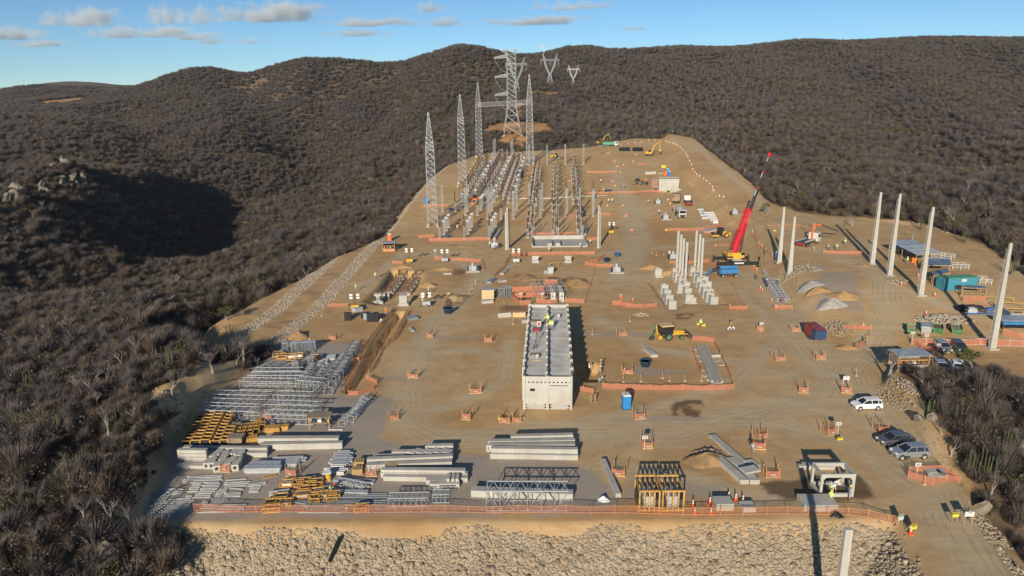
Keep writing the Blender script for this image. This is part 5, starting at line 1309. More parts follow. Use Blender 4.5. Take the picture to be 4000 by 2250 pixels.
board_pile('M7',830,1400,930,1395,2,1.0,.3,'plywood','short plywood offcut in front of the yellow crates')
board_pile('M7',1210,1250,1380,1290,1,2.0,.1,'plywood_light','pale plywood sheet lying flat on the gravel beside the crates')
board_pile('M7',1265,1155,1362,1150,2,.8,.28,'wood_yellow','short yellow timber pile behind the pale plywood sheet')
board_pile('M7',1400,1262,1590,1255,3,1.2,.22,'wood_yellow','long pile of yellow timber beams on the gravel')
board_pile('M7',1598,1235,1690,1228,3,.9,.2,'wood_yellow','shorter pile of yellow timber at the end of the long pile')
board_pile('M7',1170,1400,1320,1372,3,1.2,.22,'wood_yellow','pile of yellow timber beside the plywood covered beams')
for q,lab in (((275,292),'pale wooden box at the far gravel edge of the steel yard'),((330,318),'low yellow tray next to the pale wooden box'),((455,320),'wooden box with white sacks beside the stub bundles'),((450,380),'pair of yellow pallets stacked in the steel yard'),((540,310),'wooden box heaped with white wrapped parts'),((735,335),'open crate of curved grey parts near the girders')):
 crate(at('M8',*q),.1,lab,1.5,1.1,.7,'wood_yellow' if 'yellow' in lab else 'wood',fill='cloth_white' if 'white' in lab else 'dark_steel')
for a,c,n in (((880,345),(1000,340),6),((820,400),(900,395),5),((760,420),(850,415),4)): bars(('M8',) + a,('M8',) + c,n,.1,'bright galvanised channel sections piled behind the girders','galvanised',1.6,layers=2)
beam(('B2',-131,300),('B2',880,300),.7,1.05,0,'long white precast beam at the back of the pair behind the steel bar racks')
beam(('B2',-110,352),('B2',925,335),.6,.75,0,'long white precast beam at the front of the pair behind the steel bar racks')
for a,c,z,h in (((650,440),(1750,440),0,.55),((700,395),(1755,405),.35,.5)): beam(('B1',) + a,('B1',) + c,.5,h,z,'long white precast beam at the far side of the block of short hollow beams')
for i in range(4): beam(('B1',640,525 - i * 3),('B1',1000,525 - i * 3),.55,.34,i * .46,'white precast beam in the four high stack at the shaded yard edge','four high beam stack')
beam(('B1',615,590),('B1',965,582),.8,.35,0,'white precast beam lying singly before the four high stack')
def hollow(p,rz,label,L=1.6):
 t = thing('hollow_block',label,'concrete block',p,rz,'short hollow concrete blocks')
 b = MB(); w = .42; i = .2
 b.box(-w,w,0,L,0,.22).box(-w,w,0,L,.64,.86).box(-w,-i,0,L,.22,.64).box(i,w,0,L,.22,.64); b.build('shell','concrete_white',t); MB().box(-i + .01,i - .01,.5,.52,.23,.63).build('core','black_plastic',t)  # black sheet across the bore stands for the shade inside
for k_,q in enumerate(((992,590),(1048,588),(1122,628),(1168,600),(1190,540),(1255,600),(1290,570),(1350,615),(1385,570),(1110,480),(1065,500),(1225,500),(1320,470),(1400,490),(1430,460))): hollow(at('B1',*q),.1 + .3 * (k_ % 3 - 1) * .5,'short hollow square concrete block in the heap beside the beam stack',1.2 + .3 * (k_ % 2))
for a,c,z,h in ((('B2',1345,505),('B2',1710,488),0,.7),(('B2',1550,455),('B2',1905,445),0,.8),(('B2',1240,570),('B3',408,385),.35,.6),(('B2',1232,625),('B3',400,425),0,.75),(('B3',150,290),('B3',412,285),0,.9)):
 beam(a,c,.6,h,z,'white precast beam in the stack behind the cable drum')
for a,c,z,h in ((('B2',1415,700),('B3',525,525),.4,.55),(('B2',1410,705),('B3',545,530),0,.6),(('B2',1440,742),('B3',548,565),0,.5)):
 beam(a,c,.6,h,z,'white precast beam in the slanting stack in front of the cable drum')
for i in range(9):
 x = 20 + i * 42; q = at('B3',x,345 - (8 if i % 2 else 0)); hollow(q,-.5 + .1 * (i % 3),'short grey concrete stub lying on the beam stack behind the cable drum',1.0)
for a,c in (((155,590),(350,590)),((190,625),(470,620))): beam(('B3',) + a,('B3',) + c,.6,.5,0,'short pale beam in front of the slanting stack',notch=False)
for x in (350,395,435): beam(('B3',x,600),('B3',x + 28,600),1.1,.75,.1,'short beam offcut standing crosswise on the short pale beams',notch=False)
for a,c,z,h,bk in (((760,348),(1590,358),0,.6,0),((770,340),(1585,345),.68,.5,.1),((745,330),(1565,318),.55,.5,.9),((740,318),(1570,300),.6,.45,1.6),((960,300),(1560,285),.6,.6,2.2)):
 beam(('B3',) + a,('B3',) + c,.62,h,z,'long white precast beam in the big fanned stack on the gravel edge','fanned beam stack',back=bk)
for i in range(9): hollow(at('B3',755 + i * 24,275),.05,'short concrete stub in the row behind the fanned beam stack',1.0)
beam(('B3',580,708),('B3',1540,738),.9,.75,0,'long lone white beam lying behind the upright lattice girder')
lying_truss(('B3',725,838),('B3',1500,838),2.0,2.4,6,'bright open lattice girder standing in front of the lone white beam',.06,.05)
lying_truss(('B3',-200,800),('B3',175,790),1.2,1.0,7,'stacked lattice girder at the end of the short pale beams')
lying_truss(('B3',215,760),('B3',375,758),1.0,1.0,4,'short lattice girder leaning by the front mesh fence')
p = at('B2',1540,630); t = thing('cable_drum','wooden cable drum tilted against white beams','cable drum',p + Vector((0,.2,.35)),.3)
for s in (0,.5):
 o = MB().lathe([(.75,-.04),(.75,.04)],(0,0,s),18).build('flange','wood',t)
MB().lathe([(.35,.04),(.35,.46)],n=12).build('core','plywood',t)
for q,lab in (((1140,545),'timber pallet stack with grey boards between beam racks'),((1120,640),'pale slatted pallet stack at the end of the timber lane')):
 q = at('B2',*q); t = thing('pallet_stack',lab,'pallet stack',q,.1)
 for i in range(5):
  for k_ in range(4): MB().box(-.6 + k_ * .32,-.34 + k_ * .32,-.5,.5,.05 + i * .17,.09 + i * .17).build('slat','wood',t)
  MB().box(-.6,.62,-.5,-.4,i * .17 - .05,.045 + i * .17).box(-.6,.62,.4,.5,i * .17 - .05,.045 + i * .17).build('bearer','wood',t)
for a,c,n,lab in (((1510,590),(1932,590),4,'rack of galvanised tubes stacked behind the short ladder'),((1450,640),(1932,632),4,'rack of pale galvanised tubes in front of the tangled bars')): bars(('B1',) + a,('B1',) + c,n,.11,lab,'galvanised',.8,layers=3,group=None)
for a,c,n,lab in (((0,560),(450,545),7,'tangled pile of galvanised braces on the tube rack'),((735,550),(1050,540),9,'heap of crossed galvanised channels beside the pallet stack'),((780,480),(1060,470),5,'neat galvanised channels at the back of the crossed heap'),((660,650),(990,655),5,'white painted channels in front of the crossed heap')):
 bars(('B2',) + a,('B2',) + c,n,.09,lab,'galvanised' if 'white' not in lab else 'white_paint',1.8,jit=.5,layers=2,group=None)
BG = 'row of galvanised bars laid on sleepers in the open part of the steel yard'
for a,c,n,d in (((660,770),(1180,750),5,1.4),((880,795),(1140,790),2,.5),((740,880),(880,870),5,1.6),((880,880),(1110,875),6,1.6),((1190,795),(1470,775),3,1.0),((1200,810),(1520,800),3,.8),((1190,825),(1470,850),1,.1),((1510,885),(1640,880),6,1.6),((1500,815),(1740,775),2,.4),
 ((290,925),(690,905),3,1.0),((310,890),(660,865),2,.6),((280,990),(480,985),5,1.2),((460,1020),(860,985),2,.5),((800,960),(1035,950),3,.9),((700,975),(790,970),4,.7),((1080,950),(1170,945),5,1.1),((1180,950),(1420,935),4,.8),((1130,900),(1240,890),4,.8),((1090,1050),(1260,985),6,1.4),((920,1045),(1000,1040),4,.6),
 ((200,1150),(760,1120),7,2.0),((180,1200),(690,1180),3,.8),((850,1140),(1450,1130),5,1.4)):
 bars(('B1',) + a,('B1',) + c,n,.07,BG,'galvanised',d,jit=.2,prof='angle')
for a,c,n,d in (((630,1050),(1500,1040),7,2.2),((790,1000),(1590,1020),5,1.4),((280,1000),(600,1055),4,.8),((1400,1140),(1640,1010),6,1.2),((340,1140),(1000,1140),7,1.6)):
 bars(('B2',) + a,('B2',) + c,n,.075,'thick bundle of galvanised angles along the front mesh fence','galvanised_dull',d,jit=.35,prof='angle',group='angle bundles by the front fence')
for a,c,n in (((0,905),(275,870),1),((0,935),(240,900),1)): bars(('B2',) + a,('B2',) + c,n,.2,'bright thick galvanised tube lying near the yellow crates','galvanised',.3,prof='tube')
for a,c,n,d in (((820,745),(1350,775),2,.5),((700,890),(1260,905),2,.4)): bars(('B2',) + a,('B2',) + c,n,.14,'long galvanised chord bar beside the kneeling worker','galvanised',d,group='chord bars by the kneeling worker')
lying_truss(('B2',830,800),('B2',1210,870),1.0,.5,5,'flat lattice frame being assembled beside the kneeling worker',.05,.035)
for q,sc_,lab in (((235,795),1.2,'yellow crate with white parts behind the bright tubes'),((370,800),1.1,'yellow timber crate at the near corner of the crate cluster'),((450,770),1.3,'yellow timber crate in the middle of the crate cluster'),((520,815),1.2,'yellow timber crate holding dark parts beside loose boards'),((590,780),1.4,'wide yellow crate at the outer end of the crate cluster'),((450,860),1.0,'small yellow crate in front of the cluster'),((610,900),1.2,'yellow crate holding grey castings'),
     ((420,940),1.5,'slatted dark pallet beside the grey castings'),((720,935),1.2,'yellow crate with grey rods by the assembled frame'),((820,940),1.2,'open yellow crate next to the grey rods'),((580,985),.9,'flat yellow tray close to the angle bundles'),((800,970),.9,'flat yellow tray below the open crate'),((150,965),1.3,'yellow crate beside slatted boxes at the front fence'),((190,1040),1.4,'crate of wire baskets by the front fence'),((50,1040),1.6,'slatted yellow crate with open sides by the front fence'),((40,1110),1.5,'slatted yellow crate pushed against the front fence'),((1160,1105),1.1,'single yellow timber box inside the front fence')):
 crate(at('B2',*q),.12,lab,1.2 * sc_,.9,.55,'wood_yellow',fill='cloth_white' if 'white' in lab else ('equipment_grey' if 'grey' in lab or 'wire' in lab else 'dark_steel'))
t = thing('yellow_barrel','yellow drum with a white sheet on top between the bar heaps','drum',at('B2',755,725)); MB().lathe([(.32,0),(.32,.4),(.34,.42),(.32,.44),(.32,.9)],n=14).build('drum','yellow_paint',t); MB().cbox((-.2,.1,.95),(1.0,.7,.08),.3).build('sheet','cloth_white',t)
t = thing('ladder','short wooden ladder lying on the gravel','ladder',at('B1',1690,720),.25)
b = MB(); A,B = ends(('B1',1690,715),('B1',1880,675)); L = (B - A).length; t.location = A; t.rotation_euler = (0,0,yaw(A,B))
for y in (0,.5): MB().box(0,L,y - .04,y + .04,.02,.12).build('rail','wood',t)
for i in range(6): MB().box(L * (i + .5) / 6 - .03,L * (i + .5) / 6 + .03,.045,.455,.04,.1).build('rung','wood',t)
bars(('B2',745,95),('B2',940,97),1,.09,'single pale bar lying alone on open gravel','galvanised',.1)
bars(('B2',650,215),('B2',885,200),3,.08,'white channels lying behind the long beam pair','white_paint',.6,layers=2)
bars(('B2',400,215),('B2',640,205),2,.06,'grey braces lying in the shadow behind the long beam pair','galvanised',.5)
p = at('M8',810,1180); t = thing('work_shelter','low plywood topped work bench with tools beside the girders','work bench',p,.08)
for x in (-1.3,1.3):
 for y in (-.6,.6): MB().box(x - .05,x + .05,y - .05,y + .05,0,1.7).build('leg','wood',t)
MB().box(-1.6,1.6,-.9,.9,1.72,1.8).build('top','plywood',t); MB().box(-1.2,1.2,-.5,.5,.7,.76).build('shelf','wood',t)
for x,m in ((-.8,'blue_dark'),(0,'cloth_white'),(.7,'dark_steel')): MB().cbox((x,0,.95),(.5,.5,.36)).build('tool_box',m,t)
for x0,x1,lab in ((272,512,'orange timber crate holding grey radiators, nearest the leaning beam'),(532,785,'orange timber crate holding grey radiators, beside the traffic cones')):
 A,B = ends(('B4',x0,1298),('B4',x1,1298)); W = (B - A).length; t = thing('transport_crate',lab.replace(', nearest',' beside'),'crate',A,yaw(A,B)); D,H = 3.2,2.4
 n = 4
 for i in range(n + 1):
  x = .08 + (W - .16) * i / n
  MB().box(x - .08,x + .08,-.08,.08,0,H).build('front_post','wood_yellow',t); MB().box(x - .07,x + .07,D - .14,D,0,H).build('rear_post','wood_yellow',t); MB().box(x - .07,x + .07,.085,D - .145,H - .16,H - .02).build('top_rail','plywood' if 0 < i < n else 'wood_yellow',t)
 [MB().box(*q_).build('cross_rail','wood_yellow',t) for q_ in ((0,W,-.1,.1,H,H + .16),(0,W,D - .15,D + .05,H,H + .16),(0,W,-.12,-.082,.12,.3))]; MB().box(0,W,.09,D - .15,.02,.18).build('floor','plywood',t)
 for i in range(4):
  x = W * (i + .5) / 4; MB().box(x - .34,x + .34,.5,D - .6,.2,H * (.62 if i in (1,2) else .5)).build('radiator','equipment_grey' if i in (1,2) else 'dark_steel',t)
def frame_cube():
 a,c = at('B5',965,1100),at('B5',1395,1098); d_ = at('B5',868,935); W = (c - a).length; rz = yaw(a,c); v = Vector((d_.x - a.x,d_.y - a.y)); ax = Vector((math.cos(rz),math.sin(rz))); sx = v.dot(ax); D = abs(v.dot(Vector((-ax.y,ax.x))))
 H = top_z(a,'B5',985,812) - a.z; t = thing('concrete_portal','open white concrete box frame standing on damp soil','concrete frame',a,rz); w = .27
 for x in (0,W - w):
  for y in (0,D - w): MB().box(x,x + w,y,y + w,0,H).build('post','concrete_white',t)
 for z in (0,H - .42):
  MB().box(w + .002,W - w - .002,.01,w - .01,z,z + .4).build('beam','concrete_white',t); MB().box(w + .002,W - w - .002,D - w + .01,D - .01,z,z + .4).build('beam','concrete_white',t)
  for x in (0,W - w): MB().box(x + .02,x + w - .02,w + .002,D - w - .002,z,z + .4).build('beam','concrete_white',t)
 for x,s in ((w,1),(W - w,-1)):
  for y in (.05,D - w + .05): MB().extrude([(x,H - .42),(x + s * .35,H - .42),(x,H - .8)],y,y + .24).build('haunch','concrete_white',t)
frame_cube()
for a,c,z in (((712,760),(1150,758),0),((755,735),(1180,745),0)): beam(('B5',) + a,('B5',) + c,.45,.45,z,'white precast beam lying behind the open box frame',notch=False)
def slab(cr,x0,y0,x1,y1,D,h,z0,label,m='concrete',lean=0.0):
 A,B = ends((cr,x0,y0),(cr,x1,y1)); t = thing('precast_slab',label,'concrete slab',A + Vector((0,0,z0)),yaw(A,B)); L = (B - A).length
 S = Matrix.Identity(4); S[0][1] = lean
 n = 3
 for i in range(n): MB().box(0,L,0,D,h * i / n,h * (i + 1) / n - .015,S).build('slab',m,t)
 return t
slab('B4',1412,755,1495,752,7.0,.3,0,'long narrow grey precast slab lying away from the fence',lean=-.22)
slab('B4',1425,990,1520,988,6.6,.55,0,'stack of grey precast slabs with stepped white ends',lean=-.22)
slab('B4',1535,992,1642,990,3.2,.55,0,'shorter stack of grey slabs beside the long stack',lean=-.1)
slab('B4',1480,935,1650,900,1.3,.25,.6,'white rimmed slab tilted on top of the slab stacks','concrete_white')
slab('B4',1470,870,1575,860,3.4,.35,0,'grey slab between the long slab and the white rimmed slab',lean=-.18)
slab('B4',1560,812,1645,800,1.6,.3,0,'pale slab pair lying apart beside the slab stacks','concrete_white')
slab('B4',15,1140,75,1138,7.8,.5,0,'narrow grey concrete beam lying on wooden sleepers',lean=-.05)
slab('B4',1152,1290,1350,1288,1.6,.8,0,'stack of white panels wrapped beside traffic cones','concrete_white')
slab('B4',1450,1310,1600,1308,1.3,.6,0,'white panel pile with torn wrapping at the front fence','concrete_white')
slab('B5',770,1280,1200,1285,2.2,.8,0,'stack of blue grey panels where the workers kneel','concrete')
slab('M4',465,955,545,950,3.6,.5,0,'pair of white blocks lying together near the backhoe','concrete_white',lean=-.12)
#- orange mesh barriers
def net_fence(pts,label,h=1.15,sp=2.2,net='orange_net',post='orange_post',rails=False,base=False,name='mesh_barrier',group='orange mesh barriers',sag=.07):
 W = [at(*p,carve=False) for p in pts]; t = thing(name,label,'mesh barrier',W[0],0,group); o0 = W[0]; rg = random.Random(int(W[0].x * 13 + W[0].y * 7)); prev = None
 for a,c in zip(W[:-1],W[1:]):
  n = max(1,int(round((c - a).length / sp)))
  for i in range(n + 1):
   if i == 0 and prev is not None: continue
   q = a.lerp(c,i / n); q.z = zat(q.x,q.y); q = q - o0
   hp = h * rg.uniform(.92,1.08); tp = q + Vector((rg.uniform(-.06,.06),rg.uniform(-.06,.06),hp))
   MB().bar(q - Vector((0,0,.1)),tp + Vector((0,0,.12)),.035,4).build('post',post,t)
   if base: MB().cbox(q + Vector((0,0,.06)),(.5,.5,.12)).build('foot_block','concrete_white',t)
   if prev is not None:
    p0,t0 = prev; vs = []; k = 5
    for j in range(k + 1):
     u = j / k; s = math.sin(u * math.pi)
     for v in (0,.5,1):
      P = (p0 + Vector((0,0,.08))).lerp(q + Vector((0,0,.08)),u).lerp(t0.lerp(tp,u) - Vector((0,0,sag * s * rg.uniform(.5,1.5))),v)
      P += Vector((rg.uniform(-.03,.03),rg.uniform(-.03,.03),0)) * (s + .2); vs.append(P)
    b = MB(); b.add(vs,[(j * 3 + m,j * 3 + 3 + m,j * 3 + 4 + m,j * 3 + 1 + m) for j in range(k) for m in (0,1)]); b.build('net_panel',net,t)
    if rails:
     MB().bar(p0 + Vector((0,0,.15)),q + Vector((0,0,.15)),.03,4).build('rail',post,t); MB().bar(t0,tp,.03,4).build('rail',post,t)
   prev = (q,tp)
 return t
def C_(c,*xy): return [(c,x,y) for x,y in xy]
net_fence(C_('B1',(840,1125),(1300,1140),(1932,1140)) + C_('B2',(1260,1145),(1932,1140)) + C_('B3',(560,860),(1250,862),(1932,862)) + C_('B4',(780,1345),(1200,1345),(1720,1340)) + C_('B5',(825,1330),(1325,1335),(1830,1420),(1915,1430)),'long low wooden railing with faded orange mesh along the front edge of the site',0.95,2.6,'orange_net_thin','orange_post',True,name='edge_fence')
FEN = [
 (C_('M2',(780,990),(640,1170),(430,1449)) + C_('M8',(1340,320),(1110,760)),'orange mesh barrier along the trench on the steel yard side',1.2),
 (C_('M2',(940,1030),(880,1180),(760,1400)) + C_('M8',(1560,230),(1420,520)),'orange mesh barrier along the trench on the building side',1.2),
 (C_('M8',(1160,790),(1280,790),(1480,720)),'orange mesh closing the near end of the trench',1.0),
 (C_('M8',(1385,590),(1520,650)),'loose orange mesh flap beside the end of the trench',1.1),
 (C_('N1',(835,1080),(1070,1125)),'orange mesh barrier at the corner of the building beside the step ladder',1.0),
 (C_('M4',(-150,1345),(250,1365),(850,1370),(1230,1375),(1500,1350)),'long orange mesh barrier in front of the steel rail excavation',1.15),
 (C_('M4',(1500,1345),(1440,1180),(1370,1010),(1300,870),(1255,770),(1110,745),(985,750)),'orange mesh barrier curving round the strip foundation',1.15),
 (C_('M4',(985,750),(970,860),(1050,1080),(1095,1160)),'orange mesh barrier on the backhoe side of the strip foundation',1.1),
 (C_('M4',(-20,300),(60,300),(150,320),(340,335),(530,320)),'orange mesh barrier beside the hollow footings',1.1),
 (C_('M4',(1450,355),(1670,355)),'short orange mesh barrier at the end of the compacted ramp',1.1),
 (C_('S4',(1090,930),(1200,1080),(1280,1250),(1340,1310)),'thin orange mesh barrier along the ramp below the boom lift',.9),
 (C_('S4',(370,745),(500,740),(640,745),(860,725),(925,770)),'orange mesh barrier behind the slender columns',1.1),
 (C_('S4',(320,330),(560,335),(800,320),(1020,270)),'orange mesh barrier behind the road roller',1.1),
 (C_('S4',(805,360),(960,365)),'short orange mesh barrier around the grey plates by the roller',1.0),
 (C_('S4',(910,450),(945,525),(1140,520)),'thin orange mesh barrier between the roller and the crane',.9),
 (C_('S4',(1370,385),(1450,420),(1490,520),(1590,590),(1660,660)),'thin orange mesh barrier on the bank behind the crane hook',.9),
 (C_('S3',(880,1060),(950,1200),(1010,1310),(1080,1420)),'thin orange mesh barrier running past the mixer truck',.9),
 (C_('S3',(1790,1010),(1900,1140),(2000,1240),(2110,1350)),'thin orange mesh barrier on the slope below the haul road',.9),
 (C_('S3',(0,940),(270,935),(420,925),(640,925),(900,905),(1070,920)),'long orange mesh barrier in front of the white container',1.1),
 (C_('S3',(0,640),(250,640),(400,635)),'faded double orange mesh barrier on the open upper pad',1.2),
 (C_('S3',(690,530),(820,520)),'short orange mesh barrier below the excavator',1.0),
 (C_('S1',(260,1330),(480,1325),(740,1320),(1055,1310)),'long orange mesh barrier in front of the brown insulator posts',1.25),
 (C_('S1',(118,1285),(325,1275)),'short orange mesh barrier beside the lone gantry tower',1.2),
 (C_('S1',(175,875),(340,870),(510,865)),'orange mesh barrier behind the lone gantry tower',1.2),
 (C_('S1',(770,835),(860,845)),'small orange mesh barrier among the switchyard rows',1.1),
 (C_('S1',(1280,780),(1330,680),(1370,560),(1400,520)),'reddish mesh barrier running between switchyard rows',1.2),
 (C_('S2',(225,1240),(500,1240),(700,1235),(845,1225)),'orange mesh tape strung behind the concrete basin',.9),
 (C_('S2',(980,1315),(1115,1310)),'orange mesh barrier between the basin and the slender post pair',1.1),
 (C_('S2',(735,990),(820,1010),(840,1090)),'orange mesh barrier between two plain lattice columns',1.0),
 (C_('S2',(1160,985),(1295,975),(1390,1035)),'orange mesh barrier behind the slender post pair',1.0),
 (C_('S2',(720,540),(790,545)),'short orange mesh screen between ringed posts',1.0),
 (C_('M2',(1215,135),(1500,135)),'orange mesh barrier behind the low soil heap',1.1),
 (C_('M2',(1285,365),(1460,385),(1600,385),(1860,405)),'orange mesh barrier behind the grey pump',1.1),
 (C_('M2',(1860,400),(1890,470),(1895,530)),'dark orange mesh barrier turning beside the grey pump',1.0),
 (C_('M2',(755,420),(880,425)),'short orange mesh barrier beside the light tower',1.0),
 (C_('M2',(-60,970),(0,965),(190,960)),'orange mesh barrier at the edge by the near light tower',1.0),
 (C_('M3',(420,400),(470,330),(570,320),(800,315),(1000,310),(1290,305),(1525,310)),'long orange mesh barrier behind the deep excavation',1.2),
 (C_('M3',(420,400),(365,500),(300,555),(250,600)),'orange mesh barrier down the driveway side of the excavation',1.1),
 (C_('M3',(1405,440),(1510,460),(1660,470),(1770,470)),'orange mesh barrier in front of the blue tubs',1.2),
 (C_('M3',(1405,430),(1560,400),(1640,330)),'orange mesh barrier behind the blue tubs',1.1),
 (C_('M3',(1510,470),(1500,560),(1460,700),(1395,890)),'dark mesh barrier down the far bank of the excavation',1.0),
 (C_('M3',(490,740),(495,880),(580,940),(720,945)),'orange mesh barrier at the corner between building and excavation',1.3),
 (C_('M3',(790,920),(960,925),(1050,915)),'orange mesh barrier at the rear wall of the building',1.2),
 (C_('M3',(1150,910),(1390,920)),'orange mesh barrier from the building to the excavation bank',1.2),
 (C_('M3',(1750,940),(1850,940),(1932,965)),'orange mesh barrier bay on open soil near the spotlights',1.2),
 (C_('S5',(690,930),(910,945),(1190,945)),'orange mesh barrier in front of the muddy spoil patches',1.0),
 (C_('S5',(0,610),(140,605),(260,605),(400,605),(470,650)),'rusty mesh barrier at the scrub edge by the pole pair',1.1),
 (C_('M6',(1160,420),(1440,410)),'faded orange mesh under the lean-to roof beside the teal container',1.5),
 (C_('M6',(1660,840),(1932,905)),'orange mesh barrier enclosing the blue tarpaulin bay',1.6),
 (C_('M6',(520,940),(640,1010),(840,1070)),'orange mesh railing slanting down beside the silver hatchback',1.2),
 (C_('B6',(650,1230),(900,1310),(1175,1285)),'orange mesh barrier in front of the concrete chamber by the road',1.1),
 (C_('B6',(655,1180),(760,1170),(1000,1160),(1165,1270)),'orange mesh barrier behind the concrete chamber by the road',1.1),
 (C_('M5',(1420,850),(1540,790)),'short orange mesh barrier with a white post by the compressor bank',1.2),
 (C_('M5',(1545,780),(1600,680),(1620,600)),'dark mesh barrier on the bank rim between two orange ones',1.1),
 (C_('M5',(1280,600),(1400,610),(1500,600),(1620,620)),'orange mesh barrier along the terrace rim',1.1),
 (C_('M5',(400,340),(630,345)),'orange mesh barrier at the end of the bundled pole',1.0)]
for pts,lab,h in FEN:
 thin = 'thin' in lab or 'dark' in lab or 'rusty' in lab
 net_fence(pts,lab,h * .84,2.2,'orange_net_thin' if thin else 'orange_net')
net_fence(C_('M6',(515,955),(700,955),(950,965),(1165,970),(1380,960),(1560,975),(1932,985)),'long white and orange railing with orange mesh behind the parked cars',1.15,2.4,'orange_net','white_paint',True,name='mesh_railing')
def net_box(label):
 t = thing('mesh_enclosure',label,'mesh enclosure',(0,0,0),0,'small orange mesh enclosures'); rg = random.Random(len(label)); w,d,h = 1.35,1.2,.9
 c = [Vector((-w / 2,-d / 2,0)),Vector((w / 2,-d / 2,0)),Vector((w / 2,d / 2,0)),Vector((-w / 2,d / 2,0))]
 for q in c: MB().bar(q,q + Vector((rg.uniform(-.1,.1),rg.uniform(-.1,.1),h + rg.uniform(.1,.5))),.045,4).build('stake','orange_post',t)
 for i in (0,1,3):
  a,e = c[i],c[(i + 1) % 4]; vs = []
  for j in range(5):
   for v in (.08,1.0): vs.append(a.lerp(e,j / 4) + Vector((rg.uniform(-.04,.04),rg.uniform(-.04,.04),v * h - (.08 * math.sin(j / 4 * math.pi) if v > .5 else 0))))
  MB().add(vs,[(j * 2,j * 2 + 2,j * 2 + 3,j * 2 + 1) for j in range(4)]).build('net_panel','orange_net' if i == 0 else 'orange_net_thin',t)
 MB().box(-w / 2 - .1,w / 2 + .1,-d / 2 - .1,-d / 2 + .05,.02,.14).build('sleeper','wood',t)
 MB().cbox((0,-d / 2 - .12,.42),(.5,.04,.16)).build('sign_plate','concrete_white',t); return t
KB = Kind(net_box('small orange mesh enclosure on open soil with a white plate'))
boxes = [((1083,845),'beside a strip of grey dust near the trench'),((1228,857),'between the trench and the long building'),((840,851),'at the far gravel edge of the steel yard'),((1040,948),'on the grey dust strip beside the trench end'),((1196,985),'halfway between the steel yard and the building front'),
 ((990,1052),'beside the grey pallet at the gravel edge'),((1176,1052),'in front of the building beside tyre marks'),((1272,1058),'with a yellow sign by the building corner'),((1300,1058),'touching the one with the yellow sign'),((1607,1050),'in front of the blue toilet'),((1627,1122),'with a white and a yellow notice'),
 ((1908,1125),'near the walking worker in grey'),((1912,1095),'behind the one near the walking worker'),((1941,1195),'between the slab stacks and the box frame'),((1558,1190),'behind the narrow beam on sleepers'),((2083,1088),'with a yellow warning board on the road'),((2215,1083),'behind the grey sedan'),((2062,902),'below the compressor bank'),
 ((1958,903),'in the middle of the junction'),((2000,832),'beside the maroon compressor'),((1912,830),'with a white flag sign by the two kneeling surveyors'),((2020,985),'on the bend of the road'),((2128,985),'under the white notice board'),((1565,842),'on grey dust beside the backhoe'),((1578,935),'behind the long barrier with traffic posts'),
 ((1547,407),'far out on the upper pad'),((1600,390),'near the black pipe bundles'),((1553,420),'with two marker posts on the upper pad'),((1541,457),'beside the lone surveyor of the upper pad'),((1622,455),'behind the olive telehandler'),((1575,545),'made of bare wood near the spotlights'),((1590,580),'made of bare wood near the yellow light tower'),
 ((675,1052),'under the long girders'),((738,1195),'in front of the tube rack'),((935,1193),'beside the cable drum'),((573,1180),'in front of the hollow blocks'),((895,905),'on the trench barrier line')]
for (x,y),s in boxes:
 KB(at(x,y),random.uniform(-.35,.45),'small orange mesh enclosure ' + s,(random.uniform(.8,1.25),random.uniform(.8,1.3),random.uniform(.75,1.15)))
#- signs
def text(par,body,size,loc,m,rot=(math.pi / 2,0,0)):
 cu = bpy.data.curves.new('lettering','FONT'); cu.body = body; cu.size = size; cu.align_x = 'CENTER'; cu.align_y = 'CENTER'; cu.extrude = .004; cu.resolution_u = 2
 tmp = bpy.data.objects.new('lettering',cu); COL.objects.link(tmp); dg = bpy.context.evaluated_depsgraph_get(); me = bpy.data.meshes.new_from_object(tmp.evaluated_get(dg)); bpy.data.objects.remove(tmp)
 me.materials.clear(); me.materials.append(MATS[m]); o = put('lettering',me,par); o.location = loc; o.rotation_euler = rot; return o
def sign(p,label,w,h,z,m='sign_yellow',lines=('ATENÇÃO',),rz=.1,head=True,legs='wood'):
 w,h,z = w * .62,h * .62,z * .8
 t = thing('warning_sign' if m == 'sign_yellow' else 'notice_board',label,'sign',p,rz)
 MB().box(-w / 2,w / 2,-.02,.02,z,z + h).build('board',m,t)
 if head: MB().box(-w * .46,w * .46,-.032,-.022,z + h * .62,z + h * .94).build('header','black_plastic' if m == 'sign_yellow' else 'green_paint',t)
 for i,l in enumerate(lines): text(t,l,h * (.26 if i == 0 else .16),(0,-.045,z + h * (.78 - .3 * i)),m if (i == 0 and head) else 'black_plastic')
 for s in (-1,1): MB().bar((s * w * .42,.05,0),(s * w * .42,.03,z + h * .9),.035,4).build('leg',legs,t); MB().bar((s * w * .42,.55,0),(s * w * .42,.05,z + h * .8),.03,4).build('strut',legs,t)
 return t
sign(at('B7',1455,470),'yellow warning sign with a black header beside a traffic cone at the site entrance',1.3,1.0,.55,lines=('ATENÇÃO','OBRAS'),rz=.25)
sign(at('B7',1325,400),'white notice with a green header at the end of the front fence',1.2,1.1,.9,'white_paint',('AVISO',),.35)
sign(at('B7',1875,370),'yellow warning sign standing beside the white notice board',1.1,.9,.9,lines=('ATENÇÃO',),rz=.1)
sign(at('B7',2010,385),'white notice board on wooden legs at the roadside rubble',1.6,.9,1.2,'white_paint',('AVISO',),.0,False)
sign(at('B5',1225,405),'yellow warning board in front of the mesh enclosure on the road',1.2,.75,.3,lines=('ATENÇÃO','HOMENS'),rz=.2)
sign(at('M5',1300,1285),'white framed notice board by the bend in the road',1.5,1.0,.8,'white_paint',('AVISO',),-.1,False,'white_paint')
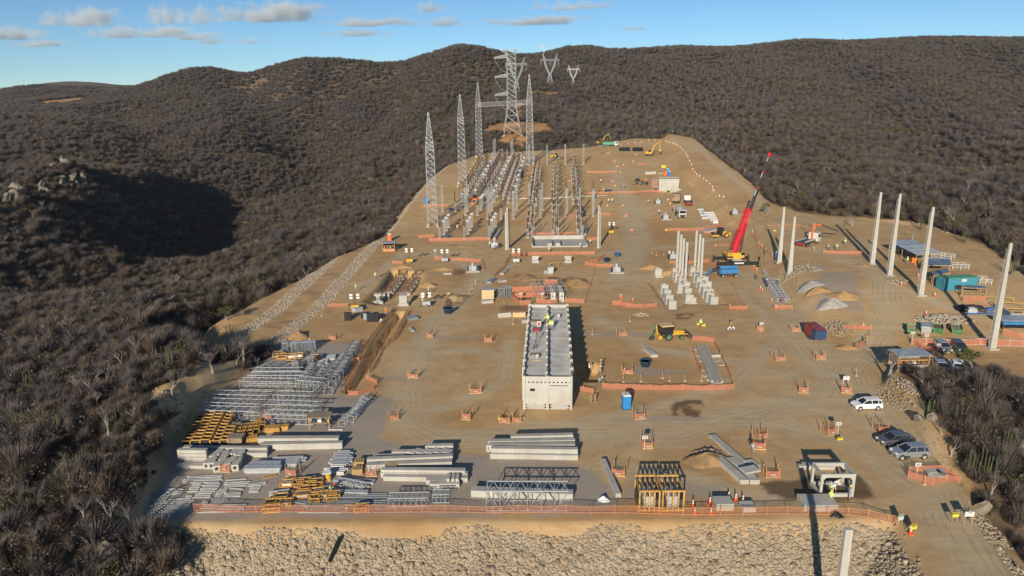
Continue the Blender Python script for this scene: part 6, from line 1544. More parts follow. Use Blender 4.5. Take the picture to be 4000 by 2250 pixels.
sign(at('B4',425,590),'yellow warning sign on a stand beside a mesh enclosure',.8,1.0,.2,rz=1.0)
sign(at('B4',570,925),'grey sheet sign leaning behind the radiator crates',.8,1.1,.3,'equipment_grey',(),.6,False)
sign(at('M4',1060,560),'yellow warning sign behind the standing worker by the dark soil',1.1,.8,.3,lines=('ATENÇÃO',),rz=-.1)
sign(at('M4',1120,570),'yellow warning sign beside the standing worker near the backhoe',1.1,.8,.2,lines=('ATENÇÃO',),rz=-.1)
sign(at('N1',15,1430),'yellow sign lying against the mesh near the building corner',1.1,.7,.2,rz=-.2)
for q,lab in ((('S4',328,335),'yellow warning sign at the barrier end behind the slender columns'),(('S3',262,1112),'yellow marker sign near the two workers of the upper pad'),(('S3',480,1108),'yellow marker sign further along the upper pad'),(('S3',447,640),'yellow sign at the end of the faded double barrier'),(('S3',370,828),'yellow sign behind the blue panel stand'),(('S5',82,665),'yellow warning sign at the scrub edge beside a concrete pole'),(('S2',1000,420),'yellow sign at the near end of the faded double barrier')):
 sign(at(*q),lab,1.1,.8,.3,lines=('ATENÇÃO',),rz=.0)
sign(at('S3',1058,568),'large yellow board standing on the upper pad by the slope',3.0,1.9,.2,lines=('ATENÇÃO','ÁREA'),rz=0,head=False)
def post_sign(q,lab,z=1.5,m='white_paint'):
 t = thing('post_sign',lab,'sign',at(*q)); MB().bar((0,.04,0),(0,.04,z + .4),.04,4).build('post','wood' if 'wood' in lab else m,t); MB().box(-.35,.35,-.02,.02,z,z + .45).build('plate','white_paint',t); MB().box(-.25,.25,-.03,-.022,z + .12,z + .18).box(-.25,.25,-.03,-.022,z + .26,z + .32).build('print','dark_steel',t)
for q,lab in ((('B5',1195,330),'small white plate on a stake behind the yellow warning board'),(('M6',695,955),'white direction plate on a tall post behind the railing'),(('M6',520,925),'small white plate on the railing end post'),(('M6',840,1080),'white round topped post at the lower end of the slanting railing'),(('B6',735,1230),'white plate on a yellow stand by the concrete chamber'),(('M5',230,640),'white plate on a stake in the enclosure by the surveyors'),(('B4',340,600),'white plate above the enclosure with two notices'),(('M2',1287,330),'white plate on a post near the grey pump'),(('M3',595,890),'white plate at the excavation corner'),(('M3',863,895),'white plate hung on the scaffold front')):
 post_sign(q,lab)
def make_cone(nm,lab,g,h,r):
 t = thing(nm,lab,'cone',(0,0,0),0,g); MB().box(-r,r,-r,r,0,.07).build('base','cone_orange',t); MB().lathe([(r * .75,.07),(r * .45,h * .45)],n=10).build('lower_cone','cone_orange',t,True); MB().lathe([(r * .45,h * .45),(r * .36,h * .62)],n=10).build('white_band','hat_white',t,True); MB().lathe([(r * .36,h * .62),(r * .3,h * .78)],n=10).build('upper_cone','cone_orange',t,True); MB().lathe([(r * .34,h * .78),(r * .2,h)],n=10).build('cap','hat_white',t,True); return Kind(t)
KC = make_cone('traffic_cone','tall orange and white delineator cone','delineator cones',.85,.24)
cones = [(('B4',887,1245),'beside a white post at the radiator crates'),(('B4',910,1325),'pressed against the front fence by the radiator crates'),(('B4',1080,1215),'alone between the radiator crates and the wrapped panels'),(('B4',1092,1330),'at the front fence in line with a lone one'),(('B4',1293,1155),'behind the wrapped panels, first of three'),(('B4',1372,1175),'behind the wrapped panels, middle of three'),(('B4',1453,1195),'behind the wrapped panels, last of three'),
 (('B7',1433,478),'in front of the yellow entrance sign'),(('M5',225,100),'in a pair beside the bundled pole'),(('M5',250,125),'in front of the pair beside the bundled pole'),(('M5',365,255),'near the end of the bundled pole'),(('M5',420,345),'against the mesh at the end of the bundled pole'),(('M5',1518,575),'on the terrace rim barrier'),(('S4',945,530),'between roller and crane'),(('S4',1430,800),'beside a crane outrigger'),(('S4',1467,830),'a step out from the crane outrigger'),(('S4',1490,505),'on the bank mesh behind the hook'),(('S4',1530,540),'second on the bank mesh behind the hook'),(('S4',1582,580),'third on the bank mesh behind the hook'),(('S4',1665,660),'at the end of the bank mesh'),(('S4',1413,355),'on the haul road above the crane'),(('M4',75,205),'in a pair behind a mesh bay'),(('M4',97,205),'next to another behind a mesh bay'),(('M4',232,250),'alone beside the footings barrier'),(('M4',1448,335),'at the short barrier by the ramp'),(('S5',577,895),'beside the flatbed with the loader crane'),(('S5',55,985),'on a red base near the blue drum'),(('S5',1673,1335),'beside the small rubble heap on the terrace'),(('M6',808,350),'near the foot of a terrace pole'),(('M6',700,580),'at the head of the long rubble heap'),(('M6',855,660),'on the flank of the long rubble heap'),(('M6',600,105),'below the blue tin canopies'),(('M4',130,1145),'behind the long barrier by an enclosure')]
for q,s in cones: KC(at(*q),0,'orange and white delineator cone ' + s.replace(', ',' '))
mp_t = thing('marker_post','short white and orange marker post lining the haul road','marker post',(0,0,0),0,'marker posts of the haul road'); MB().box(-.12,.12,-.12,.12,0,.55).build('post','orange_paint',mp_t); MB().box(-.13,.13,-.13,.13,.55,1.0).build('reflector','hat_white',mp_t)
KM = Kind(mp_t)
for q in ((455,255),(558,240),(650,225),(738,210),(845,190),(937,190),(1015,190),(1088,200),(1120,215),(1150,222),(1185,230),(1210,240),(1235,250),(1258,262),(1293,298),(1330,330),(1368,365),(1388,400),(1402,432),(1425,480),(1450,540),(1467,605),(1500,642),(1525,675),(1567,700),(1625,740),(1667,770),(1710,812),(1750,858),(1760,905),(1845,985),(1906,1000),(627,490),(493,540),(208,895),(1150,1095),(1118,1040)): KM(at('S3',*q))
st_t = thing('survey_stake','thin wooden survey stake standing on open soil','stake',(0,0,0),0,'survey stakes'); MB().bar((0,0,0),(0,0,1.2),.04,4).build('stick','wood',st_t); MB().cbox((0,0,.05),(.4,.3,.1)).build('foot','plywood_light',st_t); KS = Kind(st_t)
for q in (('M2',1795,670),('M2',1752,735),('M2',1713,795),('M3',20,670),('M3',497,1180),('M3',383,955),('N1',158,335),('N1',270,1395),('M4',110,1265),('M4',333,1255),('M4',605,1215),('M4',690,1250),('M4',883,1250),('M4',1095,1250),('M4',195,500),('M5',1430,1185),('B6',115,180),('B6',815,1298),('N1',1052,455),('S5',500,1075),('S5',378,1310),('S4',205,640),('S4',298,630),('S4',155,610),('M1',1470,1080),('M1',1320,1370)): KS(at(*q))
#- workers
def skin_body(pose):
 if pose == 'stand': J = dict(pel=(0,0,.93),wai=(0,0,1.08),che=(0,-.01,1.30),nek=(0,0,1.47),hed=(0,-.02,1.60),top=(0,-.01,1.70),lh=(.10,0,.88),lk=(.12,-.02,.48),la=(.13,.02,.09),lt=(.14,-.16,.03),rh=(-.10,0,.88),rk=(-.12,-.03,.48),ra=(-.13,.02,.09),rt=(-.14,-.16,.03),ls=(.19,0,1.40),le=(.27,.03,1.13),lw=(.26,-.10,.90),rs=(-.19,0,1.40),re=(-.27,.03,1.13),rw=(-.25,-.12,.92))
 elif pose == 'walk': J = dict(pel=(0,0,.91),wai=(0,-.02,1.06),che=(0,-.05,1.28),nek=(0,-.07,1.45),hed=(0,-.11,1.58),top=(0,-.11,1.68),lh=(.10,0,.86),lk=(.11,-.22,.50),la=(.11,-.26,.10),lt=(.11,-.44,.04),rh=(-.10,0,.86),rk=(-.11,.02,.46),ra=(-.11,.36,.16),rt=(-.11,.26,.03),ls=(.19,-.04,1.38),le=(.26,.14,1.14),lw=(.25,.10,.90),rs=(-.19,-.04,1.38),re=(-.26,-.16,1.14),rw=(-.22,-.36,1.05))
 else: J = dict(pel=(0,.12,.62),wai=(0,.02,.74),che=(0,-.20,.88),nek=(0,-.36,.97),hed=(0,-.47,1.02),top=(0,-.53,1.09),lh=(.11,.12,.58),lk=(.17,-.22,.52),la=(.15,.02,.10),lt=(.15,-.17,.03),rh=(-.11,.12,.58),rk=(-.16,-.15,.42),ra=(-.14,.22,.12),rt=(-.14,.08,.03),ls=(.19,-.28,.93),le=(.26,-.38,.66),lw=(.18,-.55,.46),rs=(-.19,-.28,.93),re=(-.27,-.36,.66),rw=(-.16,-.56,.44))
 rad = dict(pel=.155,wai=.135,che=.165,nek=.06,hed=.10,top=.075,lh=.10,lk=.068,la=.05,lt=.04,ls=.075,le=.05,lw=.034)
 names = list(J); ix = {n: i for i,n in enumerate(names)}
 E = [('pel','wai'),('wai','che'),('che','nek'),('nek','hed'),('hed','top')] + [(a,c) for s in 'lr' for a,c in (('pel',s + 'h'),(s + 'h',s + 'k'),(s + 'k',s + 'a'),(s + 'a',s + 't'),('che',s + 's'),(s + 's',s + 'e'),(s + 'e',s + 'w'))]
 V = [Vector(J[n]) for n in names]; Rr = [rad[n] if n in rad else rad['l' + n[1:]] for n in names]; ed = [(ix[a],ix[c]) for a,c in E]
 for s in 'lr':   # palm and five fingers
  e,w = Vector(J[s + 'e']),Vector(J[s + 'w']); d = (w - e).normalized(); side = Vector((0,1,0)).cross(d).normalized(); fw = d.cross(side).normalized()
  V.append(w + d * .07); Rr.append(.026); pi_ = len(V) - 1; ed.append((ix[s + 'w'],pi_))
  for k_,(o,l) in enumerate(((-.035,.065),(-.012,.08),(.012,.078),(.034,.06))):
   V += [w + d * (.10) + fw * o,w + d * (.10 + l) + fw * o * 1.2 + side * .02]; Rr += [.009,.008]; ed += [(pi_,len(V) - 2),(len(V) - 2,len(V) - 1)]
  V.append(w + d * .07 + fw * -.06 + side * .02); Rr.append(.010); ed.append((pi_,len(V) - 1))
 me = bpy.data.meshes.new('person'); me.from_pydata([tuple(v) for v in V],ed,[]); o = bpy.data.objects.new('person',me); COL.objects.link(o)
 sk = o.modifiers.new('skin','SKIN'); sk.use_smooth_shade = True
 for v,r_ in zip(me.skin_vertices[0].data,Rr): v.radius = (r_,r_ * .85)
 me.skin_vertices[0].data[ix['pel']].use_root = True
 ss = o.modifiers.new('sub','SUBSURF'); ss.levels = 1; ss.render_levels = 1
 dg = bpy.context.evaluated_depsgraph_get(); dg.update(); out = bpy.data.meshes.new_from_object(o.evaluated_get(dg)); bpy.data.objects.remove(o)
 hd = Vector(J['hed']); pel = Vector(J['pel']); lw,rw = Vector(J['lw']),Vector(J['rw']); feet = [Vector(J[k]) for k in ('la','ra','lt','rt')]; legs = [(Vector(J[s + 'h']),Vector(J[s + 'k']),Vector(J[s + 'a'])) for s in 'lr']
 def dseg(p,a,c):
  e = c - a; u = max(0,min(1,(p - a).dot(e) / e.length_squared)); return (p - a - e * u).length
 part = []
 che,nek = Vector(J['che']),Vector(J['nek'])
 for f in out.polygons:
  c = f.center
  if (c - hd).length < .17 and dseg(c,che,nek) > .12 or min((c - lw).length,(c - rw).length) < .06 or min(((c - lw - (lw - Vector(J['le'])).normalized() * .12).length),((c - rw - (rw - Vector(J['re'])).normalized() * .12).length)) < .11: part.append(2)
  elif c.z < .13 and min((c - q).length for q in feet) < .2: part.append(3)
  else:
   dl = min(min(dseg(c,a,k),dseg(c,k,e)) for a,k,e in legs); dt = min(dseg(c,pel + Vector((0,0,.08)),che),dseg(c,Vector(J['ls']),Vector(J['le'])),dseg(c,Vector(J['rs']),Vector(J['re'])),dseg(c,Vector(J['le']),lw),dseg(c,Vector(J['re']),rw))
   part.append(1 if dl < dt else 0)
 return out,part,J
POSES = {k: skin_body(k) for k in ('stand','walk','bend')}
WM = {}
def worker(q,rz,label,pose='stand',top='hiviz',legs='cloth_grey',hat='hat_white',z=None):
 p = at(*q) if not isinstance(q,Vector) else q
 t = thing('person',label,'person',p,rz,None); me,part,J = POSES[pose]; k = (pose,top,legs)
 if k not in WM:
  m2 = me.copy(); m2.materials.clear()
  for n in (top,legs,'skin','black_rubber'): m2.materials.append(MATS[n])
  m2.polygons.foreach_set('material_index',part); m2.polygons.foreach_set('use_smooth',[True] * len(part)); WM[k] = m2
 put('body',WM[k],t)
 hd,tp = Vector(J['hed']),Vector(J['top']); M4 = Matrix.Translation(hd.lerp(tp,.45)) @ (tp - hd).to_track_quat('Z','Y').to_matrix().to_4x4()
 b = MB(); b.lathe([(.165,0),(.165,.02),(.125,.025),(.115,.08),(.07,.125),(.01,.14)],n=12); b.v = [tuple(M4 @ Vector(v)) for v in b.v]; b.build('hard_hat',hat,t,True)
 b = MB(); f = M4 @ Vector((0,0,-.03))
 fwd = Vector((0,-1,0)) if pose != 'bend' else Vector((0,-.6,-.8)); up = Vector((0,0,1)) if pose != 'bend' else Vector((0,-.8,.6))
 fc = hd + fwd * .085
 b.cbox(fc + fwd * .02,(.03,.05,.05)); b.build('nose','skin',t)
 b = MB()
 for s in (-1,1): b.cbox(fc + Vector((s * .038,0,0)) + up * .03,(.025,.02,.015))
 b.cbox(fc - up * .055,(.05,.02,.012)); b.build('eyes_and_mouth','dark_steel',t)
 if top in ('hiviz','cloth_grey','cloth_navy'):
  c1 = Vector(J['wai']).lerp(Vector(J['che']),.35); d = (Vector(J['che']) - Vector(J['wai'])).normalized(); M5 = Matrix.Translation(c1) @ d.to_track_quat('Z','Y').to_matrix().to_4x4()
  b = MB(); b.lathe([(.165,-.03),(.168,.03)],n=12); b.v = [tuple(M5 @ Vector((v[0],v[1] * .92,v[2]))) for v in b.v]; b.build('reflective_band','hat_white',t)
 return t
N_ = math.pi
for a in [(('M2',293,768),.6,'worker in a pale hi-vis shirt walking along the pad rim','walk'),(('M2',535,612),-.8,'surveyor in pale hi-vis bending over a tripod by the rebar pit','stand'),(('M2',1120,845),.3,'worker in hi-vis crouching behind the timber formwork','bend'),(('M2',1160,850),-.3,'worker in hi-vis crouching next to another at the formwork','bend'),(('M2',1208,800),1.2,'worker in hi-vis standing behind the crouching pair','stand'),(('M2',1132,940),2.0,'worker in hi-vis beside the grey pump on a trailer','stand'),
 (('M2',668,1080),2.4,'worker in a faded orange shirt by the black barrels','stand','orange_paint','cloth_grey','hat_yellow'),(('M2',602,1175),.5,'worker in white bending over a wheelbarrow by the trench','bend','cloth_white','cloth_grey','hat_white'),(('M2',705,880),1.0,'worker in pale clothes inside the rebar pit','stand','cloth_white','cloth_grey','hat_white'),(('M2',1460,835),0,'worker in bright hi-vis bending at the rebar bed','bend','hiviz','cloth_navy','hat_yellow'),
 (('M3',947,280),.2,'worker in hi-vis walking behind the long barrier','walk'),(('M3',1343,230),.8,'worker in white at the edge of the concrete basin','stand','cloth_white','cloth_grey','hat_white'),(('M3',1475,165),-.6,'worker in white bending over rebar beside the basin','bend','cloth_white','cloth_navy','hat_white'),(('M3',270,245),.4,'worker in blue overalls beside the white drilling cart','stand','lift_blue','cloth_navy','hat_yellow'),(('M3',205,215),-.4,'worker in white behind the white drilling cart','stand','cloth_white','cloth_grey','hat_white'),
 (('N1',1018,890),-1.2,'worker in white with a hi-vis stripe in the pit beside the building','stand','cloth_white','cloth_grey','hat_white'),(('N1',1150,850),1.2,'worker with a yellow helmet in the line beside the building pit','stand','cloth_grey','cloth_grey','hat_yellow'),(('N1',1145,925),1.3,'worker with a white helmet in the middle of the line beside the building pit','stand','cloth_grey','cloth_grey','hat_white'),(('N1',1130,1005),1.1,'worker crouching at the barrier end of the line beside the building pit','bend','cloth_grey','cloth_grey','hat_white'),
 (('M4',1083,580),0,'worker in a bright hi-vis coat standing between two yellow signs','stand','hiviz','cloth_navy','hat_white'),(('M4',1425,630),.5,'surveyor in white crouching on one side of a tripod','bend','cloth_white','cloth_grey','hat_white'),(('M4',1497,630),-.5,'surveyor in white crouching on the other side of a tripod, by the flag sign','bend','cloth_white','cloth_grey','hat_white'),
 (('B5',125,560),2.6,'worker in grey overalls with a red helmet walking past the slabs','walk','cloth_grey','cloth_grey','hat_red'),(('B5',1345,1128),-2.2,'worker in grey overalls steering a pole at the box frame','stand','cloth_grey','cloth_grey','hat_yellow'),(('B5',1350,1040),2.8,'worker in grey inside the box frame near its post','stand','cloth_grey','cloth_grey','hat_red'),(('B5',1105,1190),2.2,'worker with a yellow helmet leaning at the panel stack','stand','hiviz','cloth_grey','hat_yellow'),(('B5',1160,985),1.4,'worker bending over a tool inside the box frame','bend','cloth_white','cloth_grey','hat_yellow'),
 (('M5',1555,805),1.6,'worker in grey overalls leaning on the terrace barrier','stand','cloth_grey','cloth_grey','hat_yellow'),(('M5',310,65),.6,'worker in navy with reflective stripes holding the bundled pole end','stand','cloth_navy','cloth_navy','hat_white'),(('M5',440,65),-.8,'worker in navy beside the bundled pole on the bank side','stand','cloth_navy','cloth_navy','hat_white'),(('M5',487,262),0,'worker with a red helmet at the lattice end of the bundled pole','bend','cloth_navy','cloth_navy','hat_red'),(('S4',1455,945),.9,'worker in navy walking towards the bundled pole','walk','cloth_navy','cloth_navy','hat_yellow'),(('S4',1565,985),.2,'worker in navy at the middle of the bundled pole','stand','cloth_navy','cloth_navy','hat_yellow'),(('S4',1590,1035),2.9,'worker in navy in front of the bundled pole','stand','cloth_navy','cloth_navy','hat_white'),
 (('S4',368,655),0,'worker in white standing behind the slender columns','stand','cloth_white','cloth_grey','hat_white'),(('S4',240,120),.5,'worker in white and navy near the mixer truck barrier','stand','cloth_white','cloth_navy','hat_white'),(('S4',405,85),.5,'worker in navy beside the mixer drum','stand','cloth_navy','cloth_navy','hat_white'),(('S3',280,1062),.3,'worker in white with another on the upper pad','stand','cloth_white','cloth_grey','hat_white'),(('S3',330,1060),-.5,'worker in a pale shirt with another on the upper pad','stand','hiviz','cloth_grey','hat_white'),(('S3',1090,940),.4,'worker in hi-vis below the white container','stand'),(('S3',1158,950),-.4,'worker in hi-vis at the trestle below the white container','stand'),(('S3',1252,918),.4,'worker in white at the corner of the white container','stand','cloth_white','cloth_grey','hat_white'),(('S3',1287,915),-.2,'worker in pale hi-vis leaning at the corner of the white container','stand'),(('S3',910,850),1.2,'worker in hi-vis in the scaffold shade beside the white container','stand'),(('S3',835,1060),.2,'worker in hi-vis kneeling over a grey mat','bend'),(('S3',172,780),.2,'worker in white beside a timber box on the upper pad','stand','cloth_white','cloth_navy','hat_white'),(('S3',495,860),.6,'lone surveyor in brown on the upper pad','stand','wood','cloth_grey','hat_white'),
 (('S5',757,895),1.2,'worker in white with an orange helmet beside spoil patches','stand','cloth_white','cloth_navy','cone_orange'),(('S5',863,895),-1.2,'worker in hi-vis facing the one with an orange helmet','stand','hiviz','cloth_grey','hat_white'),(('S5',970,830),.3,'worker in hi-vis standing in the muddy spoil','stand'),(('M6',1388,265),1.3,'worker with a yellow helmet walking behind the teal container','walk','cloth_grey','cloth_navy','hat_yellow'),(('S6',462,1065),.3,'worker in white with hi-vis under the long tin roof','stand'),(('S6',345,950),.4,'worker in an orange shirt under the long tin roof','stand','orange_paint','cloth_navy','hat_white'),
 (('M8',890,1170),1.0,'worker with a yellow helmet beside the plywood work bench','stand','cloth_navy','cloth_navy','hat_yellow'),(('M8',950,1170),-.6,'worker in dark clothes behind the plywood work bench','bend','cloth_navy','cloth_navy','hat_yellow'),(('B2',785,870),1.2,'kneeling worker in a dark shirt and hi-vis at the flat lattice frame','bend','cloth_navy','hiviz','hat_red'),(('S1',632,640),.3,'worker in hi-vis beside the digger hole at the pad rim','stand'),(('S1',628,1175),.3,'worker in white between brown insulator posts','stand','cloth_white','cloth_grey','hat_white'),(('S1',1110,1400),.6,'worker in hi-vis behind the drilling cart','stand')]:
 worker(a[0],a[1],a[2].replace(', by',' by'),*a[3:])
for (x,y),rz,lab,ps,tp_ in (((520,310),.4,'worker in hi-vis kneeling at the roof upstand','bend','hiviz'),((552,330),-.2,'worker in bright yellow standing at the roof upstand','stand','hiviz'),((575,400),.5,'worker in hi-vis standing on the far side of the roof upstand','stand','hiviz'),((600,400),-.6,'worker in hi-vis beside another on the far side of the roof upstand','stand','hiviz'),((490,330),1.0,'worker in grey crouching among boards on the roof','bend','cloth_grey')):
 worker(on_roof(x,y),rz,lab,ps,tp_,'cloth_grey','hat_yellow')
worker(at('B5',1125,1190,carve=False) + Vector((.3,1.2,.82)),.2,'worker in hi-vis kneeling on the panel stack','bend','hiviz','cloth_white','hat_white')
tripod(at('M4',1462,600),'survey tripod between the two crouching surveyors',1.6,'wood'); tripod(at('M2',560,605),'survey tripod in front of the surveyor by the rebar pit',1.5,'yellow_paint'); tripod(at('N1',1050,900),'wooden tripod in the pit beside the building',1.7,'wood')
#- sheds and stores on the terrace
def canopy(a,c,d,h0,h1,label,m='tin_roof',n=8,pale=(),posts='wood',cat='shed'):
 A,B,D = at(*a),at(*c),at(*d); W = (B - A).length; rz = yaw(A,B); v = D - A; dep = abs(-math.sin(rz) * v.x + math.cos(rz) * v.y); sh = math.cos(rz) * v.x + math.sin(rz) * v.y
 t = thing('tin_canopy',label,cat,A,rz)
 for i in range(n):
  u0,u1 = i / n,(i + 1) / n - .004
  def q(u,v_): return Vector((v_ * W + sh * u,dep * u,h0 + (h1 - h0) * v_ + .015 * (i % 2)))
  b = MB(); k = 10; vs = []
  for j in range(k + 1):
   z = .03 * (j % 2)
   for u in (u0,u1): vs += [q(u,j / k) + Vector((0,0,z)),q(u,j / k) + Vector((0,0,z - .03))]
  b.add(vs,[f for j in range(k) for f in ((j * 4,j * 4 + 4,j * 4 + 6,j * 4 + 2),(j * 4 + 1,j * 4 + 3,j * 4 + 7,j * 4 + 5),(j * 4,j * 4 + 1,j * 4 + 5,j * 4 + 4),(j * 4 + 2,j * 4 + 6,j * 4 + 7,j * 4 + 3))])
  b.build('roof_sheet','white_paint' if i in pale else m,t)
 for u in (0.02,.5,.98):
  for v_ in (.03,.97): MB().bar((v_ * W + sh * u,dep * u,0),(v_ * W + sh * u,dep * u,h0 + (h1 - h0) * v_),.07,4).build('post',posts,t)
 b = MB()
 MB().bar((0,0,h0 - .08),(W,0,h1 - .08),.07,4).build('rafter',posts,t); MB().bar((sh,dep,h0 - .08),(W + sh,dep,h1 - .08),.07,4).build('rafter',posts,t)
 return t,W,dep,sh
t,W,dep,sh = canopy(('S6',560,1095),('S6',880,1085),('S6',215,905),2.7,3.0,'long open shed with a grey tin roof and pale skylight sheets','tin_roof',12,(1,3,6))
for i,(u,v_,m) in enumerate(((.05,.3,'yellow_paint'),(.06,.5,'yellow_paint'),(.1,.8,'cloth_white'),(.25,.2,'orange_paint'),(.45,.25,'dark_steel'),(.6,.6,'plywood'),(.8,.4,'dark_steel'))): MB().cbox((v_ * W + sh * u,dep * u,.55),(.9,.9,1.1),i).build('stored_goods',m,t)
canopy(('S6',700,1215),('S6',1000,1205),('S6',690,1110),2.4,2.2,'blue grey tin canopy between the long shed and the teal container','tin_blue',5,(4,))
canopy(('M6',775,215),('M6',985,190),('M6',740,150),2.3,2.6,'small blue tin canopy joined to the teal container','tin_blue',3)
t,W,dep,sh = canopy(('M6',1130,365),('M6',1455,375),('M6',1090,315),2.2,2.0,'blue tin lean-to over orange mesh in front of the teal container','tin_blue',3,(),'wood_yellow')
for v_ in (.2,.5,.8): MB().box(v_ * W - .8,v_ * W + .8,.4,1.2,.75,.85).build('work_top','wood',t)
def container():
 A,B = ends(('M6',912,283),('M6',1330,262)); W = (B - A).length; t = thing('shipping_container','teal steel shipping container with a white notice plate','container',A,yaw(A,B)); D,H = 2.4,2.6
 b = MB(); n = int(W / .28)
 for i in range(n): b.box(W * i / n,W * (i + .62) / n,-.04,0,.15,H - .15)
 b.build('corrugation','teal_paint',t); MB().box(0,W,.001,D,.1,H - .02).build('shell','teal_paint',t); MB().box(-.05,W + .05,-.08,D + .05,H,H + .08).build('roof','truck_green',t)
 for x in (-.06,W - .06): MB().box(x,x + .12,-.06,.08,0,H).build('corner_post','teal_paint',t)
 MB().box(W * .52,W * .66,-.07,-.045,H - .75,H - .2).build('notice','white_paint',t); MB().box(W * .36,W * .40,-.07,-.045,.7,.95).build('notice','white_paint',t); MB().box(W * .5,W * .58,-.35,-.3,.3,1.3).build('leaning_board','cloth_white',t)
container()
def prefab():
 A,B = ends(('S3',988,900),('S3',1272,905)); W = (B - A).length; t = thing('prefab_cabin','white ribbed cabin with a flat pale roof on the upper pad','cabin',A,yaw(A,B)); H = top_z(A,'S3',990,728) - A.z; D = 6.0
 MB().box(0,W,0,D,0,H).build('shell','concrete',t); b = MB(); n = 12
 for i in range(n): MB().box(W * i / n + .05,W * (i + 1) / n - .06,-.06,-.002,.15,H - .3).build('wall_panel','concrete_white',t)
 MB().box(-.1,W + .1,-.12,.0,H - .1,H + .25).box(-.1,W + .1,D,D + .12,H - .1,H + .25).build('parapet','concrete_white',t); MB().box(0,W,.002,D - .002,H + .002,H + .08).build('roof','concrete',t)
 MB().box(W * .35,W * .62,-.09,-.062,.0,.5).build('vent','black_plastic',t)
 t2 = thing('scaffold_stair','scaffold with orange screens against the side of the white cabin','scaffold',A + Vector((-1.2,.5,0)),0); b = MB()
 for x in (-.9,.9):
  for y in (0,3): b.bar((x,y,0),(x,y,H),.06,4)
 for z in (1.5,3,4.4): b.path([(-.9,0,z),(.9,0,z),(.9,3,z),(-.9,3,z)],.05)
 b.build('tube_frame','galvanised',t2)
 for z in (1.6,3.2): MB().box(-.9,.9,-.05,-.02,z,z + 1).build('screen','orange_net',t2)
prefab()
def toilet(q,label,m='blue_plastic',roof='white_paint',rz=.1):
 t = thing('portable_toilet',label,'toilet',at(*q) + Vector((0,.5,0)),rz); MB().box(-.55,.55,-.55,.55,.1,2.05).build('cabin',m,t); MB().extrude([(-.58,2.05),(.58,2.05),(.45,2.3),(-.45,2.3)],-.58,.58).build('roof',roof,t); d = MB().box(-.42,.42,-.59,-.552,.2,1.95).build('door',m,t); MB().cbox((.33,-.6,1.1),(.06,.05,.14)).build('handle','dark_steel',d); MB().box(-.6,.6,-.6,.6,0,.1).build('skid','dark_steel',t)
toilet(('B4',137,148),'bright blue portable toilet with a white roof standing alone on open soil'); toilet(('S1',210,832),'blue portable toilet beside the lone gantry tower',roof='blue_plastic')
toilet(('M2',713,135),'orange portable toilet with a pale roof behind the guard hut','orange_paint'); toilet(('S3',1135,678),'blue portable toilet behind the white cabin beside an orange one'); toilet(('S3',1110,640),'blue portable toilet at the back of the group behind the white cabin'); toilet(('S3',1085,682),'orange portable toilet behind the white cabin','orange_paint','orange_paint')
def hut(q,label,W,D,H,wall,roof,counter):
 t = thing('site_hut',label,'hut',at(*q),.0)
 for x in (-W / 2,W / 2):
  for y in (0,D): MB().box(x - .06,x + .06,y - .06,y + .06,0,H).build('post','wood',t)
 MB().extrude([(-W / 2 - .3,H),(W / 2 + .3,H + .15),(W / 2 + .3,H + .22),(-W / 2 - .3,H + .07)],-.4,D + .3).build('roof',roof,t); MB().box(-W / 2,W / 2,D - .05,D,0,H).build('rear_wall',wall,t); MB().box(-W / 2 + .07,W / 2 - .07,-.03,.03,0,.8).build('counter',counter,t); MB().box(-W / 2 + .07,W / 2 - .07,.1,.3,1.5,1.65).build('beam','wood_yellow',t)
 for s in (-1,1): MB().box(s * W / 2 - .03,s * W / 2 + .03,.07,D - .06,.9,H - .3).build('side_screen',wall,t)
 for i in range(4): MB().cbox((-W * .35 + i * W * .23,.6,1.0),(.35,.3,.35)).build('goods',('orange_paint','plywood','white_paint','rust')[i],t)
hut(('M6',530,1275),'small stall with a tin roof and white counter beside the bare roadside tree',4.6,2.6,2.3,'plywood','tin_roof','white_paint')
hut(('M2',705,265),'guard hut with black shade cloth and a tin roof at the pad rim',3.4,2.6,2.3,'black_plastic','tin_roof','orange_post')
def skip(q,label,m,fill,rz,tarp=None):
 t = thing('waste_skip',label,'skip',at(*q) + Vector((0,1.2,0)),rz); b = MB(); L,W,H = 3.2,1.7,1.15
 p0 = [(-L * .36,-W * .42,.05),(L * .36,-W * .42,.05),(L * .36,W * .42,.05),(-L * .36,W * .42,.05)]; p1 = [(-L / 2,-W / 2,H),(L / 2,-W / 2,H),(L / 2,W / 2,H),(-L / 2,W / 2,H)]
 b.add(p0 + p1,((0,3,2,1),(0,1,5,4),(1,2,6,5),(2,3,7,6),(3,0,4,7))); b.build('hull',m,t)
 for y in (-W / 2,W / 2): MB().box(-L / 2,L / 2,y - .06,y + .06,H,H + .12).build('rim','yellow_paint' if 'yellow' in label else m,t)
 MB().box(-L * .44,L * .44,-W * .42,W * .42,.6,H - .15 if not tarp else H + .16).build('load',tarp or fill,t)
for q,lab,m,f,tp in ((('M6',560,830),'green skip half filled with pale planks','green_paint','plywood_light',None),(('M6',740,815),'skip covered with a silver sheet','equipment_grey','plywood','galvanised'),(('M6',885,820),'green skip with a yellow rim and dark load','green_paint','soil_dark',None),(('M6',1125,830),'long green skip with a yellow rim full of timber scrap','green_paint','plywood',None)): skip(q,lab,m,f,1.1,tp)
def rail_pen(a,c,dep,label):
 A,B = ends(a,c); W = (B - A).length; t = thing('rail_pen',label,'rail fence',A,yaw(A,B))
 for y in (0,dep):
  for x in (0,W / 2,W): MB().bar((x,y,0),(x,y,1.25),.07,4).build('post','white_paint',t)
  for z in (.45,.85,1.25): MB().bar((0,y,z),(W,y,z),.06,4).build('rail','white_paint',t)
 for x in (0,W): MB().bar((x,0,1.25),(x,dep,1.25),.06,4).build('end_rail','white_paint',t)
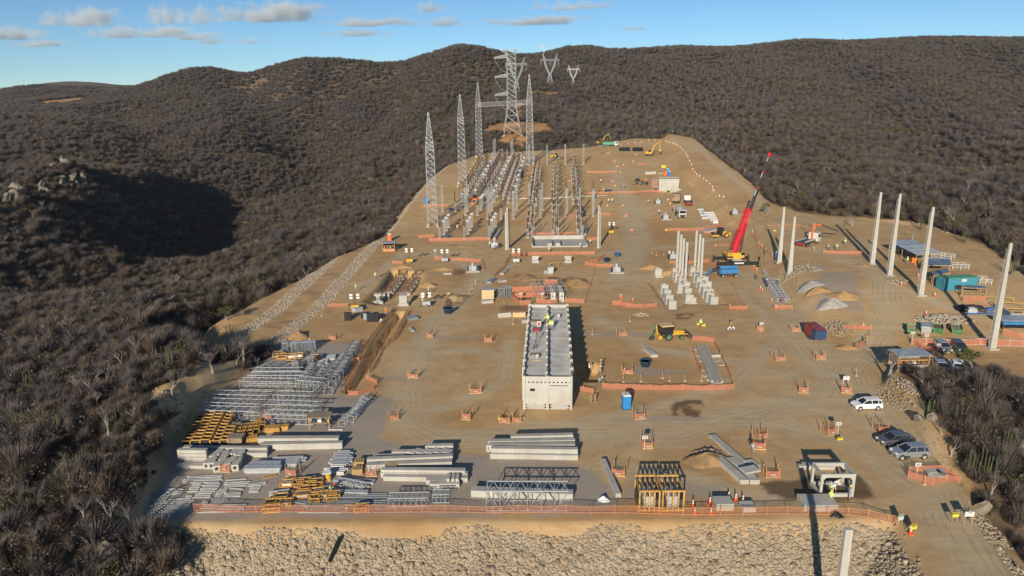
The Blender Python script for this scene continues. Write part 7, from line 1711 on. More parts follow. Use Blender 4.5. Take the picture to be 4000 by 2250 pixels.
rail_pen(('S6',765,985),('S6',1015,1025),2.2,'white railed pen behind the long tin shed'); rail_pen(('S6',1028,1140),('S6',1235,1140),1.6,'white railed pen with a dark crate behind the canopies'); rail_pen(('S6',1370,1325),('S6',1520,1335),2.6,'white railed pen behind the teal container')
def heap(q,rx,ry,h,m,label,seed=0,name='soil_heap',crest=0.0,rz=0.0):
 p = at(*q,carve=False) if not isinstance(q,Vector) else q; n,k = 26,9; b = MB(); vs = []; rg = random.Random(seed)
 ph = [rg.uniform(0,6.28) for _ in range(5)]
 for i in range(k + 1):
  u = i / k
  for j in range(n):
   a = 2 * math.pi * j / n; rr = (1 - u) * (1 + .12 * math.sin(2 * a + ph[0]) + .08 * math.sin(5 * a + ph[1])); x,y = rx * rr * math.cos(a),ry * rr * math.sin(a)
   vs.append((x,y,h * (1 - (1 - u) ** 1.4) * (1 + .1 * math.sin(3 * a + ph[2])) + rg.uniform(-.05,.05) * h - (.15 if i == 0 else 0),1 - u * .4))
 va = np.array(vs); gz = height(p[0] + va[:,0],p[1] + va[:,1]) - p[2]; vs = np.stack([va[:,0],va[:,1],va[:,2] + gz * va[:,3]],-1).tolist()
 b.add(vs,[(i * n + j,i * n + (j + 1) % n,(i + 1) * n + (j + 1) % n,(i + 1) * n + j) for i in range(k) for j in range(n)])
 o = b.build(name,m,None,True); o.location = p; return tag(o,label,'heap')
heap(('B4',1045,720),2.7,2.1,0.99,'soil','mound of yellow soil with a ragged crest near the box frame',1); heap(('M4',885,430),2.1,1.2,0.59,'soil_dark','dark damp soil heap behind the backhoe',2)
heap(('M5',1130,280),2.7,2.5,1.19,'gravel_grey','pale grey gravel heap at the terrace rim',3); heap(('M5',1270,190),3.2,2.5,0.99,'sand_orange','orange sand heap behind the grey gravel heap',4); heap(('M5',950,110),2.9,1.7,0.66,'sand_orange','low orange sand heap along the terrace rim',5); heap(('S5',540,1320),3.4,2.1,0.66,'gravel_grey','low grey crushed stone heap behind the sand heaps',6)
heap(('S3',205,365),1.9,1.2,0.99,'soil_dark','small dark soil cone on the upper pad',7); heap(('S3',265,360),3.1,1.9,1.19,'soil','wider soil cone beside the small dark one on the upper pad',8); heap(('M2',1620,200),5.0,2.0,0.59,'soil','low spread soil heap in front of the switchyard barrier',9)
heap(('M1',1180,1340),2.1,2.5,1.06,'sand_orange','orange soil bank at the rear corner of the steel yard',10); heap(('M3',640,600),3.1,3.4,0.86,'soil','rilled spoil bank beside the deep excavation',11); heap(('M3',1300,660),3.4,5.0,0.92,'sand_orange','broad orange spoil bank on the far side of the deep excavation',12)
heap(('M2',1200,700),2.2,1.9,0.79,'sand_orange','orange spoil bank beside the rebar cages',13); heap(('M2',870,470),3.4,1.2,0.59,'sand_orange','yellow spoil ridge behind the rebar cages',14); heap(('M2',1390,490),3.1,1.4,0.59,'sand_orange','yellow spoil ridge behind the timber formwork',15); heap(('S4',130,800),3.1,1.6,0.79,'sand_orange','yellow soil bank beside the single footing',16)
heap(('S5',1190,1085),1.9,1.5,0.53,'soil','low soil mound at the foot of a terrace pole',17); heap(('M5',1310,830),2.0,1.5,0.46,'sand_orange','low orange mound at the end of the terrace bank',18)
def rubble_pile(q,rx,ry,h,n,s,label,m='crushed',seed=1):
 p = at(*q,carve=False); rg = np.random.default_rng(seed); a = rg.uniform(0,6.28,n); r_ = np.sqrt(rg.uniform(0,1,n)); x,y = p.x + rx * r_ * np.cos(a),p.y + ry * r_ * np.sin(a); z = height(x,y) + h * (1 - r_) * rg.uniform(.6,1,n)
 t = thing('rubble_heap',label,'rubble heap',p); o = put('stones',rock_field('stones',np.stack([x - p.x,y - p.y,z - p.z],-1),rg.uniform(s * .5,s * 1.3,n),m,seed),t); tag(o,kind='stuff'); return t
rubble_pile(('S5',380,1140),5.5,3.0,1.0,420,.2,'pale broken concrete heap around a concrete pole',seed=2); rubble_pile(('M6',930,640),5.6,2.2,1.1,320,.3,'long heap of pale broken rock between skips and pole',seed=3); rubble_pile(('S5',1640,1285),2.6,1.6,.7,110,.32,'small grey rubble heap on the terrace','riprap',4)
rubble_pile(('M5',1210,590),2.8,3.4,.7,200,.24,'broken rock on the terrace bank above the compressor','riprap',5); rubble_pile(('B4',1045,640),2.2,.7,.8,120,.16,'clods along the crest of the yellow soil mound','riprap',6); rubble_pile(('M4',345,420),1.5,1.0,.6,50,.28,'grey concrete debris pile near the footings barrier',seed=7)
rubble_pile(('B6',480,420),1.6,4.0,.4,160,.17,'rubble along the bank behind the white hatchback','riprap',8); rubble_pile(('B6',600,260),1.2,4.0,.5,200,.16,'dry stone wall remains beside the roadside stall',seed=9); rubble_pile(('B7',2200,420),2.4,2.4,.4,160,.18,'roadside rubble behind the notice boards','riprap',10)
#- works around the excavations
def light_tower(q,top,label,body='yellow_paint'):
 p = at(*q); H = top_z(p,*top) - p.z; t = thing('light_tower',label,'light tower',p,.1); MB().box(-.8,.8,-.45,.45,.35,1.15).build('generator_box',body,t); MB().bar((0,0,1.15),(0,0,H),.07,6).build('mast','dark_steel',t); MB().bar((-.9,0,H - .2),(.9,0,H - .2),.05).build('cross_bar','dark_steel',t)
 for x in (-.7,.7):
  for z in (-.45,.15): MB().cbox((x,-.1,H + z),(.62,.16,.4)).build('floodlight','lamp_glass',t)
 for s in (-1,1): wheel(t,0,s * .5,.3,.16)
 for s in (-1,1): MB().bar((s * .8,0,.3),(s * 1.5,.0,.02),.05).build('stabiliser','dark_steel',t)
light_tower(('M2',968,410),('M2',968,240),'light tower with four lamps and a yellow base by the short barrier'); light_tower(('M2',1410,400),('M2',1366,255),'light tower with four lamps and a grey base beside the mesh','equipment_grey'); light_tower(('M2',285,1000),('M2',258,820),'light tower with dark lamps and a yellow base at the pad rim'); light_tower(('M2',1180,955),('M2',1180,800),'light tower with a grey base near the blue tub','equipment_grey')
light_tower(('M3',535,410),('M3',492,245),'light tower with a white base behind the excavation','white_paint'); light_tower(('S2',1305,1228),('S2',1305,1085),'light tower with a yellow base near the slender post pair')
def rebar_cage(p,label,w=2.0,d=1.8,h=1.5):
 t = thing('rebar_cage',label,'rebar cage',p,.06,'rebar cages in the foundation pit'); b = MB(); rg = random.Random(int(p[0] * 40 + p[1]))
 for i in range(8):
  for j in range(2): x = -w / 2 + w * i / 7; y = -d / 2 + d * j; b.bar((x,y,.3),(x + rg.uniform(-.05,.05),y,h + rg.uniform(0,.4)),.032,3)
 for j in range(6):
  for i in range(2): b.bar((-w / 2 + w * i,-d / 2 + d * j / 5,.3),(-w / 2 + w * i,-d / 2 + d * j / 5,h),.032,3)
 b.build('vertical_bars','rust',t); b = MB()
 for z in (.6,.95,1.3): b.path([(-w / 2,-d / 2,z),(w / 2,-d / 2,z),(w / 2,d / 2,z),(-w / 2,d / 2,z),(-w / 2,-d / 2,z)],.03,3)
 b.build('hoops','rust',t)
 for y in (-d / 2 - .12,d / 2 + .12): MB().box(-w / 2 - .2,w / 2 + .2,y - .05,y + .05,0,.5).build('form_board','concrete',t)
for x0,y0,x1,y1,n in ((880,575,700,805,6),(1085,575,915,805,6)):
 for i in range(n): u = i / (n - 1); rebar_cage(at('M2',x0 + (x1 - x0) * u,y0 + (y1 - y0) * u),'rusty rebar cage in the double row of the foundation pit')
for q in ((575,915),(890,940)):
 t = thing('white_pedestal','white concrete pedestal at the open end of the rebar pit','pedestal',at('M2',*q),.08,'white pedestals'); MB().box(-1.1,1.1,-.9,.9,0,.55).build('base','concrete_white',t); MB().box(-.8,.8,-.65,.65,.552,2.3).build('block','concrete_white',t)
for q,lab,s in (((195,1125),'black square bin standing alone near the pad rim',1.2),((475,1138),'black square bin next to its twin by the trench',1.2),((535,1140),'black square bin at the trench side of its twin',1.2),((385,1098),'small black bin lying beside the tilted table',.8),((430,1110),'grey square bin behind the black twins',1.1)):
 t = thing('black_bin',lab,'bin',at('M2',*q),.1); MB().box(-.55 * s,.55 * s,-.5 * s,.5 * s,0,1.15 * s).build('body','black_plastic' if 'grey' not in lab else 'galvanised_dull',t); MB().box(-.6 * s,.6 * s,-.55 * s,.55 * s,1.152 * s,1.2 * s).build('rim','dark_steel',t)
def tub(q,label,s=1.0,m='blue_dark',inner='blue_plastic'):
 t = thing('water_tub',label,'tub',at(*q)); MB().lathe([(.75 * s,0),(1.0 * s,1.0 * s),(1.08 * s,1.02 * s),(1.08 * s,1.1 * s),(.95 * s,1.1 * s),(.9 * s,.9 * s)],n=18).build('shell',m,t,True); MB().lathe([(.3 * s,.88 * s),(.9 * s,.9 * s)],n=18).build('water',inner,t)
tub(('M2',1452,1038),'large dark blue open tub at the end of the rebar bed',1.05,'blue_dark','blue_dark'); tub(('M3',1675,392),'dark blue tub behind the orange barrier',.85); tub(('M3',1810,325),'blue tub full of water at the back of the barrier',.85,'lift_blue'); tub(('M4',387,1062),'blue and white mixing tub with a pole standing in grey slurry',.9,'blue_dark','concrete_white'); tub(('S1',500,1272),'flat blue tub behind the switchyard barrier',.7,'lift_blue')
def machine(q,label,base=True,m='equipment_grey'):
 t = thing('drilling_pump',label,'machine',at(*q),.05)
 if base: MB().box(-1.7,1.7,-.3,2.2,0,.25).build('plinth','concrete',t)
 MB().box(-.9,.9,.3,1.5,.26,1.5).build('housing',m,t); MB().lathe([(.35,1.5),(.35,2.0),(.15,2.3)],(0,.9,0),10).build('dome','galvanised',t)
 for s in (-1,1): MB().box(s * 1.15 - .22,s * 1.15 + .22,.2,1.3,.26,1.25).build('radiator','dark_steel',t)
 MB().path([(-.6,.2,1.2),(-.6,-.1,1.2),(-.6,-.1,.3)],.09,6).build('pipe',m,t)
machine(('M2',1760,525),'grey pump set on a concrete plinth by the mesh corner'); machine(('M3',1805,540),'grey pump set on a concrete plinth beside the blue tubs'); machine(('M3',265,230),'white drilling cart at the foot of the slender post trio',False,'white_paint'); machine(('S3',1095,1300),'grey valve block in a chamber near the mixer truck'); machine(('S3',985,1085),'grey valve drum near the kneeling worker',False); machine(('S4',1200,130),'silver machine on the slab below the haul road',False,'galvanised'); machine(('S4',425,695),'grey pump with a black hose at the slender columns',False)
def rod_mat(a,c,dep,n,label,m='rust',h=.9,z=.0):
 A,B = ends(a,c); W = (B - A).length; t = thing('rebar_mat',label,'rebar mat',A,yaw(A,B)); b = MB(); rg = random.Random(int(W * 77))
 for i in range(n): x = W * i / (n - 1); b.bar((x,0,z + .1),(x + rg.uniform(-.1,.1),0,z + h),.03,3); b.bar((x,dep,z + .1),(x,dep,z + h),.03,3); b.bar((x,0,z + h * .8),(x,dep,z + h * .8),.03,3)
 b.build('stirrups',m,t); b = MB()
 for y in (0,dep / 2,dep): b.bar((0,y,z + .2),(W,y,z + .2),.035,3); b.bar((0,y,z + h * .8),(W,y,z + h * .8),.035,3)
 b.build('long_bars',m,t)
rod_mat(('M2',1420,945),('M2',1590,960),6.0,12,'dark rebar bed behind the large blue tub'); rod_mat(('M2',1510,570),('M2',1625,570),2.4,9,'rusty rebar block behind the orange spoil bank',h=1.3); rod_mat(('M3',330,1045),('M3',660,1040),2.2,18,'rusty stirrup mat standing behind white form boards',h=1.1)
for a,c,lab in (((310,1100),(480,1090),'white form board in front of the rusty stirrup mat'),((490,1092),(655,1088),'cream form board beside the white one at the stirrup mat')): board_pile('M3',*a,*c,3,.5,.3,'concrete_white' if 'white form' in lab else 'plywood_light',lab,'form_board','board')
t = thing('plywood_screen','pale plywood screen with a grey lid beside the excavation','plywood box',at('M3',180,875),.05); MB().box(-1.3,1.3,-.04,.04,0,2.2).build('front_sheet','plywood_light',t); MB().box(-1.3,1.6,.3,2.2,2.0,2.15).build('lid','equipment_grey',t); MB().box(1.3,1.36,.05,2.0,0,1.95).build('side_sheet','plywood',t)
board_pile('M3',105,925,250,915,4,1.2,.16,'concrete','pile of grey boards in front of the plywood screen'); board_pile('M3',225,670,290,620,3,1.2,.15,'galvanised_dull','dull steel sheets piled along the driveway'); board_pile('M3',320,655,420,645,3,1.3,.12,'concrete','pale grey planks beside the dull steel sheets'); board_pile('M3',380,560,450,500,3,.9,.15,'concrete','grey planks inside the driveway barrier'); board_pile('M3',440,470,510,455,2,.8,.15,'galvanised_dull','short grey sections near the light tower with a white base'); board_pile('M3',610,1170,680,1165,3,.9,.2,'concrete','small pile of concrete offcuts by the building flank')
for i,(x,y) in enumerate(((350,850),(430,830))): upright_bundle(at('M3',x,y),'rack of steel props beside the plywood screen','prop racks',s=1.3)
board_pile('M2',960,1140,1080,1120,4,1.6,.12,'galvanised_dull','heap of dull metal sheets at the trench head'); board_pile('M2',985,1275,1030,1270,2,2.2,.14,'equipment_grey','single grey metal tray lying on open soil'); board_pile('M2',1390,555,1495,555,1,.9,.3,'concrete_white','pale beam lying beside the rusty rebar block'); board_pile('M2',1070,845,1210,840,1,2.4,.16,'wood','timber frame where workers crouch'); board_pile('M2',290,1035,380,1010,1,1.4,.8,'equipment_grey','tilted grey table top by the pad rim')
def scaffold():
 t = thing('scaffold','tube scaffold with orange screens in the deep excavation behind the building','scaffold',at('M3',760,890,carve=False) + Vector((0,0,-1)),.05)
 A,B = at('M3',740,880,carve=False),at('M3',1150,870,carve=False); W = (B - A).length; b = MB(); n = 7
 for i in range(n + 1):
  for y in (1.0,4.0,7.0,10.0): b.bar((W * i / n,y,-2),(W * i / n,y,3.2),.045,4)
 b.build('standards','galvanised_dull',t); b = MB()
 for z in (.2,1.6,3.0):
  for y in (1.0,4.0,7.0,10.0): b.bar((0,y,z),(W,y,z),.04,4)
  for i in range(n + 1): b.bar((W * i / n,1.0,z),(W * i / n,10.0,z),.04,4)
 b.build('ledgers','galvanised_dull',t)
 for x0,x1,y,z in ((-4.5,2.6,4.4,1.9),(-4.0,2.8,3.2,.9),(3.0,6.0,9.0,2.0),(.5,2.5,1.0,.1)): MB().box(x0,x1,y,y + .05,z,z + 1.2).build('screen','orange_net',t)
 for x in (W * .62,W * .88):
  MB().box(x - .5,x + .5,2.0,8.0,-2.5,2.2).build('wall_form','concrete_roof',t)
  for i in range(6): MB().box(x - .56,x - .505,2.1 + i,2.25 + i,-2.4,2.3).build('waler','rust',t)
 MB().box(.2,3.0,.9,1.2,1.4,1.5).build('platform','wood_yellow',t); MB().box(W * .55,W * .7,.4,.9,.4,.5).build('landing','tin_blue',t)
scaffold()
rod_mat(('M3',900,690),('M3',1130,690),1.2,22,'tall starter bars at the back of the deep excavation',h=2.6,z=-.6)
for q,s in (((780,400),1),((1185,400),-1)):
 t = thing('wing_wall','white precast wing wall piece beside the excavation head' + (' facing its twin from the driveway side' if s > 0 else ' facing its twin from the crane side'),'concrete piece',at('M3',*q),0); MB().extrude([(-.9 * s,0),(.3 * s,0),(.9 * s,1.4),(.9 * s,1.7),(-.9 * s,1.7)][::s],0,.35).build('wing','concrete_white',t); MB().box(-.9,.9,-.9,-.4,0,.6).build('foot','concrete_white',t)
t = thing('grey_hopper','pale grey hopper bin on the excavation ramp','hopper',at('M3',965,545),.1); MB().extrude([(-.7,0),(.7,0),(.9,1.6),(-.5,1.6)],0,1.2).build('body','concrete_white',t); MB().box(-1.6,-.75,0,.8,0,.9).build('motor','galvanised_dull',t)
t = thing('timber_trestle','yellow timber trestle on the excavation ramp','trestle',at('M3',1010,460),.3)
for x in (-1.2,1.2): MB().bar((x,-.4,0),(x,0,1.1),.06).build('leg','wood_yellow',t); MB().bar((x,.4,0),(x,0,1.1),.06).build('leg','wood_yellow',t)
MB().bar((-1.5,0,1.1),(1.5,0,1.1),.07).build('top_bar','wood_yellow',t)
A,B = at('N1',1060,1225),at('N1',1075,1150); t = thing('step_ladder','small wooden step frame at the end of the barrier by the building','step frame',A,.2)
for x in (-.35,.35): MB().bar((x,-.3,0),(x,0,1.2),.05).build('leg','wood',t); MB().bar((x,.4,0),(x,0,1.2),.05).build('leg','wood',t)
for z in (.3,.6,.9,1.2): MB().box(-.38,.38,-.3 + z * .25 - .06,-.3 + z * .25 + .06,z - .03,z + .02).build('tread','wood',t)
A,B = at('M4',1290,1285,carve=False),at('M4',1090,820,carve=False); L = (B - A).length; t = thing('strip_foundation','long grey concrete strip with two raised kerbs in the fenced bay','strip foundation',A + Vector((0,0,.02)),yaw(A,B)); MB().box(0,L,-.9,.9,0,.12).build('slab','gravel_grey',t)
for y in (-.75,.75): MB().box(0,L,y - .14,y + .14,.122,.5).build('kerb','concrete',t)
for i,q in enumerate(((1265,940),(1350,1050),(1275,1000),(1150,1180),(1190,1230),(1100,1110),(1055,990),(1035,930),(1000,850))): flat_stack('loose_formwork','small grey panel lying loose inside the fenced strip bay','panel',at('M4',*q),.3 * i,1.2 if i else 1.8,.6,1 if i else 3,.12,'concrete',group='loose panels of the strip bay')
def lattice_pole():
 A,B = at('S4',1800,1225),at('S4',1550,840); L = (B - A).length; t = thing('bundled_mast','bundle of long galvanised lattice masts lying on the slope with workers around','lattice mast',A + Vector((0,0,.1)),yaw(A,B))
 for k_,y in enumerate((-.9,0,.9)):
  b = MB(); truss(b,L * .62,.7,.75,12,.05,.035,Matrix.Translation((0,y,0))); b.build('mast_section','galvanised',t)
 b = MB(); truss(b,L * .38,.5,.5,8,.045,.03,Matrix.Translation((L * .62,.1,.1))); b.build('mast_tip','galvanised',t)
lattice_pole()
for x0,x1,lab in ((428,578,'bundle of black plastic pipes behind the soil cones'),(620,765,'bundle of black plastic pipes next to the excavator arm')): bars(('S3',x0,328),('S3',x1,330),5,.3,lab,'black_pipe',2.2,None,.02,'pipe_bundle','pipes','tube',3)
bars(('S1',1440,520),('S1',1530,225),3,.28,'long black pipes laid between switchyard rows','black_pipe',1.2,None,.03,'pipe_bundle','pipes','tube',1); bars(('S2',950,1010),('S2',930,850),3,.3,'black pipes beside the ringed post rows','black_pipe',1.2,None,.03,'pipe_bundle','pipes','tube',1); bars(('S1',515,920),('S1',585,920),3,.4,'short fat dark pipes beside the digger hole','blue_dark',1.0,None,.03,'pipe_bundle','pipes','tube',1)
for i in range(6): board_pile('S4',800 + i * 24,130 + i * 21,930 + i * 11,125 + i * 22,2,1.2,.5,'white_paint','white wrapped sheet bundle in the stepped row beside the trucks','sheet_bundle','sheet bundle')['group'] = 'white sheet bundles'
for i in range(4): board_pile('S4',725 + i * 18,75 + i * 35,800 + i * 18,75 + i * 35,2,1.6,.4,'equipment_grey','grey strapped bundle behind the white sheet bundles','sheet_bundle','sheet bundle')['group'] = 'grey strapped bundles'
for i in range(3): board_pile('S4',815 + i * 50,350 - i * 12,870 + i * 50,348 - i * 12,1,4.0,.25,'equipment_grey','long grey plate leaning inside the mesh by the roller','steel_plate','plate')['group'] = 'grey plates by the roller'
for q,lab in (((835,655),'grey slab stack among the stores behind the white cabin'),((910,650),'taller grey slab stack among the stores behind the white cabin'),((1020,650),'brown timber store behind the white cabin')): board_pile('S3',q[0] - 40,q[1],q[0] + 40,q[1],4,2.5,.25,'plywood' if 'brown' in lab else 'concrete_white',lab)
board_pile('S3',1900,1125,2010,1140,1,7.0,.3,'concrete','concrete slab with fittings below the haul road','slab_pad','slab'); board_pile('S3',245,900,330,890,1,1.6,.5,'blue_dark','dark blue panel leaning beside the long barrier','solar_panel','panel')
board_pile('S2',80,765,560,760,1,.5,.35,'concrete_white','long pale kerb crossing the switchyard rows','duct_kerb','kerb'); board_pile('S2',570,755,1250,722,1,.5,.3,'concrete_white','long pale kerb continuing past the ringed posts','duct_kerb','kerb')
for a,c,lab in (((1115,1310),(1200,1170),'concrete duct slab beside the slender post trio'),((965,1250),(1000,1160),'concrete duct slab beside the basin')): bars((('S1' if 'trio' in lab else 'S2'),) + a,(('S1' if 'trio' in lab else 'S2'),) + c,2,.35,lab,'concrete',1.4,None,.02,'duct_slab','slab')
A = at('B6',955,1230); t = thing('concrete_chamber','square concrete chamber with a dark slot inside the roadside mesh','chamber',A,-.2); MB().box(-1.1,1.1,0,1.6,0,.45).build('body','concrete_white',t); MB().box(-.8,.8,.3,1.3,.452,.5).build('cover','concrete',t); MB().box(.1,.5,.3,1.2,.502,.51).build('slot','black_plastic',t)
t = thing('blue_drum','dark blue barrel with a white lid behind a concrete pole','drum',at('S5',112,1010)); MB().lathe([(.55,0),(.6,.7),(.6,1.6),(.5,1.8)],n=14).build('barrel','blue_tarp',t,True); MB().lathe([(.4,1.8),(.42,2.1),(.2,2.15)],n=12).build('lid','hat_white',t)
p = at('B3',240,0) ; A,B = at(829,1418),at(858,1362); t = thing('drain_pipe','black drain pipe sticking out of the rubble slope','pipe',A); b = MB(); b.lathe([(.17,0),(.2,0),(.2,2.6),(.17,2.6)],n=14); M4 = (Vector((B.x,B.y,B.z + .5)) - A).to_track_quat('Z','Y').to_matrix().to_4x4(); b.v = [tuple(M4 @ Vector(v) + Vector((0,0,.2))) for v in b.v]; b.build('tube','black_pipe',t)
t = thing('tarp_heap','heap of black and blue tarpaulins beside a terrace pole','tarpaulin heap',at('M6',1370,560))
for i,(x,y,s,m) in enumerate(((-2,1.5,1.5,'black_plastic'),(-.5,2.2,1.4,'dark_steel'),(1.0,2.4,1.3,'black_plastic'),(-1.2,.5,1.2,'equipment_grey'),(1.2,1.0,1.0,'dark_steel'),(2.4,1.2,.9,'blue_tarp'))):
 vs,fs = ROCKS2[i % 4]; b = MB(); b.add([(v[0] * s * 1.1 + x,v[1] * s + y,max(0,v[2] * s * .7 + .3)) for v in vs],fs.tolist()); b.build('tarpaulin',m,t,True)
MB().box(-2.8,3.4,-.8,-.2,.02,.2).build('blue_sheet','blue_tarp',t)
t = thing('tin_pen','low square pen of corrugated tin with yellow railings at the terrace edge','tin pen',at('M6',1750,645),-.1); W = 5.0
for x,y0,y1 in ((0,0,6),): MB().box(-.05,.05,y0,y1,0,1.5).build('side_wall','tin_blue',t)
for i in range(4): MB().box(.06,W,-.04,.04,i * .32,i * .32 + .29).build('tin_sheet','galvanised',t)
for y in (1.5,5.5,9.0):
 MB().bar((0,y,1.9),(W,y - .8,1.9),.07).build('yellow_rail','yellow_paint',t)
 for x in (0,W): MB().bar((x,y - (.8 if x else 0),0),(x,y - (.8 if x else 0),1.9),.06).build('yellow_post','yellow_paint',t)
MB().path([(2.4,.5,.3),(2.4,.5,1.5),(3.6,.5,1.5),(3.6,.5,.3),(2.4,.5,.3)],.1).build('yellow_frame','yellow_paint',t)
t = thing('blue_beam','bright blue steel beam over a dark bay at the terrace edge','steel beam',at('M6',1660,770),-.08); MB().box(0,9,0,.5,1.0,1.5).build('beam','lift_blue',t); MB().box(0,9,.52,4,1.5,1.6).build('deck','tin_roof',t)
for x in (.2,4.5,8.8): MB().box(x - .1,x + .1,.1,.4,0,.998).build('leg','dark_steel',t)
MB().box(.4,8.6,1.0,3.5,0,.9).build('stored_pipes','black_pipe',t)  # plain black block filling the space under the deck
for a,lab in ((('B7',690,300),'flattened dark rag lying on the edge strip'),(('B3',1830,735),'white plastic bag of sand near the front fence')):
 o = heap(a,.7,.5,.5,'cloth_white' if 'white' in lab else 'black_plastic',lab,44,'sand_bag')
#- single trees and cacti
def tree_meshes(seed,lean=0.0,spread=.9,depth=5,first=.32):
 rg = random.Random(seed); tb,cb = MB(),MB()
 def grow(p,d,l,r,k):
  steps = 2
  for _ in range(steps):
   d = (d + Vector((rg.uniform(-.22,.22),rg.uniform(-.22,.22),rg.uniform(-.06,.14)))).normalized(); e = p + d * l / steps
   (tb if k >= depth - 1 else cb).bar(p,e,r,5 if k >= depth - 1 else 3,r * .82,cap=False); p = e; r *= .82
  if k == 0:
   for _ in range(5):
    w = (d + Vector((rg.uniform(-1,1),rg.uniform(-1,1),rg.uniform(-.6,.8)))).normalized(); cb.bar(p,p + w * l * rg.uniform(.5,1.0),r * .7,3,r * .3,cap=False)
   return
  for _ in range(rg.choice((2,3,3))):
   nd = (d + Vector((rg.uniform(-spread,spread),rg.uniform(-spread,spread),rg.uniform(-.25,.45)))).normalized(); grow(p,nd,l * rg.uniform(.62,.86),r * rg.uniform(.55,.72),k - 1)
 grow(Vector((0,0,-.02)),Vector((lean,0,1)).normalized(),first,.045,depth)
 return tb,cb
TV = []
for s_,(ln,sp_) in enumerate(((.1,.8),(-.25,.95),(.3,1.0),(0,.7))):
 tb,cb = tree_meshes(30 + s_,ln,sp_); a_,c_ = tb.mesh('trunk'),cb.mesh('crown'); a_.materials.append(MATS['bark_pale']); c_.materials.append(MATS['bark']); TV.append((a_,c_,None))
tb,cb = tree_meshes(51,.1,.9,4); rg = random.Random(3); lf = MB()
for v in random.Random(5).sample(cb.v,min(len(cb.v),900)):
 p = Vector(v)
 if p.z < .35: continue
 u = Vector((rg.gauss(0,1),rg.gauss(0,1),rg.gauss(0,1))).normalized() * .035; w = Vector((rg.gauss(0,1),rg.gauss(0,1),rg.gauss(0,1))).normalized() * .035; lf.add([p - u,p + u,p + w],((0,1,2),))
a_,c_,l_ = tb.mesh('trunk'),cb.mesh('crown'),lf.mesh('leaves'); a_.materials.append(MATS['bark']); c_.materials.append(MATS['bark']); l_.materials.append(MATS['leaf_green']); TV.append((a_,c_,l_))
def tree(q,hgt_,label,v,g=None,wid=1.0):
 p = at(*q); t = thing('bare_tree' if v < 4 else 'green_tree',label,'tree',p,(q[1] * .37) % 6.28,g); a_,c_,l_ = TV[v]; put('trunk',a_,t); put('crown',c_,t)
 if l_: put('leaves',l_,t)
 t.scale = (hgt_ * wid,hgt_ * wid,hgt_); return t
tree(('M6',235,1365),5.6,'dark bare tree leaning over the road beside the tin roofed stall',0)
tree(('M6',1280,1360),4.2,'olive leaved tree overhanging the white car',4,wid=1.4); tree(('S4',1590,125),4.0,'small green leaved tree at the scrub edge behind the crane',4)
tree(('M1',270,1130),3.2,'low green bush tree at the lower end of the embankment bench',4,wid=1.6)
for q,h_,lab,v in ((('B6',1440,575),3.4,'pale spreading bare tree in the middle of the scrub mound',1),(('B6',810,325),3.2,'pale forked bare tree near the stall on the scrub mound',2),(('B6',1100,330),3.0,'thin bare tree between the stall and the parked white car',0),(('B6',1500,1440),3.4,'bare tree with cactus at the roadside corner of the mound',3),(('B6',1000,780),2.6,'twisted bare tree above the grey sedan',1),(('B6',1090,1010),2.8,'leaning bare tree beside the silver grey suv',2),
 (('B8',480,612),4.0,'white trunked bare tree on the shaded hillside',1),(('B8',775,1022),3.6,'crooked dead tree leaning towards the yard',2),(('B8',895,800),4.0,'branching bare tree above the crooked dead tree',0),(('B8',1175,1070),3.4,'slim bare tree at the corner of the rubble slope',3),(('B8',280,960),3.6,'bare tree with fine twigs low on the hillside',1),(('B8',370,1190),3.4,'bare tree behind the big rounded boulder',0),(('B8',950,240),4.0,'thin bare tree on the stony cut bank',3),(('B8',1140,300),2.6,'dead leaning trunk on the stony cut bank',2),
 (('M7',745,505),4.4,'pale many stemmed tree at the rim above the steel yard',0),(('M7',1040,422),4.0,'pale forked tree beside the embankment toe',1),(('M7',1135,385),4.2,'pale tall tree at the embankment toe',3),(('M7',245,832),4.2,'pale leaning tree over the cut bank',2),(('M1',1192,422),4.6,'pale wide tree at the top of the embankment',1),(('M1',950,532),3.8,'pale slim tree at the edge of the outer bench',0),(('M1',620,735),3.6,'arching pale tree at the edge of the outer bench',2),(('M1',390,770),3.4,'thin tree at the far end of the outer bench',3),
 (('S5',590,632),4.6,'twisted grey tree behind the loader crane truck',2),(('S5',950,662),4.6,'twisted pale tree at the terrace rubble edge',1),(('S5',1060,600),4.0,'dark bare tree behind the terrace rubble edge',0),(('S6',530,770),3.8,'grey bare tree behind the long tin roof',3),(('S6',1060,600),6.0,'tall pale bare tree up the slope behind the railed pens',0),(('S6',1200,230),6.5,'tall pale bare tree high on the scrub hill',3),(('S5',1255,250),5.0,'thin bare tree on the slope between two terrace poles',0)):
 tree(q,h_,lab,v)
def cactus(q,h_,label,n=9,seed=1):
 p = at(*q); t = thing('columnar_cactus',label,'cactus',p); rg = random.Random(seed)
 MB().bar((0,0,-.1),(0,0,.5),.16,6,.13).build('stem','cactus',t)
 for i in range(n):
  a = rg.uniform(0,6.28); r_ = rg.uniform(.25,1.0); e = Vector((r_ * math.cos(a),r_ * math.sin(a),rg.uniform(.5,1.1))); b = MB(); b.bar((0,0,.3),e,.06,6); b.bar(e,e + Vector((rg.uniform(-.15,.15),rg.uniform(-.15,.15),h_ * rg.uniform(.5,1))),.07,6,.045); b.build('arm','cactus',t)
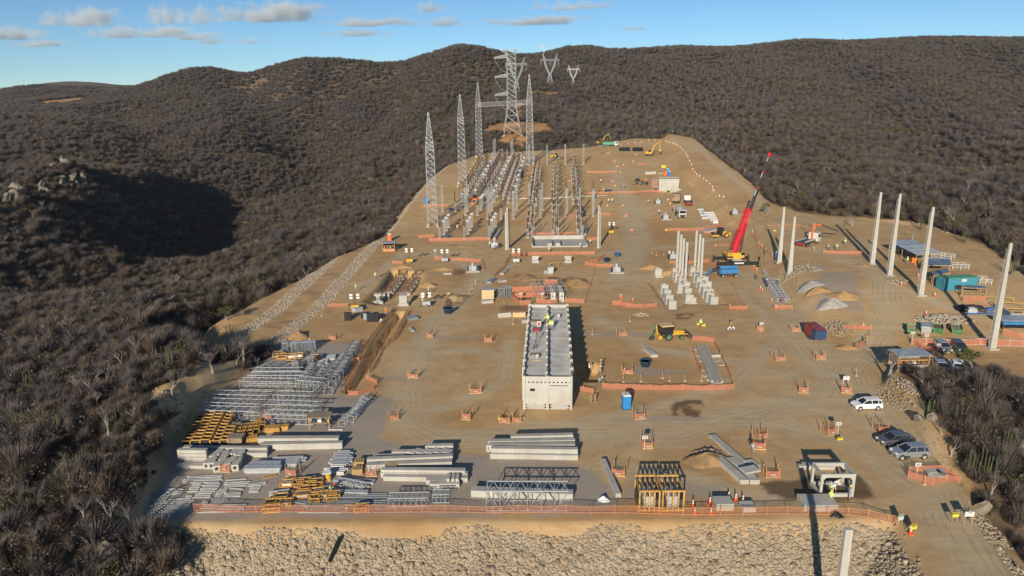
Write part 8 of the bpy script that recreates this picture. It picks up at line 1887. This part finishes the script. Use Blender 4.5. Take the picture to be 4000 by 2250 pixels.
for i,(q,h_,lab) in enumerate(((('B6',1450,1230),3.0,'tall many armed cactus above the roadside corner of the mound'),(('B6',1560,1200),3.2,'tall cactus cluster beside the many armed one'),(('B6',1360,1220),2.4,'slim cactus at the road side of the cactus cluster'),(('B6',1680,980),2.4,'cactus clump below the broad flat boulder'),(('B6',870,580),1.8,'short cactus clump above the pinkish boulder'),(('B6',1150,660),1.8,'short cactus in the middle of the scrub mound'),
 (('S5',170,280),3.4,'green cactus clump on the slope behind the terrace poles'),(('S5',750,390),3.2,'wide cactus clump above the loader crane truck'),(('S5',1040,450),3.2,'olive cactus clump beside the wide one'),(('S5',1440,180),4.0,'tall cactus clump between two terrace poles'),(('S6',630,640),3.4,'cactus clump behind the pole by the tin sheds'),(('S6',1180,800),3.0,'cactus clump at the terrace rim behind the pens'),(('S6',1760,1200),3.2,'tall cactus clump at the terrace rim beyond the last pole'),(('B8',160,260),4.0,'tall cactus stand on the shaded hillside'),(('B8',560,230),3.0,'dark cactus on the upper shaded hillside'),(('M7',220,460),3.0,'yellowish cactus clump near the leaning tree'),(('M1',350,1390),3.0,'cactus clump at the foot of the orange bench'))):
 cactus(q,h_,lab,7 + i % 5,i)
#- clouds: small fair weather cumulus
def cloud_mat(k):
 m = bpy.data.materials.new('cloud_%d' % k); m.use_nodes = True; N = m.node_tree.nodes; L = m.node_tree.links; N.clear(); o = N.new('ShaderNodeOutputMaterial'); v = N.new('ShaderNodeVolumePrincipled'); L.new(v.outputs[0],o.inputs['Volume'])
 v.inputs['Color'].default_value = (.93,.97,1,1); v.inputs['Anisotropy'].default_value = 0.0
 tc = N.new('ShaderNodeTexCoord'); sx = N.new('ShaderNodeSeparateXYZ'); L.new(tc.outputs['Object'],sx.inputs[0]); ln = N.new('ShaderNodeVectorMath'); ln.operation = 'LENGTH'; L.new(tc.outputs['Object'],ln.inputs[0])
 mp = N.new('ShaderNodeMapping'); mp.inputs['Location'].default_value = (k * 3.7,k * 1.9,0); mp.inputs['Scale'].default_value = (2.6,1.4,1.0); L.new(tc.outputs['Object'],mp.inputs[0])
 n = N.new('ShaderNodeTexNoise'); n.inputs['Scale'].default_value = 1.25; n.inputs['Detail'].default_value = 5; n.inputs['Roughness'].default_value = .55; L.new(mp.outputs[0],n.inputs[0])
 def mth(op,a,b):
  x = N.new('ShaderNodeMath'); x.operation = op
  for i,q in enumerate((a,b)):
   if isinstance(q,(int,float)): x.inputs[i].default_value = q
   else: L.new(q,x.inputs[i])
  return x.outputs[0]
 f = mth('SUBTRACT',1.0,ln.outputs['Value']); d = mth('ADD',mth('MULTIPLY',f,.85),mth('MULTIPLY',mth('SUBTRACT',n.outputs['Fac'],.60),2.2))
 base = mth('MULTIPLY',mth('ADD',sx.outputs['Z'],.42),6.0); base = mth('MINIMUM',mth('MAXIMUM',base,0.0),1.0)
 d = mth('MULTIPLY',mth('MAXIMUM',d,0.0),base); L.new(mth('MULTIPLY',d,.022),v.inputs['Density']); return m
_cm = [cloud_mat(k) for k in range(4)]
bm = bmesh.new(); bmesh.ops.create_icosphere(bm,subdivisions=3,radius=1); cme = []
for m_ in _cm:
 me = bpy.data.meshes.new('cloud'); bm.to_mesh(me); me.materials.append(m_); cme.append(me)
bm.free()
for i,(x,y,w,h,lab) in enumerate(((215,50,130,46,'plump grey based cloud over the far hills, first of the upper row'),(125,55,60,24,'small ragged cloud trailing the plump grey based one'),(415,44,80,44,'tall puffy cloud over the lower hill knob'),(505,45,78,40,'rounded cloud next to the tall puffy one'),(690,38,190,46,'widest cloud bank with a domed top'),(582,45,44,22,'tiny puff between the rounded cloud and the wide bank'),(30,88,130,30,'low flat cloud at the end of the second row'),(300,86,110,26,'thin cloud below the plump one'),(410,84,120,28,'long thin cloud below the tall puffy one'),(490,92,100,20,'faint streak of cloud under the rounded cloud'),
 (530,105,70,14,'faint low cloud sliver'),(630,105,60,15,'small low cloud under the wide bank'),(100,112,110,16,'faint flat cloud close to the far ridge'),(930,58,170,18,'long faint streak of cloud above the round hill'),(1080,22,70,22,'small grey cloud high above the round hill'),(1120,58,90,20,'small cloud above the round hilltop'),(1350,55,180,20,'long flat cloud above the pylons'),(1430,18,90,20,'flat cloud high above the pylons'),(1355,18,36,18,'tiny puff beside the flat high cloud'),(900,85,120,14,'pale wisp low over the round hill shoulder'),(1590,73,60,10,'single faint wisp over the long ridge'),(1500,15,60,16,'faint cloud at the end of the flat high one'))):
 D = 6500.0; r = ray(x,y); k = D / r.y; p = Vector((r.x * k,D,CAM_H + r.z * k)); sx_ = w / 2 / FPX * D * 1.6; sz_ = h / 2 / FPX * D * 1.75
 o = put('cloud',cme[i % 4]); o.location = p; o.scale = (sx_,sx_ * .55,sz_); tag(o,lab.replace(', first of',' in'),'cloud','fair weather clouds')
#- dusty afternoon air
hz = bpy.data.materials.new('haze_air'); hz.use_nodes = True; N = hz.node_tree.nodes; N.clear(); _o = N.new('ShaderNodeOutputMaterial'); _v = N.new('ShaderNodeVolumePrincipled'); hz.node_tree.links.new(_v.outputs[0],_o.inputs['Volume'])
_v.inputs['Color'].default_value = (.86,.90,.97,1); _v.inputs['Density'].default_value = 0.00006; _v.inputs['Anisotropy'].default_value = 0.2
_lo,_hi = float(GZ.min()) - 1,max(float(GZ.max()) + 8,170.0)
o = MB().box(-3020,3020,-70,3020,_lo,_hi).build('haze',hz); tag(o,'thin pale haze hanging over the whole valley','haze',kind='stuff')
